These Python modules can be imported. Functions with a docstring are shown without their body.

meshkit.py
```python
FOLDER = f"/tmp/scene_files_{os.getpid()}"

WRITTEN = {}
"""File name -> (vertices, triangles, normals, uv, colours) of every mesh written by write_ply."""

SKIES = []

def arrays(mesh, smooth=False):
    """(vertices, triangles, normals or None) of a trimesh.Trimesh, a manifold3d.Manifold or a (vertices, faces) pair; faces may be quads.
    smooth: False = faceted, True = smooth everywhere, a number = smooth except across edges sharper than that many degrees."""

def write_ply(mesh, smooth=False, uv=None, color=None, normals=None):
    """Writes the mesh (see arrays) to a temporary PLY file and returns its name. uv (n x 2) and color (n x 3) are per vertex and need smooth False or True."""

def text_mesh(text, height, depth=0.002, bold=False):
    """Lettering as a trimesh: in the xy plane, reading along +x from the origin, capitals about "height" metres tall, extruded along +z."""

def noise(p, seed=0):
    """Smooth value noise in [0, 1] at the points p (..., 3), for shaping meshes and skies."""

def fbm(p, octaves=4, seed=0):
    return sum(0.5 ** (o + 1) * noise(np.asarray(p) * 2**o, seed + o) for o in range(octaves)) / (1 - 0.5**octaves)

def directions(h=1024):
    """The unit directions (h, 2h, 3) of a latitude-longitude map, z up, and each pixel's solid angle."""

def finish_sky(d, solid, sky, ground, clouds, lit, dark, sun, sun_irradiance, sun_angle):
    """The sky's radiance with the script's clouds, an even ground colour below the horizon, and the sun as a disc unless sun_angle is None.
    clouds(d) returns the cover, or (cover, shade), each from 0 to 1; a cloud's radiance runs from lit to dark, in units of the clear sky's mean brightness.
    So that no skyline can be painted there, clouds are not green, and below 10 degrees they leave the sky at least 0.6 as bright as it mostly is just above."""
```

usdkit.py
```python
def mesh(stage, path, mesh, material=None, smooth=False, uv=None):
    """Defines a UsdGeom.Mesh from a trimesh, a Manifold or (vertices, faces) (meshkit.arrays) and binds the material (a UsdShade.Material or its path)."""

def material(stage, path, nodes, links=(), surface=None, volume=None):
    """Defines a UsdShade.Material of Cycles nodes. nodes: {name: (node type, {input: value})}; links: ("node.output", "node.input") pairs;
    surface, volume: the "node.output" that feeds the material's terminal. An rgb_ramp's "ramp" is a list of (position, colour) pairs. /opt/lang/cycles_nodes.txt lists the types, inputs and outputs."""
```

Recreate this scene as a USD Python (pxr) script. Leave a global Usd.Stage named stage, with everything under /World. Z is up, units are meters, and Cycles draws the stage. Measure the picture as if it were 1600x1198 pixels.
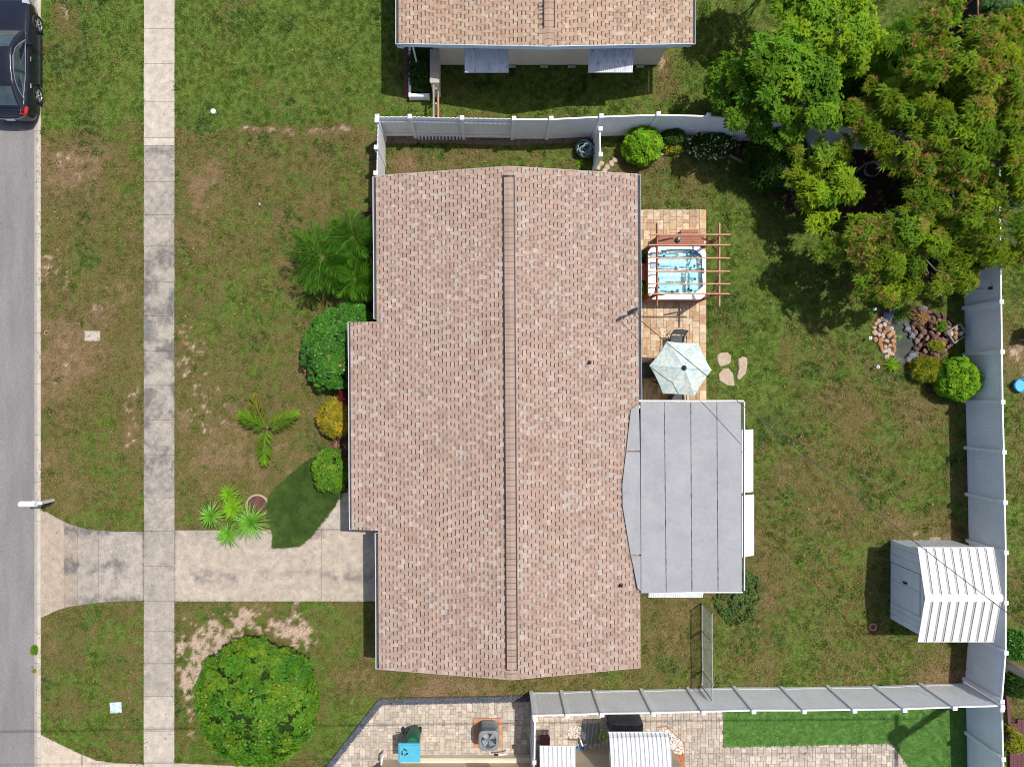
import math
import numpy as np
import trimesh
import shapely
from shapely.geometry import Polygon, LineString, Point, box as sbox
import usdkit
import meshkit
from pxr import Usd, UsdGeom, UsdLux, UsdShade, Sdf, Gf, Vt

stage = Usd.Stage.CreateInMemory()
UsdGeom.SetStageUpAxis(stage, 'Z')
UsdGeom.SetStageMetersPerUnit(stage, 1.0)
WORLD = UsdGeom.Xform.Define(stage, '/World').GetPrim()
stage.SetDefaultPrim(WORLD)
UsdGeom.Scope.Define(stage, '/World/Looks')
rng = np.random.default_rng(7)

# ------------------------------------------------------------------ camera, sky, sun
HC = 25.8            # flying height of the camera, metres
GS = 0.0245          # metres per photograph pixel on the ground
F = HC / GS          # focal length in photograph pixels
cam = UsdGeom.Camera.Define(stage, '/World/camera')
cam.AddTranslateOp().Set((0, 0, HC))
cam.CreateHorizontalApertureAttr(36.0)
cam.CreateVerticalApertureAttr(36.0 * 766 / 1024)
cam.CreateFocalLengthAttr(36.0 * F / 1600)
cam.CreateHorizontalApertureOffsetAttr(36.0 * 40 / 1600)
cam.CreateVerticalApertureOffsetAttr(36.0 * 9 / 1600)
cam.CreateClippingRangeAttr((0.1, 5000))
cam.CreateExposureAttr(0.2)

SUN = np.array([0.345, 0.235, 1.0]); SUN /= np.linalg.norm(SUN)
SKY_STRENGTH, SUN_POWER = 0.125, 1.02
sun = UsdLux.DistantLight.Define(stage, '/World/sun')
sun.CreateIntensityAttr(SUN_POWER); sun.CreateAngleAttr(0.5); sun.CreateNormalizeAttr(True)
sun.CreateColorAttr((1.0, 0.955, 0.88))
sun.AddTransformOp().Set(Gf.Matrix4d().SetRotate(Gf.Rotation(Gf.Vec3d(0, 0, 1), Gf.Vec3d(*map(float, SUN)))))
skym = usdkit.material(stage, '/World/Looks/sky_look', {
    's': ('sky_texture', {'sky_type': 'single_scattering', 'sun_disc': False, 'air_density': 0.8, 'aerosol_density': 2.5, 'sun_elevation': float(math.asin(SUN[2])), 'sun_rotation': float(math.atan2(SUN[0], SUN[1]))}),
    'b': ('background_shader', {'strength': SKY_STRENGTH})}, [('s.color', 'b.color')], surface='b.background')
dome = UsdLux.DomeLight.Define(stage, '/World/sky')
UsdShade.MaterialBindingAPI.Apply(dome.GetPrim()).Bind(skym)
dome.GetPrim().SetCustomDataByKey('kind', 'structure')

# ------------------------------------------------------------------ helpers
def W(px, py, h=0.0):
    """The point at height h that the photograph shows at pixel (px, py)."""
    k = (HC - h) / F
    return np.array([(px - 760) * k, (608 - py) * k, h])

def G(pts):
    return [tuple(W(x, y)[:2]) for x, y in pts]

def unit(v):
    v = np.asarray(v, float); return v / max(np.linalg.norm(v), 1e-9)

_used = {}
def path_for(name, parent):
    base = (str(parent.GetPath()) if parent is not None else '/World') + '/'
    n = _used.get(base + name, 0); _used[base + name] = n + 1
    return base + (name if n == 0 else '%s_%03d' % (name, n))

def tag(o, label=None, cat=None, group=None, kind=None):
    p = o.GetPrim() if hasattr(o, 'GetPrim') else o
    for k, v in (('label', label), ('category', cat), ('group', group), ('kind', kind)):
        if v: p.SetCustomDataByKey(k, v)
    return p

def thing(name, label, cat, loc=(0, 0, 0), rz=0, group=None, kind=None):
    x = UsdGeom.Xform.Define(stage, path_for(name, None))
    x.AddTranslateOp().Set(Gf.Vec3d(*map(float, loc)))
    if rz: x.AddRotateZOp().Set(float(rz))
    return tag(x, label, cat, group, kind)

def setting(name):
    return tag(UsdGeom.Xform.Define(stage, path_for(name, None)), kind='structure')

CT = Sdf.ValueTypeNames.Color3fArray
def obj(name, mesh, m, parent=None, smooth=False, label=None, kind=None):
    tint = None
    if isinstance(mesh, MB):
        tint = mesh.tints(); mesh = mesh.arr()
    elif isinstance(mesh, tuple) and len(mesh) == 3:
        tint = mesh[2]; mesh = mesh[:2]
    if tint is not None and smooth not in (False, True): smooth = False
    o = usdkit.mesh(stage, path_for(name, parent), mesh, m, smooth)
    if tint is not None:
        UsdGeom.PrimvarsAPI(o).CreatePrimvar('tint', CT, 'vertex').Set(Vt.Vec3fArray.FromNumpy(np.asarray(tint, np.float32)))
    return tag(o, label, kind=kind)

def copy_of(proto, label, loc, rz=0, group=None):
    x = UsdGeom.Xform.Define(stage, path_for(proto.GetName(), None))
    x.AddTranslateOp().Set(Gf.Vec3d(*map(float, loc))); x.AddRotateZOp().Set(float(rz))
    p = x.GetPrim()
    p.GetReferences().AddInternalReference(proto.GetPath()); p.SetInstanceable(True)
    return tag(p, label, proto.GetCustomDataByKey('category'), group or proto.GetCustomDataByKey('group'))

BOXF = np.array([[0, 2, 1], [0, 3, 2], [4, 5, 6], [4, 6, 7], [0, 1, 5], [0, 5, 4], [1, 2, 6], [1, 6, 5], [2, 3, 7], [2, 7, 6], [3, 0, 4], [3, 4, 7]])
def _cb():
    v = []
    for x in (-1, 1):
        for y in (-1, 1):
            for z in (-1, 1):
                v += [((x, .7), (y, 1), (z, 1)), ((x, 1), (y, .7), (z, 1)), ((x, 1), (y, 1), (z, .7))]
    p = np.array([[a * b for a, b in q] for q in v], float)
    s = np.array([[(a, b < 1) for a, b in q] for q in v], float)
    h = trimesh.convex.convex_hull(p)
    idx = np.array([np.argmin(((p - q) ** 2).sum(1)) for q in h.vertices])
    return s[..., 0], s[..., 1], idx[h.faces]
CBS, CBC, CBF = _cb()

def rotz(a):
    c, s = math.cos(a), math.sin(a); return np.array([[c, -s, 0], [s, c, 0], [0, 0, 1.0]])
def rotx(a):
    c, s = math.cos(a), math.sin(a); return np.array([[1, 0, 0], [0, c, -s], [0, s, c]])
def roty(a):
    c, s = math.cos(a), math.sin(a); return np.array([[c, 0, s], [0, 1, 0], [-s, 0, c]])

class MB:
    def __init__(s): s.v = []; s.f = []; s.t = []; s.n = 0
    def add(s, v, f, tint=None):
        v = np.asarray(v, float); f = np.asarray(f, int)
        if f.shape[1] == 4: f = np.vstack([f[:, [0, 1, 2]], f[:, [0, 2, 3]]])
        s.v.append(v); s.f.append(f + s.n); s.n += len(v)
        s.t.append(None if tint is None else np.broadcast_to(np.asarray(tint, float), (len(v), 3)))
        return s
    def tm(s, m, R=None, t=(0, 0, 0), tint=None):
        v = np.asarray(m.vertices)
        if R is not None: v = v @ np.asarray(R).T
        return s.add(v + np.asarray(t, float), m.faces, tint)
    def box(s, c, size, R=None, ch=0.0, tint=None):
        h = np.asarray(size, float) / 2
        if ch > 0:
            v = CBS * (h - CBC * min(ch, h.min() * .9)); f = CBF
        else:
            v = np.array([[-1, -1, -1], [1, -1, -1], [1, 1, -1], [-1, 1, -1], [-1, -1, 1], [1, -1, 1], [1, 1, 1], [-1, 1, 1]]) * h; f = BOXF
        if R is not None: v = v @ np.asarray(R).T
        return s.add(v + np.asarray(c, float), f, tint)
    def bar(s, a, b, w, t, ch=0.0, up=(0, 0, 1), tint=None):
        a, b = np.asarray(a, float), np.asarray(b, float); d = unit(b - a)
        if abs(d @ unit(up)) > .98: up = (1, 0, 0)
        y = unit(np.cross(up, d)); z = np.cross(d, y)
        return s.box((a + b) / 2, (np.linalg.norm(b - a), w, t), np.stack([d, y, z], 1), ch, tint)
    def tube(s, pts, r, n=8, cap=True, tint=None):
        p = np.asarray(pts, float); r = np.broadcast_to(np.asarray(r, float), (len(p),))
        d = np.gradient(p, axis=0); u = None; V = []
        a = np.arange(n) / n * 2 * np.pi
        for i in range(len(p)):
            t = unit(d[i])
            if u is None: u = unit(np.cross(t, (0.3, 0.5, 1) if abs(t[2]) < .9 else (1, 0, 0)))
            u = unit(u - t * (u @ t)); w = np.cross(t, u)
            V.append(p[i] + r[i] * (np.cos(a)[:, None] * u + np.sin(a)[:, None] * w))
        V = np.vstack(V); k = len(p); f = []
        i = np.arange(n); j = (i + 1) % n
        for q in range(k - 1):
            f.append(np.stack([q * n + i, q * n + j, (q + 1) * n + j, (q + 1) * n + i], 1))
        f = np.vstack(f); f = np.vstack([f[:, [0, 1, 2]], f[:, [0, 2, 3]]])
        if cap:
            for base, sg in ((0, -1), ((k - 1) * n, 1)):
                c = np.array([[base, base + q, base + q + 1][::sg] for q in range(1, n - 1)]); f = np.vstack([f, c])
        return s.add(V, f, tint)
    def lathe(s, prof, n=24, c=(0, 0, 0), sq=0.0, tint=None):
        prof = np.asarray(prof, float); a = np.arange(n) / n * 2 * np.pi
        e = 1.0 if not sq else (np.abs(np.cos(a)) ** sq + np.abs(np.sin(a)) ** sq) ** (-1 / sq)
        V = np.vstack([np.stack([r * e * np.cos(a), r * e * np.sin(a), np.full(n, z)], 1) for r, z in prof]) + np.asarray(c, float)
        i = np.arange(n); j = (i + 1) % n
        f = np.vstack([np.stack([q * n + i, q * n + j, (q + 1) * n + j, (q + 1) * n + i], 1) for q in range(len(prof) - 1)])
        return s.add(V, f, tint)
    def prism(s, poly, z0, z1, tint=None):
        if not isinstance(poly, (Polygon,)) and not hasattr(poly, 'geoms'): poly = Polygon(poly)
        for g in getattr(poly, 'geoms', [poly]):
            if g.area < 1e-6: continue
            m = trimesh.creation.extrude_polygon(g, z1 - z0, engine='earcut')
            s.add(np.asarray(m.vertices) + [0, 0, z0], m.faces, tint)
        return s
    def grid(s, P, tint=None):
        a, b = P.shape[:2]; i, j = np.meshgrid(np.arange(a - 1), np.arange(b - 1), indexing='ij')
        k = (i * b + j).ravel()
        return s.add(P.reshape(-1, 3), np.stack([k, k + b, k + b + 1, k + 1], 1), None if tint is None else tint.reshape(-1, 3) if np.ndim(tint) == 3 else tint)
    def arr(s): return np.vstack(s.v), np.vstack(s.f)
    def tints(s): return None if any(t is None for t in s.t) else np.vstack(s.t)

def mb(): return MB()

def lin(r, g, b, k=1.0):
    c = np.array([r, g, b]) / 255.0
    return tuple(np.where(c <= .04045, c / 12.92, ((c + .055) / 1.055) ** 2.4) * k)

def mat(name, c1=None, c2=None, scale=4.0, rough=.6, bump=0.0, bscale=80.0, spec=.3, metal=0.0, tint=False, island=None, transl=0.0,
        coat=0.0, speck=None, detail=3.0, lo=.35, hi=.65, grain=None, stretch=None, bdist=.01):
    n = {'g': ('geometry', {}), 'n': ('noise_texture', {'scale': scale, 'detail': detail, 'roughness': .6}),
         'p': ('principled_bsdf', {'roughness': rough, 'specular_ior_level': spec, 'metallic': metal, 'coat_weight': coat})}
    L = []; src = 'g.position'
    if stretch:
        n['mp'] = ('mapping', {'scale': stretch}); L.append(('g.position', 'mp.vector')); src = 'mp.vector'
    L.append((src, 'n.vector'))
    if tint or island:
        if tint:
            n['a'] = ('attribute', {'attribute': 'tint'}); base = 'a.color'
        if island:
            k = len(island); n['ir'] = ('rgb_ramp', {'ramp': [(i / max(k - 1, 1), c) for i, c in enumerate(island)]})
            L.append(('g.random_per_island', 'ir.fac')); base = 'ir.color'
            if tint:
                n['it'] = ('mix_color', {'blend_type': 'multiply', 'fac': 1.0, 'use_clamp': False}); L += [('a.color', 'it.a'), ('ir.color', 'it.b')]; base = 'it.result'
        n['r'] = ('rgb_ramp', {'ramp': [(lo, c1 or (.82, .82, .82)), (hi, c2 or (1.15, 1.15, 1.15))]})
        n['x'] = ('mix_color', {'blend_type': 'multiply', 'fac': 1.0, 'use_clamp': False})
        L += [('n.fac', 'r.fac'), (base, 'x.a'), ('r.color', 'x.b')]; out = 'x.result'
    else:
        n['r'] = ('rgb_ramp', {'ramp': [(lo, c1), (hi, c2 or c1)]})
        L.append(('n.fac', 'r.fac')); out = 'r.color'
    if grain:      # fine grain: (scale, amount)
        n['gn'] = ('noise_texture', {'scale': grain[0], 'detail': 2.0, 'roughness': .7}); L.append((src, 'gn.vector'))
        n['gr'] = ('rgb_ramp', {'ramp': [(.3, (1 - grain[1],) * 3), (.7, (1 + grain[1],) * 3)]}); L.append(('gn.fac', 'gr.fac'))
        n['gx'] = ('mix_color', {'blend_type': 'multiply', 'fac': 1.0, 'use_clamp': False}); L += [(out, 'gx.a'), ('gr.color', 'gx.b')]; out = 'gx.result'
    if speck:      # sparse specks / stains: (scale, threshold, colour)
        n['sn'] = ('noise_texture', {'scale': speck[0], 'detail': 4.0, 'roughness': .7}); L.append((src, 'sn.vector'))
        n['sr'] = ('rgb_ramp', {'ramp': [(speck[1], (0, 0, 0)), (min(speck[1] + .12, 1), (1, 1, 1))]}); L.append(('sn.fac', 'sr.fac'))
        n['sx'] = ('mix_color', {'blend_type': 'mix', 'b': speck[2]}); L += [('sr.color', 'sx.fac'), (out, 'sx.a')]; out = 'sx.result'
    L.append((out, 'p.base_color'))
    if bump:
        n['bn'] = ('noise_texture', {'scale': bscale, 'detail': 3.0, 'roughness': .65}); n['b'] = ('bump', {'strength': bump, 'distance': bdist})
        L += [(src, 'bn.vector'), ('bn.fac', 'b.height'), ('b.normal', 'p.normal')]
    surf = 'p.BSDF'
    if transl:
        n['t'] = ('translucent_bsdf', {}); n['m'] = ('mix_closure', {'fac': transl})
        n['tc'] = ('mix_color', {'blend_type': 'multiply', 'fac': 1.0, 'b': (1.1, 1.15, .55), 'use_clamp': False})
        L += [(out, 'tc.a'), ('tc.result', 't.color'), ('p.BSDF', 'm.closure1'), ('t.BSDF', 'm.closure2')]; surf = 'm.closure'
    return usdkit.material(stage, '/World/Looks/' + name, n, L, surface=surf)

# ------------------------------------------------------------------ materials
M = {}
M['grass_ground'] = mat('grass_ground', tint=True, c1=(.66, .68, .68), c2=(1.3, 1.28, 1.25), scale=15, detail=6, grain=(42, .3), rough=.95, spec=.05, bump=.7, bscale=38, bdist=.03)
M['asphalt'] = mat('asphalt', (.175, .168, .166), (.215, .205, .203), scale=1.2, rough=.9, spec=.15, bump=.5, bscale=160, grain=(60, .28), stretch=(1.5, .3, 1), speck=(2.6, .66, (.135, .13, .128)))
M['concrete'] = mat('concrete', tint=True, scale=3.5, rough=.9, spec=.12, bump=.3, bscale=120, c1=(.84, .84, .85), c2=(1.1, 1.09, 1.07), detail=5, grain=(32, .24), speck=(40, .62, (.16, .14, .12)))
M['joint'] = mat('joint', (.10, .085, .07), (.06, .055, .045), rough=.95)
M['sand'] = mat('sand', (.36, .29, .215), (.42, .345, .26), scale=12, rough=.95)
M['kerb'] = mat('kerb', (.40, .355, .305), (.48, .43, .375), scale=3, rough=.9, spec=.1, grain=(40, .15), speck=(14, .66, (.26, .22, .19)))
M['shingle'] = mat('shingle', tint=True, scale=2.2, c1=(.9, .9, .9), c2=(1.08, 1.08, 1.08), rough=.92, spec=.1, bump=.35, bscale=220, grain=(150, .22))
M['roof_deck'] = mat('roof_deck', (.3, .19, .15), (.36, .24, .2), rough=.95, spec=.1)
M['black_metal'] = mat('black_metal', (.02, .02, .022), (.03, .03, .032), rough=.55)
M['white'] = mat('white', (.72, .72, .72), (.78, .78, .78), scale=2, rough=.45, spec=.4, grain=(25, .04))
M['vinyl'] = mat('vinyl', (.70, .715, .73), (.76, .775, .79), scale=1.2, rough=.42, spec=.4, grain=(9, .05), speck=(1.1, .70, (.56, .56, .52)))
M['white_metal'] = mat('white_metal', (.62, .61, .585), (.72, .71, .69), scale=2.5, rough=.5, spec=.4, speck=(5, .68, (.56, .53, .48)))
M['shed_wall'] = mat('shed_wall', (.6, .63, .65), (.68, .7, .72), scale=2, rough=.5, grain=(14, .05))
M['grey_rib'] = mat('grey_rib', (.10, .10, .10), (.15, .15, .15), rough=.6)
M['awning_rib'] = mat('awning_rib', (.26, .28, .31), (.34, .36, .39), rough=.6)
M['porch_roof'] = mat('porch_roof', (.262, .268, .28), (.30, .305, .317), scale=1.1, rough=.75, spec=.12, grain=(7, .05), speck=(1.6, .62, (.235, .24, .255)))
M['awning'] = mat('awning', (.72, .73, .74), (.78, .79, .8), rough=.5)
M['awning_grey'] = mat('awning_grey', (.55, .58, .62), (.68, .70, .73), scale=2.0, rough=.6, speck=(5, .55, (.28, .28, .31)), stretch=(2.4, .6, 1))
M['stucco'] = mat('stucco', (.58, .52, .41), (.64, .575, .46), scale=1.5, rough=.9, spec=.1, bump=.25, bscale=60, grain=(30, .05))
M['stucco_tan'] = mat('stucco_tan', (.45, .385, .275), (.5, .43, .31), scale=1.3, rough=.9, spec=.1, bump=.25, bscale=60, grain=(30, .05))
M['window_glass'] = mat('window_glass', (.05, .06, .07), (.07, .08, .09), rough=.08, spec=.6)
M['gutter'] = mat('gutter', (.58, .6, .63), (.66, .68, .7), rough=.4, spec=.4)
M['rake'] = mat('rake', (.34, .31, .285), (.4, .365, .335), rough=.6)
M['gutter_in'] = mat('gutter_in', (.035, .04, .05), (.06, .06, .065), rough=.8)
M['fascia_blue'] = mat('fascia_blue', (.42, .5, .55), (.5, .57, .62), rough=.55)
M['paver'] = mat('paver', tint=True, scale=9, c1=(.8, .8, .8), c2=(1.15, 1.13, 1.1), rough=.85, spec=.15, bump=.4, bscale=90, grain=(55, .15))
M['mulch'] = mat('mulch', (.05, .03, .024), (.10, .055, .045), scale=18, rough=.95, spec=.05, bump=.9, bscale=40, bdist=.03, grain=(35, .5))
M['mulch_red'] = mat('mulch_red', (.10, .042, .042), (.15, .07, .065), scale=18, rough=.95, spec=.05, bump=.9, bscale=50, bdist=.03, grain=(40, .45))
M['dirt'] = mat('dirt', (.14, .10, .075), (.22, .165, .125), scale=6, rough=.98, spec=.04, bump=.8, bscale=30, bdist=.03, grain=(28, .4))
M['wood_red'] = mat('wood_red', (.22, .075, .04), (.31, .11, .06), scale=6, rough=.6, stretch=(1, 6, 6), grain=(40, .2))
M['wood_light'] = mat('wood_light', (.40, .19, .105), (.5, .25, .145), scale=6, rough=.65, grain=(40, .15))
M['bark'] = mat('bark', (.19, .165, .145), (.28, .25, .225), scale=9, rough=.95, bump=.8, bscale=30, bdist=.02)
M['bark_palm'] = mat('bark_palm', (.16, .12, .085), (.25, .2, .15), scale=14, rough=.95, bump=.8, bscale=40, bdist=.02)
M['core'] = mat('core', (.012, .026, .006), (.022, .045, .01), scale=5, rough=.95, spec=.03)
M['turf'] = mat('turf', (.085, .195, .04), (.12, .25, .055), scale=40, rough=.9, spec=.1, bump=.8, bscale=120, bdist=.02, grain=(70, .3))
WARM = np.array([1.2, 1.1, .8])
def leafmat(name, cols, tr=.36, rough=.5, lo=(.72, .74, .7), hi=(1.22, 1.2, 1.1), scale=1.3, spec=.14, k=1.0, tint=False, warm=True):
    if not tint: M[name + '_t'] = mat(name + '_toned', c1=lo, c2=hi, island=[tuple(np.array(c) * k * (WARM if warm else 1)) for c in cols], scale=scale, transl=tr, rough=rough, spec=spec, tint=True)
    M[name] = mat(name, c1=lo, c2=hi, island=[tuple(np.array(c) * k * (WARM if warm else 1)) for c in cols], scale=scale, transl=tr, rough=rough, spec=spec, tint=tint)
leafmat('leaf_mango', [(.05, .085, .013), (.085, .125, .02), (.125, .155, .028), (.165, .165, .035), (.175, .125, .04), (.075, .13, .018), (.19, .20, .04)], k=1.75, scale=.9)
leafmat('leaf_avocado', [(.035, .085, .012), (.06, .135, .016), (.10, .19, .02), (.15, .225, .025), (.07, .15, .02)], k=1.5, scale=1.1)
leafmat('leaf_bright', [(.08, .17, .018), (.14, .25, .025), (.2, .3, .03), (.11, .2, .02)], k=1.25)
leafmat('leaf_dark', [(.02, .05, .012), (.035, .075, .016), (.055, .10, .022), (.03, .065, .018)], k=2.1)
leafmat('leaf_ball', [(.09, .19, .014), (.15, .26, .02), (.2, .31, .025), (.12, .22, .018)], k=2.0, scale=2.5)
leafmat('leaf_bush', [(.04, .10, .010), (.075, .15, .012), (.12, .18, .016), (.155, .185, .02), (.055, .12, .012)], k=2.2, scale=1.2, spec=.3, rough=.35, lo=(.62, .85, .6), hi=(1.5, 1.18, 1.0))
leafmat('leaf_hibiscus', [(.025, .085, .014), (.04, .12, .02), (.07, .17, .03), (.03, .10, .018)], k=2.3, spec=.3, rough=.35)
leafmat('leaf_croton', [(.25, .20, .018), (.34, .27, .022), (.15, .18, .022), (.22, .13, .02), (.40, .33, .035), (.10, .15, .02)], k=1.15, warm=False, tr=.2)
leafmat('leaf_palm', [(.05, .13, .016), (.085, .18, .022), (.13, .23, .03), (.07, .15, .02)], k=2.8, scale=2.5, spec=.4, rough=.35)
leafmat('leaf_palm_dark', [(.04, .105, .018), (.065, .145, .026), (.09, .175, .03), (.05, .12, .02)], k=3.2, scale=2.5, spec=.45, rough=.35)
leafmat('leaf_blue', [(.08, .15, .09), (.11, .19, .115), (.07, .13, .07)], k=1.3, tr=.2)
leafmat('leaf_cover', [(.065, .115, .03), (.085, .14, .038), (.11, .165, .048)], tr=.2, scale=2.5, warm=False, k=1.4)
leafmat('leaf_yellow', [(.2, .23, .03), (.13, .19, .025), (.3, .24, .05), (.09, .15, .02)], k=1.3)
for q_ in ('mango', 'avocado', 'bright', 'fern', 'blue'):
    cs = {'mango': [(.10, .16, .02), (.16, .235, .03), (.22, .285, .04), (.28, .29, .055), (.29, .24, .075), (.14, .24, .028), (.32, .35, .06)],
          'avocado': [(.06, .13, .012), (.11, .21, .016), (.19, .31, .022), (.27, .36, .028), (.13, .23, .02)],
          'bright': [(.09, .16, .012), (.17, .25, .018), (.26, .32, .025), (.12, .19, .015)],
          'fern': [(.07, .16, .03), (.11, .22, .04), (.16, .27, .05)],
          'blue': [(.10, .19, .115), (.145, .25, .15), (.085, .16, .09)]}[q_]
    leafmat('crown_' + q_, cs, tint=True, k={'mango': 2.2, 'avocado': 2.0, 'bright': 2.1}.get(q_, 1.7), tr=.42, lo=(.85, .86, .84), hi=(1.12, 1.1, 1.05))
leafmat('blossom', [(.36, .21, .13), (.42, .28, .17), (.32, .18, .11), (.30, .24, .12)], tr=.15, spec=.1)
leafmat('petal_white', [(.8, .8, .72), (.85, .85, .8)], tr=.2, spec=.1)
leafmat('petal_pink', [(.75, .28, .25), (.8, .42, .35), (.8, .5, .3)], tr=.2, spec=.1)
leafmat('dead_leaf', [(.3, .2, .11), (.4, .27, .15), (.25, .14, .08)], tr=.1, spec=.1)
leafmat('leaf_maroon', [(.09, .012, .02), (.14, .02, .025), (.06, .03, .02)], tr=.15)
M['stalk'] = mat('stalk', (.13, .2, .035), (.2, .27, .05), scale=6, rough=.5)
leafmat('blade_green', [(.065, .12, .015), (.10, .165, .022), (.14, .195, .033)], tr=.2, spec=.1, rough=.7, scale=.6, warm=False)
leafmat('blade_olive', [(.10, .10, .022), (.14, .13, .032), (.175, .15, .045)], tr=.2, spec=.1, rough=.8, scale=.6, warm=False)
leafmat('blade_straw', [(.22, .15, .08), (.31, .22, .13), (.17, .115, .055)], tr=.15, spec=.08, rough=.9, scale=.6, warm=False)
leafmat('blade_deep', [(.03, .065, .012), (.045, .085, .015), (.065, .11, .02)], tr=.2, spec=.1, rough=.7, scale=.6, warm=False)
M['rock_tan'] = mat('rock_tan', tint=True, scale=7, rough=.85, bump=.5, bscale=30, grain=(30, .2))
M['water_pond'] = mat('water_pond', (.03, .038, .028), (.05, .058, .04), scale=2.5, rough=.08, spec=.35, bump=.05, bscale=6)
M['liner'] = mat('liner', (.012, .013, .016), (.02, .02, .024), rough=.45)
M['grey_stone'] = mat('grey_stone', (.16, .17, .2), (.26, .27, .3), scale=6, rough=.8, bump=.4, bscale=25)
M['plastic_dark'] = mat('plastic_dark', (.02, .024, .03), (.03, .036, .045), rough=.5)
M['tank'] = mat('tank', (.8, .82, .83), (.86, .87, .88), rough=.2, spec=.5)
M['tub_shell'] = mat('tub_shell', (.09, .36, .44), (.16, .46, .54), scale=3.2, rough=.3)
M['cushion_grey'] = mat('cushion_grey', (.3, .33, .36), (.36, .39, .42), rough=.6)
M['umbrella'] = mat('umbrella', (.70, .75, .70), (.44, .60, .66), scale=9, lo=.42, hi=.6, detail=6, rough=.85, spec=.1, transl=.25, speck=(15, .55, (.76, .73, .56)))
M['car_paint'] = mat('car_paint', (.007, .009, .017), (.009, .011, .02), rough=.25, spec=.4, coat=.5)
M['chrome'] = mat('chrome', (.75, .75, .77), (.8, .8, .82), rough=.15, metal=1.0)
M['alloy'] = mat('alloy', (.62, .62, .64), (.7, .7, .72), rough=.28, metal=.8)
M['rubber'] = mat('rubber', (.018, .018, .018), (.028, .027, .026), rough=.85)
M['car_glass'] = mat('car_glass', (.03, .045, .05), (.05, .07, .075), rough=.05, spec=.8, coat=.6)
M['tail_red'] = mat('tail_red', (.5, .012, .01), (.6, .02, .015), rough=.15, spec=.6, coat=.6)
M['green_plastic'] = mat('green_plastic', (.008, .085, .045), (.012, .105, .055), rough=.4, spec=.4)
M['blue_lid'] = mat('blue_lid', (.06, .34, .48), (.075, .38, .52), rough=.4, spec=.4)
M['blue_plastic'] = mat('blue_plastic', (.03, .22, .55), (.04, .28, .62), rough=.35)
M['navy'] = mat('navy', (.03, .07, .17), (.05, .1, .22), rough=.5)
M['ac_metal'] = mat('ac_metal', (.15, .17, .18), (.19, .21, .22), rough=.5, spec=.4)
M['cover_black'] = mat('cover_black', (.022, .023, .03), (.035, .036, .044), scale=5, rough=.55, spec=.4, bump=.6, bscale=9, bdist=.04)
M['hose'] = mat('hose', (.22, .42, .02), (.28, .5, .03), rough=.4)
M['hose_teal'] = mat('hose_teal', (.25, .4, .4), (.4, .52, .52), rough=.4)
M['wire'] = mat('wire', (.035, .035, .035), (.05, .05, .05), rough=.5)
M['wire_light'] = mat('wire_light', (.14, .13, .12), (.2, .19, .18), rough=.5, metal=.3)
M['galv'] = mat('galv', (.42, .43, .44), (.52, .53, .54), rough=.4, metal=.6)
M['pole_wood'] = mat('pole_wood', (.24, .21, .185), (.32, .29, .26), scale=5, rough=.9, stretch=(6, 6, .6))
M['rust'] = mat('rust', (.3, .13, .085), (.4, .2, .14), rough=.85)
M['concrete_lid'] = mat('concrete_lid', (.38, .335, .275), (.43, .385, .32), scale=8, rough=.9, grain=(40, .15))
M['meter_lid'] = mat('meter_lid', (.3, .45, .52), (.62, .68, .68), scale=14, rough=.8)
M['stone_pale'] = mat('stone_pale', (.36, .275, .21), (.42, .335, .262), scale=5, rough=.9, bump=.3, bscale=25, grain=(30, .12))
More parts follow.
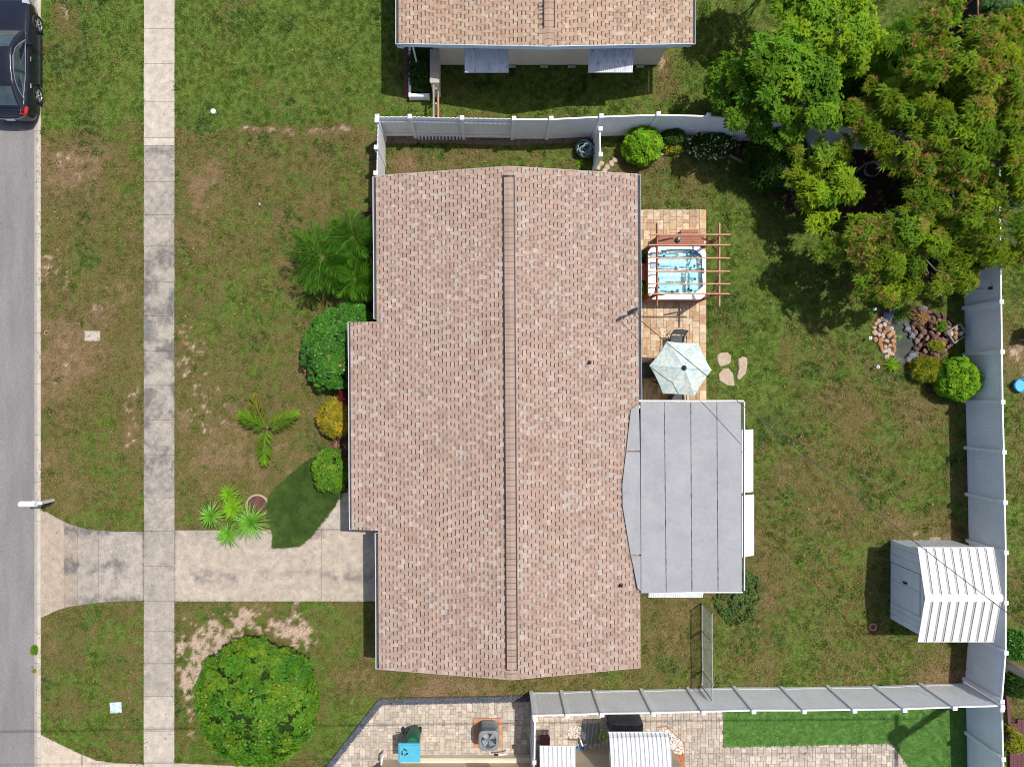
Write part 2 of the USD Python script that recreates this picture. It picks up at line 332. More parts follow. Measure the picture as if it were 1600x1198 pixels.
M['pebble_grey'] = mat('pebble_grey', island=[(.08, .09, .12), (.14, .15, .19), (.25, .27, .33), (.06, .06, .08), (.45, .46, .5)], rough=.7, bump=.2)
M['pebble_white'] = mat('pebble_white', island=[(.62, .56, .5), (.72, .68, .63), (.5, .42, .36), (.3, .25, .22)], rough=.8)
M['pebble_red'] = mat('pebble_red', island=[(.42, .16, .07), (.5, .22, .1), (.34, .12, .06), (.6, .34, .18)], rough=.85)
M['deck_red'] = mat('deck_red', (.085, .03, .035), (.12, .045, .048), scale=4, rough=.7, stretch=(1, 8, 1))
M['terracotta'] = mat('terracotta', (.34, .12, .07), (.42, .16, .09), rough=.8)
M['sand_stone'] = M['stone_pale']

# ------------------------------------------------------------------ ground covers (photograph outlines, on the ground)
C = {}
C['road'] = [(-2000, -3000), (52, -3000), (52, 4000), (-2000, 4000)]
C['kerb'] = [(52, -3000), (64, -3000), (64, 4000), (52, 4000)]
C['sidewalk'] = [(225, -600), (273, -600), (273, 1900), (225, 1900)]
apron = [(64, 797), (75, 800), (90, 809), (106, 817), (121, 822), (121, 945), (106, 948), (90, 953), (75, 960), (64, 965)]
drive_b = [(121, 822), (137, 826), (155, 828), (155, 941), (137, 943), (121, 946)]
drive_c = [(155, 828), (180, 830), (225, 830), (225, 938), (180, 939), (155, 941)]
drive_d = [(273, 828), (502, 827), (502, 939), (273, 939)]
drive_e = [(502, 827), (612, 827), (612, 939), (502, 939)]
walk_f = [(536, 768), (548, 758), (600, 758), (600, 826.5), (486, 826.5), (500, 812)]
C['drive'] = [(64, 797), (90, 809), (121, 822), (155, 828), (225, 829), (273, 827), (480, 826), (536, 768), (560, 760), (620, 760), (620, 939), (273, 939), (225, 938), (155, 941), (121, 946), (90, 953), (64, 965)]
nb_drive1 = [(64, 1147), (90, 1160), (128, 1178), (128, 1500), (64, 1500)]
nb_drive2 = [(129, 1178), (150, 1187), (180, 1191), (225, 1193), (225, 1500), (129, 1500)]
nb_drive3 = [(273, 1191), (335, 1194), (400, 1197), (400, 1500), (273, 1500)]
C['nb1'] = nb_drive1; C['nb2'] = nb_drive2; C['nb3'] = nb_drive3
C['patio'] = [(985, 327), (1102, 327), (1104, 640), (985, 640)]
C['spatio'] = [(597, 1100), (826, 1094), (1132, 1080), (1512, 1080), (1512, 1500), (400, 1500), (514, 1198)]
C['pond'] = [(1378, 482), (1405, 475), (1450, 480), (1490, 505), (1490, 545), (1450, 565), (1410, 567), (1385, 560), (1364, 530), (1366, 500)]
bed_north = [(600, 212), (930, 206), (930, 221), (860, 224), (800, 228), (700, 224), (600, 225)]
bed_north2 = [(1036, 208), (1170, 205), (1180, 262), (1150, 240), (1125, 245), (1090, 235), (1036, 241)]
bed_tree = [(1165, 200), (1420, 205), (1500, 300), (1500, 430), (1420, 440), (1330, 345), (1290, 335), (1235, 330), (1190, 280), (1165, 250)]
bed_front = [(545, 480), (590, 480), (590, 770), (536, 768), (545, 722), (500, 722), (520, 690), (548, 650)]
bed_house = [(556, 330), (596, 330), (596, 505), (545, 505), (530, 470), (545, 400)]
for k, b in (('bed_n', bed_north), ('bed_n2', bed_north2), ('bed_t', bed_tree), ('bed_f', bed_front), ('bed_h', bed_house)): C[k] = b
POLY = {k: Polygon(G(v)).buffer(0) for k, v in C.items()}
HOUSEFOOT = sbox(-3.3, -9.2, 4.8, 7.0).union(sbox(-4.2, -4.5, -3.0, 2.0)).union(sbox(4.8, -6.9, 8.75, -.6))
SHEDFOOT = sbox(15.48, -8.77, 17.8, -5.77)
NOGRASS = shapely.union_all(list(POLY.values()) + [HOUSEFOOT, SHEDFOOT, sbox(-1.9, 12.4, 6.6, 22)])

def pix(x, y): return x / GS + 760, 608 - y / GS
def blob(px, py, cx, cy, rx, ry, p=1.0):
    return np.exp(-(((px - cx) / rx) ** 2 + ((py - cy) / ry) ** 2) ** p)
def fb(px, py, s, seed, oct=4):
    return meshkit.fbm(np.stack([px / s, py / s, np.zeros_like(px) + seed * 7.3], -1), oct, seed)
def sstep(a, b, x):
    t = np.clip((x - a) / (b - a), 0, 1); return t * t * (3 - 2 * t)

def lawn_fields(px, py):
    """(dryness, bare sand, deep green) of the lawn, 0 to 1."""
    n1 = fb(px, py, 70, 1); n2 = fb(px, py, 24, 2); n3 = fb(px, py, 8, 3, 3); n4 = fb(px, py, 140, 4); n5 = fb(px, py, 34, 6, 5); px0 = px; py0 = py; px = px + (n2 - .5) * 10; py = py + (n5 - .5) * 30 + (n3 - .5) * 8
    base = np.full_like(px, .46)
    verge = (px < 225); front = (px > 273) & (px < 610); back = px > 990
    base = np.where(verge & (py < 200), .30, base)
    base = np.where(verge & (py >= 200) & (py < 800), .56, base)
    base = np.where(verge & (py > 930), .46, base)
    base = np.where(front & (py < 203), .22, base)
    base = np.where(front & (py >= 203) & (py < 830), .55, base)
    base = np.where(front & (py > 930), .50, base)
    base = np.where(back & (py > 600), .48, base)
    base = np.where(back & (py <= 600), .38, base)
    base = np.where((py < 178) & (px > 590), .24, base)
    base = np.where((px > 600) & (px < 1100) & (py > 930) & (py < 1100), .57, base)
    base = np.where((px > 590) & (px < 960) & (py > 205) & (py < 280), .44, base)
    base = np.where(px > 1565, .40, base)
    d = base + (n1 - .5) * .75 + (n2 - .5) * .6 + (n4 - .5) * .25 + (n5 - .5) * .4 - .10
    for cx, cy, rx, ry, a in ((120, 265, 55, 45, .6), (98, 25, 18, 40, .35), (165, 480, 34, 50, .42), (100, 575, 34, 60, .5), (90, 720, 22, 40, .3), (205, 640, 14, 120, .25),
                              (320, 330, 30, 60, .22), (335, 690, 50, 80, .34), (420, 730, 60, 50, .3), (1450, 830, 60, 30, .35), (1430, 640, 30, 50, .25), (1160, 760, 40, 150, .1),
                              (1010, 260, 40, 25, .3), (640, 255, 40, 18, .35), (760, 245, 60, 12, .25), (90, 1010, 40, 40, .2), (120, 1100, 40, 25, .3), (1585, 560, 25, 60, .4),
                              (700, 1078, 90, 10, .3), (440, 205, 120, 6, .4), (1040, 110, 10, 40, .4), (1300, 70, 90, 40, .25), (1150, 430, 30, 120, .12), (1490, 1060, 60, 20, .3), (560, 1060, 40, 20, .3)):
        d = d + a * blob(px, py, cx, cy, rx, ry)
    for cx, cy, rx, ry, a in ((450, 480, 60, 60, .18), (180, 60, 40, 80, .15), (1150, 600, 60, 90, .2), (1140, 350, 35, 80, .25), (110, 1150, 60, 40, .2), (180, 760, 40, 50, .25),
                              (440, 680, 20, 15, .35), (400, 40, 120, 60, .12), (90, 700, 12, 60, .2), (540, 1130, 50, 50, .25), (1580, 760, 20, 200, .12), (215, 200, 12, 200, .1)):
        d = d - a * blob(px, py, cx, cy, rx, ry)
    sand = .9 * blob(px, py, 335, 1020, 55, 40) + .8 * blob(px, py, 390, 975, 60, 20) + 1.0 * blob(px, py, 468, 990, 26, 40) + .7 * blob(px, py, 300, 1080, 18, 60) \
        + .3 * blob(px, py, 110, 265, 50, 40) + .24 * blob(px, py, 160, 470, 25, 40) + .3 * blob(px, py, 100, 585, 30, 50) + .34 * blob(px, py, 205, 640, 12, 110) + .3 * blob(px, py, 90, 420, 30, 40) + .35 * blob(px, py, 98, 22, 12, 22) + .35 * blob(px, py, 1440, 835, 45, 14) \
        + .3 * blob(px, py, 330, 660, 30, 60) + .55 * blob(px, py, 470, 207, 130, 4) + .4 * blob(px, py, 1590, 570, 22, 40) + .3 * blob(px, py, 1035, 95, 8, 35) + .3 * blob(px, py, 545, 1095, 18, 10) \
        + .28 * blob(px, py, 300, 560, 30, 90) + .3 * blob(px, py, 950, 258, 20, 12)
    nf = fb(px0, py0, 4.5, 17, 2); sand = np.clip(sand * 1.15 + (n2 - .5) * 1.3 + (n3 - .5) * 1.9 + (nf - .5) * 1.6 - .46, 0, 1) * sstep(.05, .2, sand)
    d = d + (n3 - .5) * .6 + (fb(px0, py0, 4.2, 16, 2) - .5) * .55
    g = sstep(.5, .75, fb(px, py, 45, 9)) * (1 - sstep(.35, .6, d))
    return np.clip(d, 0, 1), sand, g

GREEN, DEEP, OLIVE, STRAW, SANDC = (np.array(c) for c in ((.098, .146, .028), (.058, .098, .025), (.12, .106, .037), (.205, .138, .082), (.40, .30, .235)))
def lawn_color(px, py):
    d, s, g = lawn_fields(px, py)
    d = d[..., None]; s = sstep(.15, .7, s)[..., None]
    c = np.where(d < .5, GREEN + (OLIVE - GREEN) * sstep(.12, .5, d), OLIVE + (STRAW - OLIVE) * sstep(.55, 1.0, d))
    c = c + (DEEP - c) * g[..., None] * .6
    return c + (SANDC - c) * s

def axis(lo, hi, step, far):
    inner = np.arange(lo, hi + step, step)
    out = np.array([3, 8, 20, 60, far])
    return np.concatenate([(lo - out)[::-1], inner, hi + out])
gx = axis(-18.7, 22.0, .085, 400); gy = axis(-16.0, 16.5, .085, 400)
kx = W(58, 0)[0]
gx = np.unique(np.concatenate([gx, [kx, kx + .01]]))
X, Y = np.meshgrid(gx, gy, indexing='ij')
px, py = pix(X, Y)
Z = (fb(px, py, 30, 12, 3) - .5) * .03 * ((np.abs(X) < 40) & (np.abs(Y) < 40))
near_hard = np.zeros_like(X, bool)
hard = shapely.union_all([POLY[k] for k in ('sidewalk', 'drive', 'nb1', 'nb2', 'nb3', 'patio', 'spatio')])
flat_ = shapely.contains_xy(hard.buffer(.1), X, Y)
Z[flat_] = np.minimum(Z[flat_], -.012)
pondhole = Polygon(G([(1391, 502), (1402, 507), (1411, 506), (1419, 520), (1428, 532), (1430, 543), (1420, 551), (1413, 560), (1408, 560), (1398, 548), (1402, 532), (1398, 520), (1390, 509)]))
Z[shapely.contains_xy(pondhole.buffer(.12), X, Y)] = -.4
Z[X <= kx] = -.35
for k in ('bed_n', 'bed_n2', 'bed_t', 'bed_f', 'bed_h'):
    s_ = shapely.contains_xy(POLY[k].buffer(.08), X, Y); Z[s_] = np.minimum(Z[s_], -.006)
ground = mb(); ground.grid(np.stack([X, Y, Z], -1), lawn_color(px, py))
g_ = obj('lawn', ground, M['grass_ground'], smooth=True); tag(g_, kind='structure')

# grass blades, in tufts
def tuft(seed, nb, L, w, spread, mname, name):
    r = np.random.default_rng(seed); b = mb()
    a = r.uniform(0, 2 * np.pi, nb); rad = spread * np.sqrt(r.uniform(0, 1, nb)); l = L * r.uniform(.6, 1.25, nb); ti = r.uniform(.25, 1.15, nb); az = r.uniform(0, 2 * np.pi, nb)
    for i in range(nb):
        p = np.array([rad[i] * math.cos(a[i]), rad[i] * math.sin(a[i]), -.004]); d = np.array([math.cos(az[i]) * math.sin(ti[i]), math.sin(az[i]) * math.sin(ti[i]), math.cos(ti[i])])
        s = np.array([-math.sin(az[i]), math.cos(az[i]), 0]) * w * .5
        b.add([p - s, p + s, p + d * l[i] * .6 + s * .8, p + d * l[i] * .6 - s * .8, p + d * l[i] + [0, 0, -l[i] * .12]], [[0, 1, 2], [0, 2, 3], [3, 2, 4]])
    return b
def thatch(seed):
    r = np.random.default_rng(seed); b = mb()
    for _ in range(5):
        a = r.uniform(0, 6.28); p = np.array([*r.normal(0, .09, 2), .045]); d = np.array([math.cos(a), math.sin(a), r.uniform(-.1, .15)]) * r.uniform(.03, .075); s = np.array([-math.sin(a), math.cos(a), 0]) * r.uniform(.006, .010)
        b.add([p - s, p + s, p + d * .6 + s, p + d * .6 - s, p + d], [[0, 1, 2], [0, 2, 3], [3, 2, 4]])
    return b
def scatter(name, protos, pts, scales, rots, which, kind='stuff', label=None, cat=None):
    pi = UsdGeom.PointInstancer.Define(stage, path_for(name, None))
    rel = pi.CreatePrototypesRel()
    for n, (b, m) in enumerate(protos):
        o = obj('tuft_shape' if 'grass' in name else 'piece_shape', b, m, pi.GetPrim()); rel.AddTarget(o.GetPath())
    pi.CreatePositionsAttr(Vt.Vec3fArray.FromNumpy(np.asarray(pts, np.float32)))
    pi.CreateProtoIndicesAttr(Vt.IntArray.FromNumpy(np.asarray(which, np.int32)))
    pi.CreateScalesAttr(Vt.Vec3fArray.FromNumpy(np.repeat(np.asarray(scales, np.float32)[:, None], 3, 1)))
    q = np.zeros((len(pts), 4), np.float32); q[:, 0] = np.cos(np.asarray(rots) / 2); q[:, 3] = np.sin(np.asarray(rots) / 2)
    pi.CreateOrientationsAttr(Vt.QuathArray([Gf.Quath(float(a), 0, 0, float(d)) for a, d in q[:, [0, 3]]]))
    return tag(pi, label, cat, kind=kind)

NT = 120000
tx = rng.uniform(-17.1, 20.7, NT); ty = rng.uniform(-14.7, 15.1, NT)
keep = ~shapely.contains_xy(NOGRASS.buffer(-.01), tx, ty)
tx, ty = tx[keep], ty[keep]; tpx, tpy = pix(tx, ty)
td, ts, tg = lawn_fields(tpx, tpy)
td = td + rng.normal(0, .16, len(td))
keep = rng.uniform(0, 1, len(td)) > np.clip(sstep(.1, .5, ts) * .93, 0, .93)
tx, ty, td, tg, tpx, tpy = (a[keep] for a in (tx, ty, td, tg, tpx, tpy))
which = np.where(td < .26, 0, np.where(td < .66, 1, 2)); which = np.where((tg > .5) & (td < .45), 3, which); which = np.where((fb(tpx, tpy, 16, 31, 3) > .64) & (td < .75) & (rng.uniform(0, 1, len(td)) < .5), 5, which); which = np.where((td > .42) & (rng.uniform(0, 1, len(td)) < .25), 4, which)
scatter('grass', [(tuft(1, 14, .055, .011, .075, '', ''), M['blade_green']), (tuft(2, 13, .05, .010, .075, '', ''), M['blade_olive']), (tuft(3, 10, .045, .009, .08, '', ''), M['blade_straw']), (tuft(4, 15, .06, .011, .07, '', ''), M['blade_deep']), (thatch(5), M['blade_straw']), (tuft(6, 12, .085, .022, .09, '', ''), M['blade_green'])],
        np.stack([tx, ty, np.zeros_like(tx)], 1), rng.uniform(.7, 1.35, len(tx)), rng.uniform(0, 6.28, len(tx)), which, label='short patchy lawn grass, green to straw coloured, on all the yards', cat='grass')

# road and kerb
o = obj('road', mb().prism(Polygon(G([(-3000, -9000), (52.2, -9000), (52.2, 9000), (-3000, 9000)])), -.3, -.075), M['asphalt']); tag(o, kind='structure')
kb = setting('kerb')
kj = [-1500, -700, -300, -120, 0, 60, 130, 205, 285, 365, 445, 520, 600, 680, 753, 814, 943, 988, 1036, 1113, 1152, 1183, 1260, 1500, 2500]
for a, b in zip(kj[:-1], kj[1:]):
    p0, p1 = W(52, a + .25), W(64, b - .25)
    m = mb(); ys = (p0[1], p1[1])
    sec = [(p0[0], -.2), (p0[0], -.07), (p0[0] + .05, -.045), (p0[0] + .16, .02), (p1[0] - .03, .03), (p1[0], .02), (p1[0], -.2)]
    P = np.array([[(x, y, z) for x, z in sec] for y in ys]); m.grid(P)
    obj('kerb_stone', m, M['kerb'], kb)

# concrete slabs
def dirt_tint(x, y, base):
    px, py = pix(x, y)
    n = fb(px, py, 26, 21); n2 = fb(px, py, 7, 22, 3)
    old = sstep(225, 232, py) * (1 - sstep(1085, 1088, py)) * ((px > 222) & (px < 276))
    mid = np.clip(np.exp(-((py - 560) / 190.0) ** 2), 0, 1) * ((px > 222) & (px < 276))
    edge = np.maximum(np.exp(-((px - 227) / 7.0) ** 2), np.exp(-((px - 271) / 7.0) ** 2))
    dk = .20 * old * (.5 + n) + mid * (.4 + .5 * edge) * sstep(.36, .6, n) + .55 * blob(px, py, 250, 402, 16, 14) + .45 * blob(px, py, 250, 710, 20, 22) + .4 * blob(px, py, 248, 236, 22, 6)
    dv = (px > 100) & (px < 226) & (py > 790) & (py < 970)
    dk = dk + dv * (.16 + .6 * sstep(.45, .62, n) * np.exp(-((py - 882) / 26.0) ** 2) + .55 * np.exp(-((py - 829) / 8.0) ** 2) * sstep(.3, .55, n) + .5 * np.exp(-((py - 938) / 8.0) ** 2) * sstep(.35, .55, n))
    dv2 = (px > 273) & (py > 800) & (py < 950)
    dk = dk + dv2 * (.12 + .35 * sstep(.45, .6, n) * np.exp(-((py - 900) / 10.0) ** 2) + .3 * np.exp(-((py - 833) / 8.0) ** 2) * sstep(.4, .6, n))
    n6 = fb(px, py, 3.2, 27, 2); dk = dk * np.clip(.25 + 1.6 * n2 * (.4 + 1.2 * n6), .1, 2.0)
    dk = np.clip(dk + (n2 - .5) * .3 + (fb(px, py, 60, 25) - .5) * .3, -.1, .8)[..., None]
    return base * (1 - dk) + np.array([.10, .098, .1]) * dk
CONC = np.array([.385, .343, .293])
def slab(parent, poly, base, z=.02, name='slab', gap=.007):
    g = Polygon(G(poly)).buffer(-gap, join_style=2)
    m = trimesh.creation.extrude_polygon(g, z + .08, engine='earcut'); m.apply_translation([0, 0, -.08])
    v, f = trimesh.remesh.subdivide_to_size(m.vertices, m.faces, .07)[:2]
    obj(name, (v, f, dirt_tint(v[:, 0], v[:, 1], np.asarray(base))), M['concrete'], parent)
sw = setting('sidewalk')
obj('joint_bed', mb().prism(Polygon(G([(225.5, -600), (272.5, -600), (272.5, 1900), (225.5, 1900)])), -.1, .006), M['joint'], sw)
sj = [-600, -300, -120, -64, -10, 46, 100, 159, 216, 228, 284, 336, 385, 440, 494, 548, 602, 656, 710, 777, 829, 884, 938, 986, 1036, 1087, 1141, 1191, 1300, 1500, 1900]
for i, (a, b) in enumerate(zip(sj[:-1], sj[1:])):
    k = 1.14 if a < 216 or a >= 1087 else 1.02 if a < 700 else 1.0
    if a == 216: k = 1.25
    w = rng.uniform(-1, 1) * .8
    slab(sw, [(225 + w * .3, a), (273 + w * .3, a), (273 + w * .3, b), (225 + w * .3, b)], CONC * k * rng.uniform(.96, 1.04), .02 + rng.uniform(0, .008))
dw = setting('driveway')
obj('joint_bed', mb().prism(Polygon(G(C['drive'])).buffer(-.02), -.1, .005), M['joint'], dw)
slab(dw, apron, CONC * np.array([.93, .86, .8]), .018); slab(dw, drive_b, CONC * .92, .02); slab(dw, drive_c, CONC * 1.02, .021)
slab(dw, drive_d, CONC * np.array([1.1, 1.06, 1.02]), .022); slab(dw, drive_e, CONC * np.array([1.1, 1.06, 1.02]), .024); slab(dw, walk_f, CONC * 1.08, .026)
nd = setting('neighbour_driveway')
for p in (nb_drive1, nb_drive2, nb_drive3): slab(nd, p, CONC * np.array([1.2, 1.15, 1.08]), .02)

# beds of mulch and soil
for nm, key, mm in (('soil_bed', 'bed_n', 'dirt'), ('mulch_bed', 'bed_n2', 'mulch_red'), ('mulch_bed', 'bed_t', 'mulch'), ('mulch_bed', 'bed_f', 'mulch_red'), ('mulch_bed', 'bed_h', 'mulch')):
    pl = POLY[key]; pts = np.array(pl.exterior.coords); ln = LineString(pts)
    q = [ln.interpolate(t) for t in np.arange(0, ln.length, .12)]
    q = Polygon([(p.x + .04 * math.sin(p.x * 31 + p.y * 17), p.y + .04 * math.cos(p.x * 23 - p.y * 29)) for p in q]).buffer(0)
    o = obj(nm, mb().prism(q, -.1, .012), M[mm]); tag(o, kind='structure')
chips = []
for k in ('bed_n2', 'bed_t', 'bed_f', 'bed_h'):
    b = POLY[k].bounds; n = int(90 * (b[2] - b[0]) * (b[3] - b[1])); x = rng.uniform(b[0], b[2], n); y = rng.uniform(b[1], b[3], n)
    ok = shapely.contains_xy(POLY[k], x, y); chips.append(np.stack([x[ok], y[ok]], 1))
chips = np.vstack(chips)
def chip(seed):
    r = np.random.default_rng(seed); b = mb()
    for _ in range(5): b.box((r.uniform(-.07, .07), r.uniform(-.07, .07), .012), (r.uniform(.03, .09), r.uniform(.012, .03), .012), rotz(r.uniform(0, 3.1)) @ roty(r.uniform(-.3, .3)))
    return b
scatter('mulch_chips', [(chip(1), M['mulch']), (chip(2), M['mulch_red']), (chip(3), M['dead_leaf'])], np.c_[chips, np.full(len(chips), .012)], rng.uniform(.7, 1.3, len(chips)), rng.uniform(0, 6, len(chips)), rng.choice(3, len(chips), p=[.6, .25, .15]),
        label='loose bark chips and dead leaves covering the planting beds', cat='mulch')

# ------------------------------------------------------------------ pavers
def paver_field(parent, poly, unit_m, palette, z=.03, limit=300, seed=3):
    """A random ashlar of square, oblong and half stones on a grid, clipped to the outline."""
    r = np.random.default_rng(seed); x0, y0, x1, y1 = poly.bounds
    nx, ny = int((x1 - x0) / unit_m) + 2, int((y1 - y0) / unit_m) + 2
    used = np.zeros((nx, ny), bool); pieces = []
    for j in range(ny):
        for i in range(nx):
            if used[i, j]: continue
            opts = [(2, 2), (2, 3), (3, 2), (2, 1), (1, 2), (1, 1)]; pr = [.34, .22, .2, .1, .1, .04]
            for k in list(r.choice(6, 6, False, p=pr)) + [5]:
                a, b = opts[k]
                if i + a <= nx and j + b <= ny and not used[i:i + a, j:j + b].any(): break
            used[i:i + a, j:j + b] = True
            bx = sbox(x0 + i * unit_m, y0 + j * unit_m, x0 + (i + a) * unit_m, y0 + (j + b) * unit_m).intersection(poly)
            if bx.is_empty or bx.area < unit_m ** 2 * .3 or not isinstance(bx, Polygon): continue
            pieces.append((bx.area, bx))
    pieces.sort(key=lambda t: -t[0]); rest = mb()
    for n, (_, g) in enumerate(pieces):
        g2 = g.buffer(-.006, join_style=2)
        if g2.is_empty or not isinstance(g2, Polygon): continue
        c = np.asarray(palette[r.integers(len(palette))]) * r.uniform(.85, 1.12); h = z + r.uniform(-.003, .003)
        inner = g2.buffer(-.009, join_style=2)
        m = mb()
        if isinstance(inner, Polygon) and len(inner.exterior.coords) == len(g2.exterior.coords) == 5 and g2.exterior.is_ccw == inner.exterior.is_ccw:
            o_ = np.array(g2.exterior.coords)[:-1]; i_ = np.array(inner.exterior.coords)[:-1]
            i_ = i_[[np.argmin(((i_ - q) ** 2).sum(1)) for q in o_]]
            if not g2.exterior.is_ccw: o_ = o_[::-1]; i_ = i_[::-1]
            V = np.vstack([np.c_[o_, np.zeros(4)], np.c_[o_, np.full(4, h - .008)], np.c_[i_, np.full(4, h)]]); f = []
            for k in range(4):
                l = (k + 1) % 4; f += [[k, l, 4 + l, 4 + k], [4 + k, 4 + l, 8 + l, 8 + k]]
            f.append([8, 9, 10, 11]); m.add(V, f, c)
        else: m.prism(g2, 0, h, c)
        if n < limit: obj('paver', m, M['paver'], parent)
        else: rest.add(*m.arr(), tint=c)
    if rest.n: obj('small_pavers', rest, M['paver'], parent, kind='stuff')
PAL_A = [tuple(np.array(c) * .84) for c in [(.56, .40, .25), (.62, .46, .31), (.50, .34, .21), (.60, .47, .35), (.46, .31, .205), (.66, .52, .37), (.54, .42, .31)]]
PAL_B = [tuple(np.array(c) * .80) for c in [(.52, .45, .37), (.57, .50, .42), (.47, .41, .345), (.60, .53, .46), (.53, .47, .41)]]
pt = setting('patio')
obj('sand_bed', mb().prism(POLY['patio'].buffer(-.01), -.1, .012), M['sand'], pt)
inner_p = Polygon(G([(985, 328), (1091, 328), (1092.5, 640), (985, 640)]))
paver_field(pt, inner_p, .125, PAL_A, .035, 215, 5)
for k in range(21):      # border course along the lawn
    a, b = 328 + k * 14.85, 328 + (k + 1) * 14.85
    p0, p1 = W(1092.6, a + .2), W(1103, b - .2)
    m = mb(); m.box(((p0[0] + p1[0]) / 2, (p0[1] + p1[1]) / 2, .018), (p1[0] - p0[0] - .01, p0[1] - p1[1] - .008, .038), ch=.008, tint=np.array(PAL_A[k % 7]) * np.array([1.05, 1.0, .98]))
    obj('border_paver', m, M['paver'], pt)
sp = setting('neighbour_patio')
turf_px = [(1130, 1086), (1512, 1086), (1512, 1500), (1452, 1240), (1392, 1160), (1130, 1166)]
turf_poly = Polygon(G(turf_px)); spoly = POLY['spatio'].intersection(sbox(-30, -14.95, 40, 0))
obj('sand_bed', mb().prism(POLY['spatio'].buffer(-.005), -.1, .012), M['sand'], sp)
grav_b = LineString(G([(509, 1204), (594, 1096.5), (827, 1091)])).buffer(.1, cap_style=2, join_style=2)
paver_field(sp, spoly.difference(turf_poly).difference(grav_b), .105, PAL_B, .034, 300, 8)
tf = obj('artificial_turf', mb().prism(turf_poly.buffer(-.01), -.05, .05), M['turf']); tag(tf, kind='structure')
n = 9000; b = turf_poly.bounds; x = rng.uniform(b[0], b[2], n); y = rng.uniform(max(b[1], -14.8), b[3], n); ok = shapely.contains_xy(turf_poly, x, y); x, y = x[ok], y[ok]
scatter('turf_grass', [(tuft(11, 16, .04, .010, .07, '', ''), M['turf'])], np.c_[x, y, np.full(len(x), .05)], rng.uniform(.8, 1.2, len(x)), rng.uniform(0, 6, len(x)), np.zeros(len(x)), label='even dark green artificial turf pile in the south neighbour\'s yard', cat='artificial turf')

def pebbles(name, poly, n, size, m, label, cat='gravel', z=.03, seed=5):
    r = np.random.default_rng(seed); b = poly.bounds; pts = []
    while len(pts) < n:
        p = r.uniform(b[:2], b[2:]);
        if poly.contains(Point(p)): pts.append(p)
    s = trimesh.creation.icosphere(subdivisions=1); B = mb()
    for p in pts:
        k = size * r.uniform(.6, 1.4) * np.array([1, r.uniform(.6, 1), r.uniform(.4, .7)])
        B.add((s.vertices * k) @ rotz(r.uniform(0, 6)).T + [p[0], p[1], z + r.uniform(0, .012)], s.faces)
    o = obj(name, B, m); return tag(o, label, cat, kind='stuff')
pebbles('gravel_border', LineString(G([(509, 1204), (594, 1096.5), (827, 1091)])).buffer(.1, join_style=2, cap_style=2), 2600, .026, M['pebble_grey'], 'strip of dark grey gravel edging the south neighbour\'s paver patio')
obj('gravel_edging', mb().tube([tuple(W(x, y)) for x, y in ((503, 1204), (590, 1093), (596, 1090), (827, 1086))], .018, 6), M['plastic_dark'], None)
tag(stage.GetPrimAtPath('/World/gravel_edging'), 'thin dark edging strip between the lawn and the grey gravel', 'edging')
pebbles('white_gravel', Polygon(G([(884, 1138), (900, 1132), (916, 1140), (914, 1156), (890, 1152)])), 170, .035, M['pebble_white'], 'small heap of white pebbles beside the blue scoop', z=.045)
pebbles('white_gravel', Polygon(G([(1028, 1140), (1041, 1136), (1068, 1160), (1068, 1178), (1046, 1172)])), 330, .032, M['pebble_white'], 'white gravel bed around the ribbed curved awning', z=.045, seed=6)
pebbles('red_gravel', Polygon(G([(1047, 1173), (1068, 1176), (1068, 1215), (1046, 1215)])), 300, .034, M['pebble_red'], 'rust red gravel bed right of the ribbed curved awning', z=.045, seed=7)
obj('bed_edging', mb().tube([tuple(W(x, y, .05)) for x, y in ((1028, 1136), (1042, 1134), (1069, 1160), (1069.5, 1220))], .02, 6), M['rust'], None)
tag(stage.GetPrimAtPath('/World/bed_edging'), 'rusty metal edging round the red and white gravel bed', 'edging')

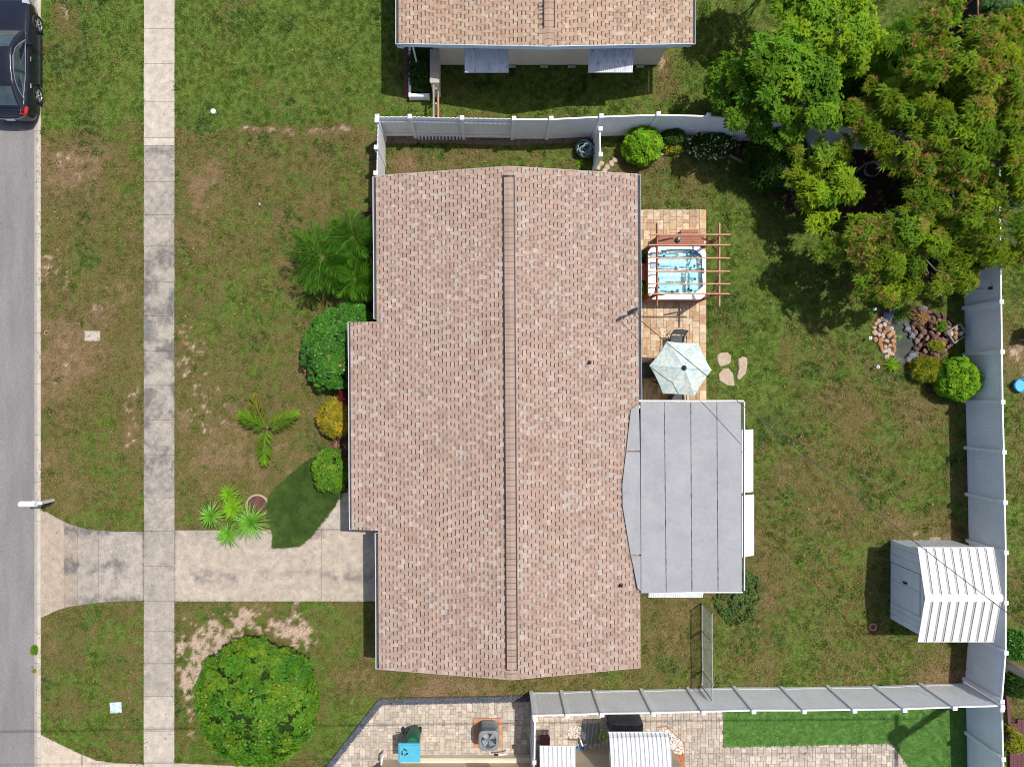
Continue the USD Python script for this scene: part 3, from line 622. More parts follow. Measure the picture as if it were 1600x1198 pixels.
# ------------------------------------------------------------------ shingled roofs
PINK, DEEPP, PALE, TAN = (np.array(c) for c in ((.345, .253, .206), (.32, .228, .183), (.37, .308, .268), (.35, .272, .218)))
BAND = np.array([.125, .066, .05])
def shingle_slope(parent, slope_parent, x_eave, x_ridge, z_eave, z_ridge, spans, seed, cap, e=.138, warm=1.0):
    """Courses of laminated shingles from eave to ridge. spans: (x from, x to, y0, y1) says where the slope exists."""
    r = np.random.default_rng(seed); sg = 1 if x_ridge > x_eave else -1
    k = (z_ridge - z_eave) / (x_ridge - x_eave); nrm = unit((-k, 0, 1)); up = unit((sg, 0, sg * k))
    run = abs(x_ridge - x_eave) * math.hypot(1, k)
    O = np.array([x_eave, 0, z_eave]); rest = mb(); count = 0
    first = -int(max(abs(x_eave - s[0]) for s in spans) * math.hypot(1, k) / e + .5)
    pieces = []
    for c in range(first, int(run / e) + 1):
        s0 = c * e
        xm = x_eave + sg * (s0 + e * .5) / math.hypot(1, k)
        for xa, xb, y0, y1 in spans:
            if not (min(xa, xb) - .01 <= xm <= max(xa, xb) + .01): continue
            y = y0 - r.uniform(0, .2); tab = bool(r.integers(2))
            while y < y1:
                w = r.uniform(.10, .20) if tab else r.uniform(.10, .19)
                a, b = max(y, y0), min(y + w, y1)
                if b - a > .02: pieces.append((s0, a, b, tab))
                y += w; tab = not tab
    pick = set(r.choice(len(pieces), min(cap, len(pieces)), replace=False).tolist())
    for n, (s0, a, b, tab) in enumerate(pieces):
        u = r.uniform()
        col = PINK if u < .5 else DEEPP if u < .68 else PALE if u < .86 else TAN
        col = col * r.uniform(.92, 1.08) * np.array([1.06, 1.03, .93]) if warm < 1 else col * r.uniform(.92, 1.08)
        t = .017 if tab else .010; lift = .004
        s1 = s0 + e + .03
        m = MB()
        q = lambda s, y, h: O + up * s + nrm * h + np.array([0, y, 0])
        g = .003
        V = [q(s0, a + g, 0), q(s0, b - g, 0), q(s0, a + g, t), q(s0, b - g, t), q(s1, a + g, .002), q(s1, b - g, .002)]
        f = [[0, 1, 3, 2], [2, 3, 5, 4]] if sg < 0 else [[1, 0, 2, 3], [3, 2, 4, 5]]
        m.add(V, f, col); m.add([V[0], V[2], V[4]], [[0, 2, 1] if sg > 0 else [0, 1, 2]], col); m.add([V[1], V[3], V[5]], [[0, 1, 2] if sg > 0 else [0, 2, 1]], col)
        if not tab:
            h0 = t * (1 - (e - .038) / (s1 - s0)) + .0025; h1 = t * (1 - (e + .004) / (s1 - s0)) + .0025
            V = [q(s0 + e - .038, a, h0), q(s0 + e - .038, b, h0), q(s0 + e + .004, a, h1), q(s0 + e + .004, b, h1)]
            m.add(V, [[0, 1, 3, 2] if sg < 0 else [1, 0, 2, 3]], BAND * r.uniform(.8, 1.3) * np.array([1, warm, warm]))
        if n in pick: obj('shingle', m, M['shingle'], slope_parent)
        else: rest.add(*m.arr(), tint=m.tints())
    if rest.n: obj('shingle_field', rest, M['shingle'], slope_parent, kind='stuff')

def ridge_line(parent, x, z, y0, y1, v0, v1, warm, seed):
    """Ridge vent from v0 to v1 with overlapping cap shingles from y0 to y1."""
    r = np.random.default_rng(seed); half = .185; k = .2
    vent = mb()
    for s in (-1, 1):
        P = np.array([[(x + s * a, y, z + b) for a, b in ((0, .035), (half + .02, .035 - (half + .02) * k), (half + .025, -.02 - half * k), (half - .05, -.03 - half * k))] for y in (v0, v1)])
        vent.grid(P if s > 0 else P[::-1])
    for y in (v0, v1): vent.box((x, y, z - .01), (half * 2, .02, .07))
    obj('ridge_vent', vent, M['black_metal'], parent)
    y = y0
    while y < y1 - .05:
        b = min(y + .20, y1); on = v0 - .02 < (y + b) / 2 < v1 + .02; lift = .05 if on else .022
        col = PINK * r.uniform(.88, 1.02) * (np.array([1.06, 1.03, .93]) if warm < 1 else 1); hw = half - .028 if on else half - .02
        P = np.array([[(x - hw, yy, z + h - hw * k), (x - hw * .25, yy, z + h - hw * .2 * k), (x, yy, z + h + .004), (x + hw * .25, yy, z + h - hw * .2 * k), (x + hw, yy, z + h - hw * k)] for yy, h in ((y - .012, lift), (b, lift + .018))])
        m = mb(); m.grid(P[:, ::-1] if False else P.transpose(1, 0, 2), tint=col)
        front = P[1]; m.add(np.vstack([front, front - [0, 0, .016]]), [[i, i + 5, i + 6, i + 1] for i in range(4)], BAND * .8)
        m.add([P[1][0] + [.0, -.014, .0015], P[1][0] + [0, 0, .0015], P[1][2] + [0, -.014, .0015], P[1][2] + [0, 0, .0015], P[1][4] + [0, -.014, .0015], P[1][4] + [0, 0, .0015]], [[0, 2, 3, 1], [2, 4, 5, 3]], BAND * 1.2)
        obj('ridge_cap', m, M['shingle'], parent); y += .20

def window(parent, c, w, h, face, n=1):
    """A framed window on a wall; face is the outward direction (unit, axis aligned)."""
    face = np.array(face, float); side = np.cross((0, 0, 1), face); R = np.stack([side, face, (0, 0, 1)], 1); c = np.asarray(c, float)
    f = mb(); t = .06
    for s in (-1, 1):
        f.box(c + side * s * (w / 2 + t / 2 - .01), (t, .08, h + 2 * t), R); f.box(c + np.array([0, 0, s * (h / 2 + t / 2 - .01)]), (w - .02, .078, t), R)
    f.box(c, (w, .05, .04), R)
    o = obj('window', f, M['white'], parent)
    obj('pane', mb().box(c - face * .01, (w, .02, h), R), M['window_glass'], o)

# ------------------------------------------------------------------ the house in the middle
house = thing('house', 'large house in the middle with pinkish brown shingle roof and long ridge vent', 'house', rz=.36)
XW, XR, XE, YN, YS, HE, HR = -3.756, .78, 5.243, 7.36, -9.6, 2.6, 3.5
BX, BY0, BY1 = -4.68, -4.84, 2.355; KW = (HR - HE) / (XR - XW); BZ = HE - KW * (XW - BX)
roof_w = obj('roof', mb().grid(np.array([[(x, y, HE + KW * (x - XW) - dz) for x, dz in ((XW, .012), (XR, .012), (XR, .16), (XW + .02, .16), (XW, .012))] for y in (YN, YS)])), M['roof_deck'], house)
roof_e = obj('roof', mb().grid(np.array([[(x, y, HE + (HR - HE) / (XR - XE) * (x - XE) - dz) for x, dz in ((XR, .012), (XE, .012), (XE - .02, .16), (XR, .16))] for y in (YN, YS)])), M['roof_deck'], house)
obj('roof_extension', mb().grid(np.array([[(x, y, HE + KW * (x - XW) - dz) for x, dz in ((BX, .012), (XW, .012), (XW, .16), (BX + .02, .16), (BX, .012))] for y in (BY1, BY0)])), M['roof_deck'], house)
shingle_slope(house, roof_w, XW, XR, HE, HR, [(XW, XR, YS, YN), (BX, XW, BY0, BY1)], 11, 290)
shingle_slope(house, roof_e, XE, XR, HE, HR, [(XE, XR, YS, YN)], 12, 290)
ridge_line(house, XR, HR, YS, YN + .02, YS + .32, YN - .3, 1.0, 13)
fas = mb()
for y, s in ((YN, 1), (YS, -1)):
    for xa, za, xb, zb in ((XW, HE, XR, HR), (XR, HR, XE, HE)):
        fas.bar((xa, y + s * .012, za - .10), (xb, y + s * .012, zb - .10), .022, .17)
obj('rake_board', fas, M['rake'], house)
def gutter(parent, x, y0, y1, z, s, name='gutter'):
    P = np.array([[(x + s * a, y, z + b) for a, b in ((0, -.09), (.085, -.09), (.105, .0), (.115, .004), (.112, -.1), (0, -.105))] for y in (y0, y1)])
    m = mb(); m.grid(P if s > 0 else P[::-1])
    for y in (y0, y1): m.box((x + s * .055, y, z - .05), (.11, .008, .1))
    o = obj(name, m, M['gutter'], parent)
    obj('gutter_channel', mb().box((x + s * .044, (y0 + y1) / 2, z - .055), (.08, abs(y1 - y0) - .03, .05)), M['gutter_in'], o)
gutter(house, BX - .004, BY0, BY1, BZ - .02, -1)
gutter(house, XE + .004, -.4, YN, HE - .02, 1)
gutter(house, XW - .004, YS, BY0 - .1, HE - .02, -1)
gutter(house, XW - .004, BY1 + .1, YN - .02, HE - .02, -1)
wl = mb()
for a, b in (((-3.3, -9.15), (-3.3, 6.9)), ((4.75, -9.15), (4.75, 6.9))): wl.box(((a[0] + b[0]) / 2, (a[1] + b[1]) / 2, 1.2), (.2, b[1] - a[1], 2.4))
for y in (-9.15, 6.9):
    wl.box((.725, y, 1.2), (7.84, .2, 2.4))
    wl.add([(-3.3, y - .1, 2.4), (4.75, y - .1, 2.4), (.78, y - .1, 3.22), (-3.3, y + .1, 2.4), (4.75, y + .1, 2.4), (.78, y + .1, 3.22)], [[0, 1, 2], [4, 3, 5]])
obj('wall', wl, M['stucco'], house)
fr = mb(); fr.box((-4.2, -1.24, 1.1), (.18, 6.6, 2.2)); fr.box((-3.75, 2.0, 1.1), (.72, .18, 2.2)); fr.box((-3.75, -4.5, 1.1), (.72, .18, 2.2))
obj('front_wall', fr, M['stucco'], house)
sf = mb(); sf.box((-3.53, YS / 2 + YN / 2, 2.47), (.42, YN - YS - .1, .02)); sf.box((5.0, YS / 2 + YN / 2, 2.47), (.44, YN - YS - .1, .02)); sf.box((-4.48, -1.24, 2.24), (.36, 7.1, .02))
obj('soffit', sf, M['white'], house)
window(house, (-3.41, 4.6, 1.4), 1.5, 1.1, (-1, 0, 0)); window(house, (-4.3, .4, 1.35), 1.8, 1.1, (-1, 0, 0)); window(house, (4.86, 4.9, 1.4), 1.4, 1.0, (1, 0, 0)); window(house, (.4, 7.01, 1.4), 1.2, 1.0, (0, 1, 0)); window(house, (.4, -9.26, 1.4), 1.2, 1.0, (0, -1, 0))
fd = obj('front_door', mb().box((-4.3, -2.6, 1.03), (.05, .92, 2.04), ch=.01), M['terracotta'], house); obj('handle', mb().box((-4.34, -2.26, 1.0), (.05, .03, .14), ch=.008), M['chrome'], fd)
gd = mb()
for k in range(4): gd.box((-3.415, -6.95, .28 + .53 * k), (.04, 2.6, .51), ch=.012)
obj('garage_door', gd, M['white'], house)
for qx, qy in ((921.5, 567), (970.5, 919)):
    p = W(qx, qy, 3.05)
    z = HE + (HR - HE) / (XR - XE) * (p[0] - XE)
    m = mb(); m.lathe([(.085, z - .01), (.07, z + .02), (.034, z + .03), (.034, z + .2), (.026, z + .2), (.026, z + .02)], 14, (p[0], p[1], 0))
    obj('vent_pipe', m, M['black_metal'], house)
# service mast with its cables near the east eave
ms = mb(); b0 = W(995, 491, 2.75)
ms.tube([(b0[0] + .05, b0[1], 2.2), (b0[0] - .03, b0[1] + .06, 2.9), (b0[0] - .13, b0[1] + .08, 3.45)], .03, 8)
mast = obj('service_mast', ms, M['galv'], house)
obj('weather_head', mb().tube([(b0[0] - .12, b0[1] + .08, 3.43), (b0[0] - .26, b0[1] + .02, 3.52), (b0[0] - .44, b0[1] - .08, 3.44)], [.045, .06, .05], 10), M['plastic_dark'], mast)
cb = mb()
cb.tube([(b0[0] - .42, b0[1] - .08, 3.42), (b0[0] - .34, b0[1] - .2, 3.3), (b0[0] - .25, b0[1] - .24, 3.36), (b0[0] - .2, b0[1] - .1, 3.44)], .009, 5)
cb.tube([(b0[0] - .12, b0[1] + .02, 3.4), (b0[0] - .02, b0[1] - .2, 3.3), (b0[0] + .06, b0[1] - .16, 3.5), (b0[0] + .1, b0[1] - .05, 3.52)], .009, 5)
obj('cable_loop', cb, M['wire'], mast)

# ------------------------------------------------------------------ screened porch on the east side
porch = thing('screened_porch', 'flat grey panel roofed porch with white awnings on the back of the middle house', 'porch')
PZ0, PZ1, PX0, PX1 = 2.76, 2.46, 5.2, 8.9
def pz(x): return PZ0 + (PZ1 - PZ0) * (x - PX0) / (PX1 - PX0)
YA, YB = -.44, -6.97
tops = [999, 1037, 1079, 1121, 1160.5]; bots = [1000, 1040, 1081, 1123, 1162]
for i in range(4):
    def xx(q): return (q - 760) * (HC - 2.6) / F
    a0, a1, b0_, b1 = xx(tops[i]), xx(tops[i + 1]), xx(bots[i]), xx(bots[i + 1])
    g = .011
    m = mb(); A = [(a0 + g, YA), (a1 - g, YA), (b1 - g, YB), (b0_ + g, YB)]
    V = [(x, y, pz(x)) for x, y in A] + [(x, y, pz(x) - .07) for x, y in A]
    m.add(V, [[3, 2, 1, 0], [0, 1, 5, 4], [1, 2, 6, 5], [2, 3, 7, 6], [3, 0, 4, 7], [4, 5, 6, 7]])
    obj('roof_panel', m, M['porch_roof'], porch)
    if i < 3:
        ys = np.linspace(YA - .02, YB + .02, 60); r_ = np.random.default_rng(i)
        x_ = np.linspace(a1, b1, 60)
        w_ = .008 + .012 * r_.uniform(0, 1, 60) ** 2
        m = mb(); m.grid(np.array([[(x - w, y, pz(x) + .004), (x + w, y, pz(x) + .004)] for x, y, w in zip(x_, ys, w_)])[:, ::-1])
        obj('sealed_seam', m, M['plastic_dark'], porch)
wing = [[(998, 630), (986, 640), (978.5, 704), (1000, 704)], [(1000, 706), (978, 706), (972, 757), (972.5, 790), (985.5, 866), (1001, 866)], [(1001, 868), (986, 868), (990, 885), (996, 918), (1001, 923)]]
for w_ in wing:
    m = mb(); P = np.array([W(x, y, 2.75)[:2] for x, y in w_]); zz = np.array([max(HE + .2017 * (XE - x), 2.6) + .085 for x in P[:, 0]]); zz[P[:, 0] > 5.1] = pz(5.2)
    kk = len(P); V = np.vstack([np.c_[P, zz], np.c_[P, zz - .05]])
    f = [[0, i, i + 1] for i in range(1, kk - 1)] + [[i, kk + i, kk + (i + 1) % kk] for i in range(kk)] + [[i, kk + (i + 1) % kk, (i + 1) % kk] for i in range(kk)]
    m.add(V, f); obj('flashing_panel', m, M['porch_roof'], porch)
m = mb(); m.box(((PX0 + 8.88) / 2 + .02, YA + .035, 2.52), (3.62, .05, .13)); m.box((8.94, (YA + YB) / 2, 2.40), (.035, YA - YB, .12)); m.box(((PX0 + 8.88) / 2, YB - .025, 2.52), (3.6, .035, .12))
obj('roof_trim', m, M['gutter'], porch)
m = mb(); m.box(((PX0 + 8.8) / 2, YA + .068, 2.555), (3.5, .012, .03)); obj('drip_edge', m, M['rust'], porch)
m = mb()
for a, b in (((4.9, -.7), (8.72, -.7)), ((8.72, -.7), (8.72, -6.8)), ((8.72, -6.8), (4.9, -6.8))):
    a, b = np.array(a), np.array(b); c = (a + b) / 2; d = np.abs(b - a); m.box((c[0], c[1], .45), (d[0] + .1, d[1] + .1, .9))
obj('knee_wall', m, M['stucco'], porch)
for (x, y) in ((8.72, -.7), (8.72, -2.7), (8.72, -4.8), (8.72, -6.8), (6.8, -.7), (6.8, -6.8)): obj('post', mb().box((x, y, 1.64), (.09, .09, 1.48), ch=.01), M['white'], porch)
for (c, w_, fc) in (((8.72, -1.7, 1.6), 1.8, (1, 0, 0)), ((8.72, -3.75, 1.6), 1.9, (1, 0, 0)), ((8.72, -5.8, 1.6), 1.8, (1, 0, 0)), ((5.85, -6.8, 1.6), 1.7, (0, -1, 0)), ((7.76, -6.8, 1.6), 1.7, (0, -1, 0)), ((5.85, -.7, 1.6), 1.7, (0, 1, 0)), ((7.76, -.7, 1.6), 1.7, (0, 1, 0))):
    window(porch, c, w_, 1.3, fc)
def awning(parent, p0, p1, out, zi, zo, m, ribs=True, name='awning'):
    """Sloping sheet from the wall line p0-p1 out by the vector out; shallow ribs run down it."""
    p0, p1, out = np.array(p0), np.array(p1), np.array(out); L = np.linalg.norm(p1 - p0); n = int(L / .075); b = mb(); P = []
    for i in range(n * 2 + 1):
        t = i / (n * 2); h = .018 * (i % 2) if ribs else 0
        q = p0 + (p1 - p0) * t
        P.append([(*q, zi + h), (*(q + out), zo + h)])
    P = np.array(P); c = np.cross(P[1, 0] - P[0, 0], P[0, 1] - P[0, 0])
    b.grid(P)
    Q = P - [0, 0, .03]; b.grid(Q[:, ::-1])
    b.grid(np.stack([P[:, 1], Q[:, 1]], 1)); b.grid(np.stack([P[0], Q[0]], 1)); b.grid(np.stack([P[-1], Q[-1]], 1)); 
    return obj(name, b, m, parent)
awning(porch, (8.93, -1.42), (8.93, -3.63), (.52, 0), 2.22, 1.92, M['awning']); awning(porch, (8.94, -3.72), (8.94, -5.88), (.54, 0), 2.22, 1.92, M['awning'])
awning(porch, (5.68, -6.99), (7.6, -6.99), (.04, -.36), 2.25, 2.0, M['awning'])

# ------------------------------------------------------------------ north neighbour's house
nh = thing('house', 'neighbour\'s house at the top edge with tan shingle roof and two grey window awnings', 'house')
NXW, NXR, NXE, NY0, NY1 = -3.02, 2.07, 7.1, 11.9, 14.4
NYR = 11.35
kk_ = (HR - HE) / (NXR - NXW)
rw = obj('roof', mb().grid(np.array([[(NXW, y0, HE - .012), (NXR, y1, HR - .012)] for y0, y1 in ((21, 21), (NY0, NYR))])), M['roof_deck'], nh)
re = obj('roof', mb().grid(np.array([[(NXR, y1, HR - .012), (NXE, y0, HE - .012)] for y0, y1 in ((21, 21), (NY0, NYR))])), M['roof_deck'], nh)
def prow(xa, xb):
    """Spans for a gable end that juts out at the ridge: the slope starts further out as it climbs."""
    out = []; n = 37
    for i in range(n):
        a = xa + (xb - xa) * i / n; b = xa + (xb - xa) * (i + 1) / n; out.append((a, b, NY0 + (NYR - NY0) * (i + .5) / n, NY1))
    return out
shingle_slope(nh, rw, NXW, NXR, HE, HR, prow(NXW, NXR), 21, 200, warm=.9); shingle_slope(nh, re, NXE, NXR, HE, HR, prow(NXE, NXR), 22, 200, warm=.9)
ridge_line(nh, NXR, HR, NYR + .02, NY1, NYR + .62, NY1, .96, 23)
rest = mb()
m = mb(); m.bar((NXW, NY0 - .015, HE - .09), (NXR, NYR - .015, HR - .09), .025, .2); m.bar((NXR, NYR - .015, HR - .09), (NXE, NY0 - .015, HE - .09), .025, .2)
obj('rake_board', m, M['fascia_blue'], nh)
gutter(nh, NXW - .004, NY0, 18, HE - .02, -1); gutter(nh, NXE + .004, NY0, 18, HE - .02, 1)
obj('downspout', mb().tube([(NXW - .06, NY0 + .04, HE - .12), (NXW - .05, NY0 - .03, HE - .16), (NXW + .1, NY0 + .0, HE - .3), (NXW + .4, NY0 + .3, HE - .5), (NXW + .42, NY0 + .3, .1)], .035, 8), M['gutter'], nh)
m = mb(); m.box((2.3, 12.5, 1.25), (8.5, .2, 2.5)); m.box((6.45, 17, 1.25), (.2, 9, 2.5)); m.box((-1.85, 17, 1.25), (.2, 9, 2.5))
m.add([(-1.95, 12.4, 2.5), (6.55, 12.4, 2.5), (2.07, 12.4, 3.3)], [[0, 1, 2]])
obj('wall', m, M['stucco'], nh)
for qx in (735, 800, 850, 893, 1000):
    p = W(qx, 104); obj('footing_block', mb().box((p[0], p[1] - .02, .03), (.28, .09, .1), rotz(rng.uniform(-.1, .1)), ch=.02), M['concrete_lid'], nh)
for a, b in ((726, 795), (920, 990)):
    xa, xb = W(a, 100, 2.0)[0], W(b, 100, 2.0)[0]
    o = awning(nh, (xa, 12.38), (xb, 12.38), (0, -1.12), 2.3, 1.82, M['awning_grey'])
    window(nh, ((xa + xb) / 2, 12.39, 1.5), 1.2, 1.1, (0, -1, 0))
# the low wall, the raised bed and the rails west of it
lw = thing('low_wall', 'low stucco wall with grey coping running from the neighbour\'s house towards the white fence', 'wall')
p0, p1 = W(679.5, 86, 1.25), W(677, 129, 1.25)
obj('stucco', mb().box((p0[0] - .01, (12.4 + p1[1]) / 2, .6), (.28, 12.4 - p1[1], 1.2)), M['stucco'], lw)
for k in range(3):
    yy = np.linspace(12.38, p1[1] - .02, 4); obj('coping_slab', mb().box((p0[0] - .01, (yy[k] + yy[k + 1]) / 2, 1.23), (.34, yy[k] - yy[k + 1] - .008, .07), ch=.01), M['concrete_lid'], lw)
rl = thing('wooden_rail', 'thin weathered wooden rails between the low wall and the white fence', 'railing')
y_a, y_b = p1[1] - .06, 9.76
for k, (dx, hz) in enumerate(((.0, 1.15), (.13, .62))):
    obj('rail', mb().box((p0[0] - .05 + dx, (y_a + y_b) / 2, hz), (.06, y_a - y_b, .045), ch=.006), M['wood_light'] if k else M['pole_wood'], rl)
for y in (y_a - .1, y_b + .7): obj('post', mb().box((p0[0] + .03, y, .56), (.07, .07, 1.12), ch=.006), M['pole_wood'], rl)
bed = thing('raised_bed', 'raised garden bed with white edging beside the low wall, full of dark leaves', 'garden bed')
e0, e1, e2 = W(640.5, 71, .3), W(640.5, 150, .3), W(673, 150, .3)
obj('edging_board', mb().box((e0[0], (e0[1] + e1[1]) / 2 + .2, .16), (.09, e0[1] - e1[1] + .5, .36), ch=.012), M['white'], bed)
obj('edging_board', mb().box(((e1[0] + e2[0]) / 2, e1[1] + .02, .155), (e2[0] - e1[0] - .1, .12, .35), ch=.012), M['white'], bed)
obj('soil', mb().box(((e1[0] + e2[0]) / 2, (e0[1] + e1[1]) / 2 + .3, .1), (e2[0] - e1[0] - .12, e0[1] - e1[1] + .3, .2)), M['mulch'], bed)
obj('brick_border', mb().box((e0[0] - .17, (e0[1] + e1[1]) / 2 + .25, .03), (.2, e0[1] - e1[1] + .4, .08), ch=.02), M['mulch_red'], bed)

# ------------------------------------------------------------------ south neighbour's house
sh = thing('house', 'south neighbour\'s house at the bottom edge, tan stucco wall beside the paver patio', 'house')
wy = W(0, 1185)[1]; wy2 = W(0, 1168)[1]
xa, xb, xc, xd = W(598, 0)[0], W(838, 0)[0], W(842, 0)[0], W(1050, 0)[0]
m = mb(); m.box(((xa + xb) / 2, wy - .1, 1.3), (xb - xa, .2, 2.6)); m.box((xa + .1, wy - 4.2, 1.3), (.2, 8, 2.6)); 
obj('wall', m, M['stucco_tan'], sh)
obj('wall', mb().box(((xc + xd) / 2, wy2 - .1, 1.3), (xd - xc, .2, 2.6)), M['stucco_tan'], sh)
obj('wall_ledge', mb().box(((xa + xb) / 2 + .35, wy + .08, .14), (xb - xa - .75, .2, .28), ch=.02), M['stucco'], sh)
m = mb(); m.prism([(xa - .5, wy - .12), (xd + .4, wy - .12), (xd + .4, wy - 9), (xa - .5, wy - 9)], 2.62, 2.74); obj('roof', m, M['roof_deck'], sh)
xw0, xw1 = W(748, 0, 1.9)[0], W(786, 0, 1.9)[0]
awning(sh, (xw1, wy + .01), (xw0, wy + .01), (0, .35), 2.0, 1.8, M['awning_grey'])
def ribbed_awning(x0, x1, y_out, y_in, curve, label):
    t = thing('patio_awning', label, 'awning'); n = max(3, round((x1 - x0) / .155)); w = (x1 - x0) / n
    for i in range(n):
        xs = x0 + w * i; m = mb(); P = []
        for k in range(9):
            a = k / 8
            y = y_in + (y_out - y_in) * (math.sin(a * math.pi / 2) if curve else a); z = 2.5 - .62 * ((1 - math.cos(a * math.pi / 2)) if curve else a * .55)
            P.append([(xs + .006, y, z - .012), (xs + .02, y, z + .012), (xs + w - .05, y, z + .012), (xs + w - .035, y, z - .012), (xs + w - .004, y, z - .018)])
        P = np.array(P); m.grid(P[:, ::-1]); m.grid(P - [0, 0, .012]); m.box((xs + w / 2, y_out, P[-1, 1, 2] - .018), (w - .01, .02, .05))
        obj('panel', m, M['awning'], t)
        m = mb(); Q = P[:, [4, 4]] + [[[-.016, 0, .028], [.012, 0, .028]]]; m.grid(Q[:, ::-1]); obj('rib_groove', m, M['awning_rib'], t)
    m = mb()
    for x in (x0 + .05, x1 - .05): m.bar((x, y_out + .1 if y_out < y_in else y_out - .1, 1.9 if curve else 2.1), (x, y_in + .02, 2.05), .03, .03)
    obj('bracket', m, M['white'], t); return t
yo = W(0, 1165, 2.15)[1]; ribbed_awning(W(843, 0, 2.2)[0], W(899, 0, 2.2)[0], yo, wy2 - .4, False, 'flat white ribbed awning beside the white fence end')
yo = W(0, 1145, 1.95)[1]; ca = ribbed_awning(W(953, 0, 2.2)[0], W(1048, 0, 2.2)[0], yo, wy2 - 1.2, True, 'curved white ribbed awning right of the black covered grill')
pip = thing('drain_pipe', 'small white pipe elbow on the wall ledge right of the air conditioner', 'pipe')
q0 = W(790, 1172); obj('pipe', mb().tube([(q0[0] - .3, q0[1] + .02, .34), (q0[0] - .05, q0[1] + .05, .36), (q0[0], q0[1] + .05, .3), (q0[0] + .02, q0[1] + .05, .03)], .028, 8), M['white'], pip)
obj('sleeve', mb().tube([(q0[0] - .45, q0[1] + .02, .335), (q0[0] - .28, q0[1] + .02, .34)], .04, 8), M['plastic_dark'], pip)
pp = thing('drain_pipe', 'white pipe standing at the left corner of the tan wall beside the blue lidded bin', 'pipe')
q0 = W(601, 1172); obj('pipe', mb().tube([(q0[0] - .05, q0[1] - .25, .5), (q0[0] - .02, q0[1] - .02, .55), (q0[0], q0[1] + .02, .4), (q0[0], q0[1] + .03, .03)], .04, 8), M['white'], pp)

# ------------------------------------------------------------------ fences
FH = 1.83
def fence_run(name, label, tops, style='privacy', group=None, h=FH, post_side=None, boards=True, last=True):
    t = thing(name, label, 'fence', group=group); P = [W(x, y, h)[:2] for x, y in tops]
    for i, p in enumerate(P):
        if i == len(P) - 1 and not last: break
        d = unit(np.append((P[min(i + 1, len(P) - 1)] - P[max(i - 1, 0)]), 0)); R = np.stack([d, (-d[1], d[0], 0), (0, 0, 1)], 1)
        off = np.array([-d[1], d[0]]) * (post_side or 0)
        po = obj('post', mb().box((*(p + off), (h + .04) / 2 - .05), (.127, .127, h + .14), R, ch=.008), M['vinyl'], t)
        c = mb(); c.box((*(p + off), h + .1), (.15, .15, .05), R, ch=.008); c.add(np.array([(-.07, -.07, 0), (.07, -.07, 0), (.07, .07, 0), (-.07, .07, 0), (0, 0, .05)]) @ R.T + [*(p + off), h + .125], [[0, 1, 4], [1, 2, 4], [2, 3, 4], [3, 0, 4]])
        obj('post_cap', c, M['white'], po)
    for a, b in zip(P[:-1], P[1:]):
        d = unit(np.append(b - a, 0)); nrm = np.array([-d[1], d[0], 0]); R = np.stack([d, nrm, (0, 0, 1)], 1); L = np.linalg.norm(b - a) - .12; c = (a + b) / 2
        if style == 'privacy':
            n = max(1, round(L / .155)); w = L / n; m = mb()
            for k in range(n):
                q = a + d[:2] * (.06 + w * (k + .5)); m.box((*q, h / 2), (w - .0018, .035, h - .2), R, ch=.004)
            obj('panel', m, M['vinyl'], t)
            obj('top_rail', mb().box((*c, h - .03), (L, .05, .1), R, ch=.006), M['white'], t)
            obj('bottom_rail', mb().box((*c, .11), (L, .05, .14), R, ch=.006), M['vinyl'], t)
        else:
            n = max(1, round(L / .165)); w = L / n
            for k in range(n):
                q = a + d[:2] * (.06 + w * (k + .5)); m = mb(); m.box((*(q + nrm[:2] * .03), h / 2 + .01), (w - .005, .022, h - .12), R)
                m.prism(Polygon([(-(w - .014) / 2, 0), ((w - .014) / 2, 0), (.03, .06), (-.03, .06)]), -.011, .011) if False else None
                m.box((*(q + nrm[:2] * .03), h - .03), (w - .05, .02, .06), R)
                obj('picket', m, M['vinyl'], t)
            for z in (h - .32, .3): obj('rail', mb().box((*(c - nrm[:2] * .02), z), (L, .05, .1), R, ch=.006), M['vinyl'], t)
    return t
fence_run('picket_fence', 'white vinyl gate fence of separate pickets at the left end of the north fence', [(590, 184), (641, 184), (722, 186), (803, 187)], 'picket', last=False)
fence_run('picket_fence', 'short white picket fence joining the house roof corner to the north fence', [(589.5, 190), (588.5, 232), (587.5, 272), (587.5, 330)], 'picket')
fence_run('privacy_fence', 'white vinyl privacy fence between the middle yard and the north neighbour', [(803, 187), (861, 187), (939, 183), (1028, 180), (1106, 182), (1184, 189), (1262, 196), (1340, 203), (1420, 206), (1500, 206), (1562, 204)])
fence_run('privacy_fence', 'tall grey white vinyl fence along the right side behind the shed and pond', [(1561, 214), (1562, 316), (1563, 394), (1564, 472), (1565, 550), (1566, 628), (1568, 706), (1569.5, 784), (1571, 862), (1571, 940), (1571, 1018), (1565, 1094)], post_side=-.06)
fence_run('privacy_fence', 'white vinyl fence below the house between the lawn and the paver patio', [(835, 1117), (886, 1116), (940, 1114), (1020, 1113), (1098, 1111), (1176, 1109), (1255, 1109), (1333, 1108), (1411, 1107), (1489, 1104), (1563, 1102)])
fence_run('privacy_fence', 'white fence right of the artificial turf in the bottom right corner', [(1565, 1106), (1567, 1183), (1569, 1260), (1570, 1340)], post_side=-.06)
fence_run('privacy_fence', 'short white fence return beside the flat white awning and tan wall', [(836, 1121), (835, 1188), (834.5, 1250)])
fence_run('privacy_fence', 'short white fence stub beside the dark hose pot behind the house', [(937.5, 203), (938, 243)], h=1.5)
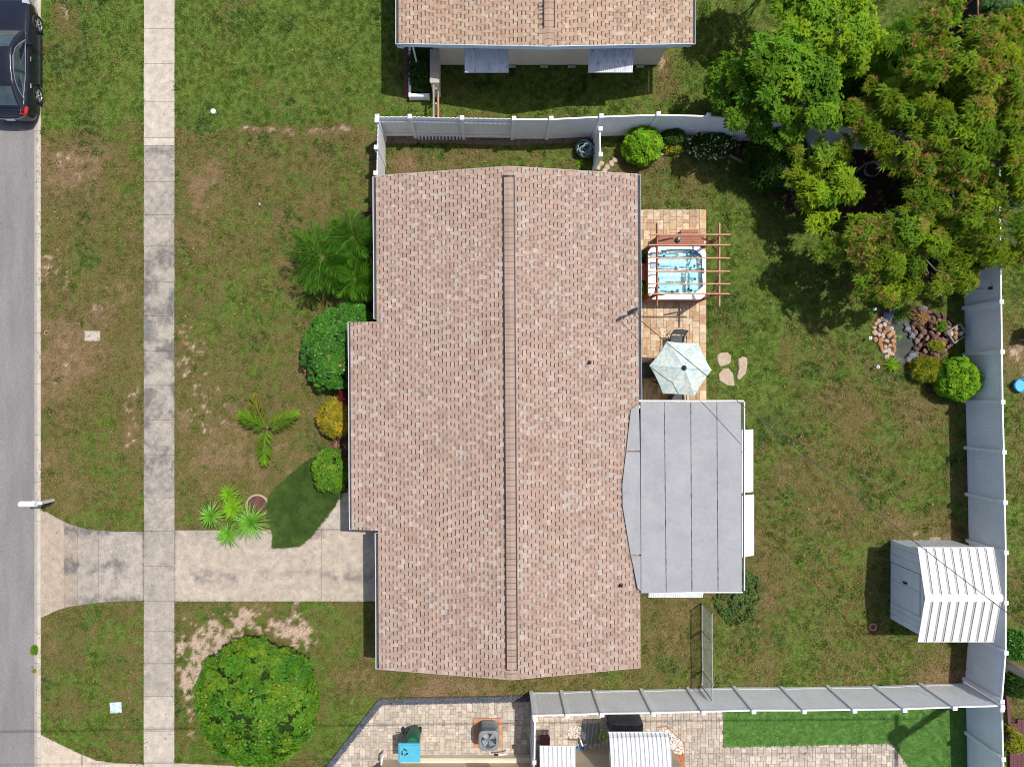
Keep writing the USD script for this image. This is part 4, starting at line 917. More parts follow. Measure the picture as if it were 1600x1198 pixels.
# leaning picket panel in front of the gate
lp = thing('leaning_fence', 'small white picket panel leaning against the gate pickets', 'fence panel')
a, b = W(652, 219), W(722, 219); n = 13
for k in range(n):
    x = a[0] + (b[0] - a[0]) * (k + .5) / n
    obj('picket', mb().bar((x, a[1] + .02, .02), (x, a[1] + .26, .62), .055, .02, ch=.006), M['vinyl'], lp)
for f_ in (.25, .8): obj('rail', mb().bar((a[0], a[1] + .02 + .24 * f_ + .02, .02 + .6 * f_), (b[0], a[1] + .02 + .24 * f_ + .02, .02 + .6 * f_), .05, .03), M['vinyl'], lp)

# chain link gate south of the porch
cl = thing('chain_link_fence', 'low galvanised chain link fence and gate between porch and white fence', 'fence')
hz = 1.2; tp = [W(1112.5, 958, hz), W(1112.5, 1003, hz), W(1113.5, 1068, hz), W(1112, 1093, hz)]
for p in tp:
    po = obj('post', mb().tube([(p[0], p[1], -.1), (p[0], p[1], hz + .06)], .028, 8), M['galv'], cl); obj('post_cap', mb().lathe([(.034, hz + .05), (.034, hz + .07), (.0, hz + .1)], 8, (p[0], p[1], 0)), M['galv'], po)
for a, b in zip(tp[:-1], tp[1:]):
    for z in (hz, .08): obj('rail', mb().tube([(a[0], a[1] - .03, z), (b[0], b[1] + .03, z)], .019, 8), M['galv'], cl)
    L = a[1] - b[1]; m = mb(); s = .075; H_ = hz - .1
    for k in np.arange(-H_, L, s):
        for dr in (1, -1):
            t0, t1 = max(0, -k), min(H_, L - k)
            if t1 - t0 < .03: continue
            y0_, y1_ = k + t0, k + t1
            if dr < 0: y0_, y1_ = L - y0_, L - y1_
            m.tube([(a[0] + .004 * dr, a[1] - y0_, .08 + t0), (b[0] + .004 * dr, a[1] - y1_, .08 + t1)], .0028, 3, False)
    obj('wire_mesh', m, M['galv'], cl)

# black chain link fence in the top right corner
bc = thing('chain_link_fence', 'black mesh fence with rusty top rail in the top right corner', 'fence')
hz = 1.8; a, b = W(1528, -40, hz), W(1528, 55, hz)
obj('top_rail', mb().tube([a, b], .03, 8), M['rust'], bc)
for y in (a[1], (a[1] + b[1]) / 2 + .3, b[1]): obj('post', mb().tube([(a[0], y, -.1), (a[0], y, hz + .05)], .03, 8), M['rust'], bc)
m = mb(); L = a[1] - b[1]
for k in np.arange(-hz, L, .07):
    for dr in (1, -1):
        t0, t1 = max(0, -k), min(hz - .05, L - k)
        if t1 - t0 < .03: continue
        y0_, y1_ = (k + t0, k + t1) if dr > 0 else (L - k - t0, L - k - t1)
        m.tube([(a[0] + .004 * dr, a[1] - y0_, t0 + .02), (a[0] + .004 * dr, a[1] - y1_, t1 + .02)], .005, 3, False)
obj('wire_mesh', m, M['black_metal'], bc)
obj('privacy_screen', mb().box((a[0] + .03, (a[1] + b[1]) / 2, hz / 2), (.01, L, hz - .1)), M['cover_black'], bc)

# ------------------------------------------------------------------ shed
shed = thing('garden_shed', 'small metal garden shed with white ribbed gable roof at the right fence', 'shed')
SX0, SX1, SY0, SY1, SHE, SHR = 15.48, 17.8, -8.77, -5.77, 1.93, 2.3
sym = (SY0 + SY1) / 2
def rib_wall(p0, p1, z0, z1, nrm, n, name):
    p0, p1 = np.array(p0), np.array(p1); m = mb(); L = np.linalg.norm(p1 - p0); d = (p1 - p0) / L; nrm = np.array(nrm)
    P = []
    for i in range(n):
        for t, h in ((0, 0), (.72, 0), (.78, -.018), (.94, -.018), (1, 0)):
            q = p0 + d * L * (i + t) / n + nrm * h; P.append([(*q, z0), (*q, z1)])
    m.grid(np.array(P)); return obj(name, m, M['shed_wall'], shed)
rib_wall((SX0, SY1), (SX1, SY1), 0, SHE, (0, 1), 9, 'wall'); rib_wall((SX1, SY0), (SX0, SY0), 0, SHE, (0, -1), 9, 'wall')
m = mb(); m.box((SX1, sym, SHE / 2), (.03, SY1 - SY0, SHE)); 
obj('wall', m, M['shed_wall'], shed)
w0 = [(SY1, SY1 - .18), (SY1 - .19, SY1 - .5), (SY1 - .51, SY1 - .82), (SY0 + .66, SY0 + .45), (SY0 + .44, SY0 + .23), (SY0 + .22, SY0)]
for a, b in w0: obj('front_panel', mb().box((SX0, (a + b) / 2, SHE / 2), (.03, abs(a - b), SHE), ch=.005), M['shed_wall'], shed)
m = mb(); m.add([(SX0, SY0, SHE), (SX0, SY1, SHE), (SX0, sym, SHR - .04)], [[0, 2, 1]]); m.box((SX0, sym, 1.86), (.034, SY1 - SY0 - .1, .14)); obj('gable', m, M['shed_wall'], shed)
m = mb(); m.add([(SX1, SY0, SHE), (SX1, SY1, SHE), (SX1, sym, SHR - .04)], [[0, 1, 2]]); obj('gable', m, M['shed_wall'], shed)
for k, (a, b) in enumerate(((SY1 - .84, sym + .04), (sym + .03, SY0 + .68))):
    dd = obj('door', mb().box((SX0 - .012 - .006 * k, (a + b) / 2, .9), (.022, abs(a - b), 1.72), ch=.005), M['shed_wall'], shed)
    if k == 0: obj('handle', mb().box((SX0 - .05, sym + .14, .95), (.05, .06, .22), ch=.01), M['black_metal'], dd)
for s in (-1, 1):
    n = 9; xe0, xe1 = 15.27, 17.98; w = (xe1 - xe0) / n; ye = sym + s * 1.66
    for i in range(n):
        x = xe0 + w * i; m = mb(); P = []
        for y, z in ((ye, SHE - .02), (sym, SHR)):
            P.append([(x + .002, y, z + .035), (x + .02, y, z + .042), (x + .032, y, z), (x + w - .052, y, z), (x + w - .04, y, z + .038), (x + w - .022, y, z + .042), (x + w - .018, y, z + .005)])
        P = np.array(P); m.grid(P if s > 0 else P[::-1]); m.grid((P - [0, 0, .012])[::-1] if s > 0 else P - [0, 0, .012])
        obj('roof_panel', m, M['white_metal'], shed)
        m = mb(); P = np.array([[(x + w - .026, y, z + .046), (x + w + .010, y, z + .046)] for y, z in ((ye - s * .03, SHE - .02 + .007), (sym + s * .12, SHR - .027))]); m.grid(P if s > 0 else P[::-1])
        obj('rib_groove', m, M['grey_rib'], shed)
    m = mb(); m.box(((xe0 + xe1) / 2, ye + s * .01, SHE - .03), (xe1 - xe0, .02, .05)); obj('eave_trim', m, M['white_metal'], shed)
m = mb(); P = np.array([[(x, sym - .14, SHR + .012), (x, sym, SHR + .055), (x, sym + .14, SHR + .012)] for x in (15.27, 17.99)]); m.grid(P)
obj('ridge_cap', m, M['white_metal'], shed)
obj('floor_frame', mb().box(((SX0 + SX1) / 2, sym, .03), (SX1 - SX0 - .06, SY1 - SY0 - .06, .06)), M['galv'], shed)

# ------------------------------------------------------------------ parked car (x to its right side, y forward, origin on the ground at the rear axle)
def interp(xs, ys): return lambda t: float(np.interp(t, xs, ys))
car = thing('parked_car', 'dark blue black sedan parked at the kerb in the top left corner', 'car', loc=(-17.86, 11.13, -.075))
ys = np.array([-1.02, -.98, -.88, -.6, -.3, .35, 1.0, 1.6, 2.1, 2.5, 2.95, 3.3, 3.5, 3.6])
hw = interp(ys, [.52, .68, .80, .875, .90, .905, .905, .905, .90, .89, .86, .79, .68, .50])
dz = interp(ys, [.70, .86, .98, 1.02, 1.03, .98, .97, .97, .965, .93, .87, .80, .70, .56])     # deck, belt and bonnet line at the middle
zb = interp(ys, [.36, .28, .24, .22, .2, .19, .19, .19, .19, .2, .22, .24, .28, .36])
yy = np.unique(np.concatenate([np.linspace(-1.02, 3.6, 48), ys])); P = []
for y in yy:
    w, d, b = hw(y), dz(y), zb(y); e = d - .05
    P.append([(w * .86, y, b), (w * .97, y, b + .06), (w * .985, y, b + (e - b) * .35), (w, y, b + (e - b) * .62), (w * .985, y, b + (e - b) * .85), (w * .93, y, e), (w * .84, y, d - .01), (w * .5, y, d + .02), (0, y, d + .03)])
P = np.array(P); Lf = P[:, ::-1] * [-1, 1, 1]
P = np.concatenate([P, Lf[:, 1:]], 1)
m = mb(); m.grid(P[:, ::-1]); n_ = P.shape[1]
body = trimesh.Trimesh(*m.arr(), process=False)
# wheel wells
from manifold3d import Manifold, Mesh as MMesh
WELL = [(0, .33, .37), (2.69, .33, .37)]
def cap(Pg):
    b = mb(); b.grid(Pg[:, ::-1]); v, f = b.arr(); k = Pg.shape[1]
    for row, s in ((0, 1), (len(Pg) - 1, -1)):
        c = Pg[row].mean(0); v = np.vstack([v, c]); ci = len(v) - 1
        f = np.vstack([f, [[row * k + i, row * k + (i + 1) % k, ci][::s] for i in range(k)]])
    f = np.vstack([f, [[i * k, (i + 1) * k, (i + 1) * k + k - 1] for i in range(len(Pg) - 1)], [[i * k, (i + 1) * k + k - 1, i * k + k - 1] for i in range(len(Pg) - 1)]])
    return trimesh.Trimesh(v, f)
bt = cap(P); trimesh.repair.fix_normals(bt)
solid = Manifold(MMesh(np.asarray(bt.vertices, np.float32), np.asarray(bt.faces, np.uint32)))
for wy_, wz, wr in WELL:
    c = Manifold.cylinder(.5, wr, wr, 32, True).rotate((0, 90, 0))
    for s in (-1, 1): solid = solid - c.translate((s * .88, wy_, wz))
mm = solid.to_mesh(); body = (np.array(mm.vert_properties[:, :3]), np.array(mm.tri_verts)) if len(mm.tri_verts) else m.arr()
obj('body', body, M['car_paint'], car, smooth=38)
gy_ = np.array([-.78, -.5, .0, .5, 1.0, 1.3, 1.7, 2.12]); zr = interp(gy_, [1.03, 1.16, 1.35, 1.43, 1.455, 1.43, 1.27, .985]); rw_ = interp(gy_, [.72, .64, .60, .59, .59, .60, .66, .76]); bw = interp(gy_, [.74, .78, .83, .845, .845, .845, .83, .78])
bz_ = lambda y: dz(y) - .03
yq = np.linspace(-.78, 2.12, 40); P = []
for y in yq:
    r, z, b = rw_(y), zr(y), bw(y)
    P.append([(b, y, min(bz_(y), z - .01)), (r + .035, y, z - .045), (r - .02, y, z - .005), (r * .55, y, z + .018), (0, y, z + .026)])
P = np.array(P); P = np.concatenate([P, (P[:, ::-1] * [-1, 1, 1])[:, 1:]], 1); m = mb(); m.grid(P[:, ::-1])
obj('roof', m, M['car_paint'], car, smooth=40)
def side_pt(y, q, off=.006):
    r, z, b = rw_(y) + .035, zr(y) - .045, bw(y); zb_ = min(bz_(y), z - .01)
    n = unit((z - zb_, 0, b - r + .05)); return np.array([b + (r - b) * q, y, zb_ + (z - zb_) * q]) + n * off
sill = [(y, .08) for y in np.linspace(-.42, 1.78, 14)]; arch = [(1.55, .62), (1.3, .82), (1.0, .92), (.5, .93), (.1, .88), (-.15, .72)]
loop = sill + arch
for s in (1, -1):
    V = np.array([side_pt(y, q) for y, q in loop]) * [s, 1, 1]; c = np.array([side_pt(.65, .5)]) * [s, 1, 1]
    k = len(V); f = [[i, (i + 1) % k, k][::s] for i in range(k)]
    g = obj('side_window', (np.vstack([V, c]), np.array(f)), M['car_glass'], car)
    obj('window_trim', mb().tube(np.vstack([V, V[:1]]) + [s * .006, 0, .004], .013, 6), M['chrome'], g)
    pl = mb(); a, b_ = side_pt(.55, .06, .01) * [s, 1, 1], side_pt(.5, .95, .01) * [s, 1, 1]; pl.bar(a, b_, .07, .012, up=(s, 0, .5)); obj('pillar', pl, M['black_metal'], g)
    for dy in (.15, 1.15): obj('door_handle', mb().box((s * .905, dy, .78), (.03, .17, .03), ch=.01), M['chrome'], car)
    mi = obj('mirror', mb().box((s * .99, 1.62, .98), (.16, .10, .12), rotz(-.2 * s), ch=.035), M['car_paint'], car); obj('stem', mb().bar((s * .84, 1.64, .95), (s * .95, 1.63, .96), .05, .03), M['black_metal'], mi)
    sk = mb(); sk.box((s * .885, 1.35, .25), (.05, 1.85, .12), ch=.02); obj('sill_trim', sk, M['cover_black'], car)
    tl = mb(); Q = np.array([[(s * (hw(y) * k1 + .006), y, z) for k1, z in ((.78, dz(y) - .01), (.95, dz(y) - .085), (1.0, dz(y) - .17))] for y in np.linspace(-.93, -.66, 5)]) + [0, -.012, .012]
    tl.grid(Q[::-1] if s > 0 else Q); obj('tail_light', tl, M['tail_red'], car, smooth=True)
    hl = mb(); Q = np.array([[(s * (hw(y) * k1 + .004), y, dz(y) + dz2) for k1, dz2 in ((.74, .004), (.92, -.035), (.99, -.12))] for y in np.linspace(3.22, 3.46, 5)]) + [0, .006, .01]
    hl.grid(Q[::-1] if s > 0 else Q); obj('headlight', hl, M['cushion_grey'], car, smooth=True)
def glass(y0, y1, name, w0):
    m = mb(); P = []
    for y in np.linspace(y0, y1, 8):
        r = (rw_(y) - .05) * w0; z = zr(y)
        P.append([(x, y, z + .032 - .02 * abs(x / r) ** 2) for x in np.linspace(-r, r, 9)])
    P = np.array(P); m.grid(P if y1 < y0 else P[:, ::-1]); return obj(name, m, M['car_glass'], car, smooth=True)
ws = glass(1.28, 2.06, 'windscreen', 1.0); rwn = glass(-.10, -.70, 'rear_window', .97)
for x0_ in (-.4, .15): obj('wiper', mb().bar((x0_, 2.04, 1.03), (x0_ + .5, 1.95, 1.09), .02, .012), M['black_metal'], ws)
wh = np.array([(.0, 1), (2.69, 1), (.0, -1), (2.69, -1)])
for wy_, s in wh:
    t = mb(); t.lathe([(.2, -.1), (.3, -.105), (.33, -.07), (.333, 0), (.33, .07), (.3, .105), (.22, .1), (.21, .05)], 32)
    R = np.array([[0, 0, s], [0, 1, 0], [-s, 0, 0]], float); c = np.array([s * .80, wy_, .333])
    v, f = t.arr(); wl_ = obj('wheel', (v @ R.T + c, f), M['rubber'], car, smooth=40)
    r_ = mb(); r_.lathe([(.215, .05), (.235, .085), (.225, .095), (.205, .06), (.2, -.04)], 32); r_.lathe([(.0, .07), (.05, .068), (.055, .04)], 16)
    for k in range(5):
        a = k * 2 * np.pi / 5 + .3
        for da in (-.13, .13):
            r_.bar((.04 * math.cos(a), .04 * math.sin(a), .06), (.22 * math.cos(a + da), .22 * math.sin(a + da), .075), .034, .03, .006)
    v, f = r_.arr(); obj('rim', (v @ R.T + c, f), M['alloy'], wl_)
    d_ = mb(); d_.lathe([(.2, .0), (.0, .0)], 24); v, f = d_.arr(); obj('brake_disc', (v @ R.T + c, f), M['plastic_dark'], wl_)
obj('rear_bumper_trim', mb().tube([(-.72, -.96, .8), (-.4, -1.035, .72), (0, -1.05, .72), (.4, -1.035, .72), (.72, -.96, .8)], .018, 8), M['chrome'], car)
obj('licence_plate', mb().box((0, -1.03, .6), (.32, .02, .16), ch=.005), M['tank'], car)

# ------------------------------------------------------------------ mailbox
mbx = thing('mailbox', 'white mailbox on a leaning white post beside the kerb at the driveway', 'mailbox')
g0 = W(83, 781); top = W(56, 786, .95)
obj('post', mb().bar(g0 - [0, 0, .15], (top[0] + .18, top[1] + .01, 1.0), .1, .1, .01), M['white'], mbx)
prof = [(-.10, 0)] + [(-.1 * math.cos(a), .11 + .1 * math.sin(a)) for a in np.linspace(0, np.pi, 11)] + [(.10, 0)]
bx = trimesh.creation.extrude_polygon(Polygon(prof), .56, engine='earcut'); m = mb()
R = np.array([[0, 0, -1], [1, 0, 0], [0, 1, 0]], float); c = (top[0] + .12, top[1], 1.02)
m.tm(bx, R, c); obj('box', m, M['white'], mbx)
m = mb(); d2 = trimesh.creation.extrude_polygon(Polygon(prof).buffer(.006), .015, engine='earcut'); m.tm(d2, R, (c[0] - .56, c[1], c[2] - .002)); dr = obj('door', m, M['white'], mbx)
obj('latch', mb().box((c[0] - .585, c[1], 1.21), (.02, .03, .05), ch=.005), M['gutter'], dr)
obj('arm', mb().bar((top[0] + .25, top[1], .98), (top[0] - .3, top[1], .98), .09, .05, .008), M['white'], mbx)
fl = obj('flag', mb().bar((c[0] - .15, c[1] + .115, 1.1), (c[0] + .02, c[1] + .115, 1.1), .012, .05), M['gutter'], mbx)

# ------------------------------------------------------------------ utility lids and small things on the front lawns
u = thing('utility_cover', 'square beige concrete utility cover in the verge left of the pavement', 'utility cover'); p = W(145, 525)
obj('frame', mb().box((p[0], p[1], .01), (.58, .38, .05), ch=.012), M['concrete_lid'], u); obj('lid', mb().box((p[0] - .02, p[1], .03), (.42, .27, .03), ch=.008), M['concrete_lid'], u); obj('lift_hole', mb().box((p[0] - .1, p[1], .0455), (.05, .03, .003)), M['plastic_dark'], u)
u = thing('meter_cover', 'pale blue painted water meter cover in the lower verge', 'utility cover'); p = W(181.5, 1104.5)
obj('frame', mb().box((p[0], p[1], .012), (.44, .4, .04), rotz(.05), ch=.01), M['meter_lid'], u); obj('lid', mb().box((p[0], p[1], .03), (.3, .28, .02), rotz(.05), ch=.006), M['meter_lid'], u)
u = thing('cleanout_cap', 'small round white pipe cap in the lawn at the upper left', 'pipe cap'); p = W(334, 175)
obj('cap', mb().lathe([(.0, .09), (.08, .085), (.1, .06), (.1, -.02)], 18, (p[0], p[1], 0)), M['white'], u); obj('plug', mb().box((p[0], p[1], .098), (.06, .06, .03), ch=.005), M['white'], u)
u = thing('valve_box', 'small round dark valve cap near the kerb in the left verge', 'valve cover'); p = W(73, 520)
obj('ring', mb().lathe([(.055, .02), (.09, .022), (.1, -.02)], 18, (p[0], p[1], 0)), M['rust'], u); obj('lid', mb().lathe([(0, .018), (.053, .018), (.053, -.02)], 18, (p[0], p[1], 0)), M['plastic_dark'], u)
u = thing('garden_stake', 'tiny pale marker stake standing in the front lawn', 'marker'); p = W(408, 322)
obj('stake', mb().box((p[0], p[1], .08), (.03, .03, .2)), M['white'], u); obj('tag', mb().box((p[0], p[1] + .04, .17), (.06, .10, .02), rotx(.5)), M['concrete_lid'], u)
u = thing('drain_cover', 'round rusty drain lid in the shadow of the metal shed', 'drain cover'); p = W(1363.5, 979)
obj('rim', mb().lathe([(.09, .03), (.15, .03), (.16, -.02)], 24, (p[0], p[1], 0)), M['rust'], u); obj('grate', mb().lathe([(0, .024), (.09, .026), (.09, -.02)], 20, (p[0], p[1], 0)), M['plastic_dark'], u)
stones = [('pinkish roundish stepping stone, upper left of the three', [(1121, 556), (1126, 552), (1136, 551), (1141, 556), (1141, 564), (1138, 568), (1125, 572), (1122, 566)]),
          ('large teardrop stepping stone nearest the umbrella, lower left of the three', [(1123, 585), (1130, 577), (1138, 576), (1144, 584), (1146.5, 602), (1136, 601), (1125, 594)]),
          ('narrow curved pale stepping stone, right of the other two', [(1154, 561), (1160, 558), (1166, 559.5), (1166.5, 570), (1164, 583), (1154, 593), (1152, 589), (1155, 575)])]
for lb, pl in stones:
    g = Polygon(G(pl)).buffer(-.03).buffer(.05, join_style=1).simplify(.004); m = mb(); gi = g.buffer(-.02)
    m.prism(g, -.05, .03); m.prism(gi, .03, .042)
    s_ = obj('stepping_stone', m, M['stone_pale']); tag(s_, lb, 'stepping stone', 'stepping stones in the back lawn')

# ------------------------------------------------------------------ hot tub
tub = thing('hot_tub', 'hot tub with white rim, turquoise water and red wood sides on the patio', 'hot tub')
TZ = .86
t0, t1 = W(1013, 386, TZ), W(1102.5, 468, TZ); tcx, tcy = (t0[0] + t1[0]) / 2, (t0[1] + t1[1]) / 2; tw, th = t1[0] - t0[0], t0[1] - t1[1]
def rr(w, h, r, cx=tcx, cy=tcy): return sbox(cx - w / 2 + r, cy - h / 2 + r, cx + w / 2 - r, cy + h / 2 - r).buffer(r, quad_segs=6)
for k in range(13):
    for s in (-1, 1):
        obj('side_board', mb().box((tcx - tw / 2 + .1 + (tw - .2) * (k + .5) / 13, tcy + s * (th / 2 - .03), .41), ((tw - .2) / 13 - .008, .03, .76), ch=.005), M['wood_red'], tub)
for k in range(12):
    for s in (-1, 1):
        obj('side_board', mb().box((tcx + s * (tw / 2 - .03), tcy - th / 2 + .1 + (th - .2) * (k + .5) / 12, .41), (.03, (th - .2) / 12 - .008, .76), ch=.005), M['wood_red'], tub)
pool = sbox(tcx - tw / 2 + .36, tcy - th / 2 + .24, tcx + tw / 2 - .13, tcy + th / 2 - .06).buffer(-.18).buffer(.18, quad_segs=8)
pc = Polygon([(tcx - tw / 2 + .36, tcy + th / 2 - .32), (tcx - tw / 2 + .5, tcy + th / 2 - .14), (tcx, tcy + th / 2 - .10), (tcx + tw / 2 - .4, tcy + th / 2 - .13), (tcx + tw / 2 - .16, tcy + th / 2 - .34), (tcx + tw / 2 - .13, tcy - th / 2 + .5), (tcx + tw / 2 - .42, tcy - th / 2 + .26), (tcx - .1, tcy - th / 2 + .21), (tcx - tw / 2 + .48, tcy - th / 2 + .24), (tcx - tw / 2 + .36, tcy - th / 2 + .4)]).buffer(.04, quad_segs=5)
m = mb(); m.prism(rr(tw, th, .26).difference(pc), TZ - .08, TZ - .012); m.prism(rr(tw - .05, th - .05, .24).difference(pc.buffer(.02)), TZ - .012, TZ)
obj('rim', m, M['tank'], tub)
# moulded shell: seats at several depths
m = mb(); m.prism(pc.buffer(.004), .22, .25)
ring = pc.exterior; w_ = np.array(pc.exterior.coords)[:-1]
kk = len(w_); V = np.vstack([np.c_[w_, np.full(kk, TZ - .02)], np.c_[w_, np.full(kk, .25)]]); m.add(V, [[i, kk + i, kk + (i + 1) % kk, (i + 1) % kk] for i in range(kk)])
sh_ = obj('shell', m, M['tub_shell'], tub)
seats = [sbox(tcx - .8, tcy + .25, tcx + .1, tcy + .75), sbox(tcx + .12, tcy + .2, tcx + .85, tcy + .8), sbox(tcx - .8, tcy - .9, tcx - .35, tcy + .2), sbox(tcx - .3, tcy - .82, tcx + .3, tcy - .35), sbox(tcx + .42, tcy - .85, tcx + .9, tcy + .15)]
for s_, hgt in zip(seats, (.56, .50, .54, .48, .58)):
    g = s_.buffer(-.14).buffer(.14).intersection(pc.buffer(-.01)); m = mb()
    if not g.is_empty: m.prism(g, .25, hgt); m.prism(g.buffer(-.06), hgt, hgt + .02); obj('seat', m, M['tub_shell'], tub)
wt = usdkit.material(stage, '/World/Looks/tub_water', {'g': ('geometry', {}), 'n': ('noise_texture', {'scale': 7.0, 'detail': 3.0, 'distortion': .8}), 'b': ('bump', {'strength': .55, 'distance': .06}), 'tr': ('transparent_bsdf', {'color': (.66, .91, .95)}), 'gl': ('glossy_bsdf', {'roughness': .06, 'color': (.95, .98, 1)}), 'fr': ('fresnel', {'IOR': 1.33}), 'm': ('mix_closure', {}),
    'd': ('diffuse_bsdf', {'color': (.62, .86, .9)}), 'fn': ('noise_texture', {'scale': 6.0, 'detail': 6.0, 'distortion': 1.5, 'roughness': .75}), 'frr': ('rgb_ramp', {'ramp': [(.5, (.05, .05, .05)), (.7, (.38, .38, .38))]}), 'm2': ('mix_closure', {})},
    [('g.position', 'n.vector'), ('g.position', 'fn.vector'), ('fn.fac', 'frr.fac'), ('n.fac', 'b.height'), ('b.normal', 'gl.normal'), ('b.normal', 'fr.normal'), ('fr.fac', 'm.fac'), ('tr.BSDF', 'm2.closure1'), ('d.BSDF', 'm2.closure2'), ('frr.color', 'm2.fac'), ('m2.closure', 'm.closure1'), ('gl.BSDF', 'm.closure2')], surface='m.closure')
m = mb(); gxx = np.linspace(tcx - tw / 2 + .3, tcx + tw / 2 - .1, 40); pv = trimesh.creation.triangulate_polygon(pc.buffer(-.004), engine='earcut'); m.add(np.c_[pv[0], np.full(len(pv[0]), TZ - .13)], pv[1])
obj('water', m, wt, tub)
for jx, jy in ((-.62, .62), (-.45, .66), (-.66, .35), (.55, -.62), (.46, -.56), (-.15, -.66), (.68, .3), (.05, -.62), (-.66, -.5), (.7, -.2)):
    z = TZ - .10; obj('jet', mb().lathe([(.0, z + .015), (.03, z + .02), (.045, z)], 14, (tcx + jx, tcy + jy, 0)), M['plastic_dark'], tub)
for k, yy_ in enumerate((.66, .3, -.06, -.42, -.74)):
    obj('headrest', mb().box((tcx - tw / 2 + .17, tcy + yy_, TZ + .03), (.22, .2, .07), ch=.025), M['cushion_grey'] if k in (0, 1) else M['tank'], tub)
obj('control_panel', mb().box((tcx + tw / 2 - .07, tcy + .1, TZ + .012), (.06, .2, .025), ch=.005), M['plastic_dark'], tub)
# red wood deck with steps on the north side
dk = thing('tub_deck', 'red wood bench and steps along the north side of the hot tub', 'deck')
d0, d1 = W(1026, 367, .6), W(1100, 385, .6)
nb_ = 5; wv = (d0[1] - d1[1]) / nb_
for k in range(nb_):
    obj('plank', mb().box(((d0[0] + d1[0]) / 2, d1[1] + wv * (k + .5), .6), (d1[0] - d0[0], wv - .012, .035), ch=.006), M['wood_red'], dk)
for x in np.linspace(d0[0] + .08, d1[0] - .08, 3):
    for y in (d0[1] - .05, d1[1] + .05): obj('leg', mb().box((x, y, .29), (.08, .08, .58), ch=.008), M['wood_red'], dk)
s0, s1 = W(1064, 361, .35), W(1091, 369, .35)
for k in range(2): obj('step_plank', mb().box(((s0[0] + s1[0]) / 2, d0[1] + .07 + k * .125, .34), (s1[0] - s0[0], .115, .035), ch=.006), M['wood_red'], dk)
for x in (s0[0] + .04, s1[0] - .04): obj('stringer', mb().box((x, d0[1] + .13, .16), (.04, .24, .32), ch=.005), M['wood_red'], dk)
ob = thing('tub_thermometer', 'small dark blue floating dispenser lying on the red wood bench', 'pool dispenser'); q = W(1059, 375, .68)
obj('body', mb().lathe([(0, .62), (.09, .62), (.1, .66), (.085, .7), (.05, .73), (0, .735)], 16, (q[0], q[1], 0)), M['plastic_dark'], ob); obj('cap', mb().lathe([(.035, .73), (.04, .77), (0, .78)], 12, (q[0] + .02, q[1] + .03, 0)), M['cushion_grey'], ob)
# pergola
pg = thing('pergola', 'open red wood pergola of thin beams over the hot tub', 'pergola'); PZ = 2.25
x1, x2 = W(1026.5, 0, PZ)[0], W(1123.5, 0, PZ)[0]; ya, yb = W(0, 349, PZ)[1], W(0, 479, PZ)[1]
legs_y = (W(0, 372, PZ)[1], W(0, 458, PZ)[1])
for x in (x1, x2):
    obj('beam', mb().box((x, (ya + yb) / 2, PZ), (.042, ya - yb, .14), ch=.006), M['wood_light'] if x == x2 else M['wood_red'], pg)
for y in (367, 383.2, 403.5, 424.2, 443.8, 459.3):
    yw = W(0, y, PZ + .1)[1]; xa_, xb_ = W(1013 if y != 367 else 1014, 0, PZ + .1)[0], W(1140, 0, PZ + .1)[0]
    obj('rafter', mb().box(((xa_ + xb_) / 2, yw, PZ + .12), (xb_ - xa_, .04, .09), ch=.005), M['wood_light'], pg)
for x, s in ((x1 + .06, 1), (x2 - .06, -1)):
    for y, q in zip(legs_y, (-1, 1)):
        obj('leg', mb().box((x, y, PZ / 2 - .03), (.09, .09, PZ - .06), ch=.008), M['wood_red'], pg)
        obj('brace', mb().bar((x, y + q * .03, PZ - .6), (x, y + q * .52, PZ - .05), .045, .07, .005), M['wood_red'], pg)
        obj('brace', mb().bar((x + s * .03, y, PZ - .6), (x + s * .52, y, PZ - .02), .045, .07, .005), M['wood_red'], pg)
# planter and agaves between tub and house
plr = thing('planter_box', 'narrow red wood planter box between the house and the hot tub', 'planter'); q0, q1 = W(999, 392, .4), W(1010, 458, .4)
for s in (-1, 1): obj('board', mb().box(((q0[0] + q1[0]) / 2 + s * .12, (q0[1] + q1[1]) / 2, .22), (.03, q0[1] - q1[1], .4), ch=.006), M['wood_red'], plr)
for y in (q0[1], q1[1]): obj('end_board', mb().box(((q0[0] + q1[0]) / 2, y, .22), (.2, .03, .4), ch=.006), M['wood_red'], plr)
obj('soil', mb().box(((q0[0] + q1[0]) / 2, (q0[1] + q1[1]) / 2, .2), (.2, q0[1] - q1[1] - .06, .34)), M['mulch'], plr)
obj('lid_board', mb().box(((q0[0] + q1[0]) / 2 + .02, W(0, 425, .45)[1], .44), (.24, .65, .025), ch=.006), M['terracotta'], plr)

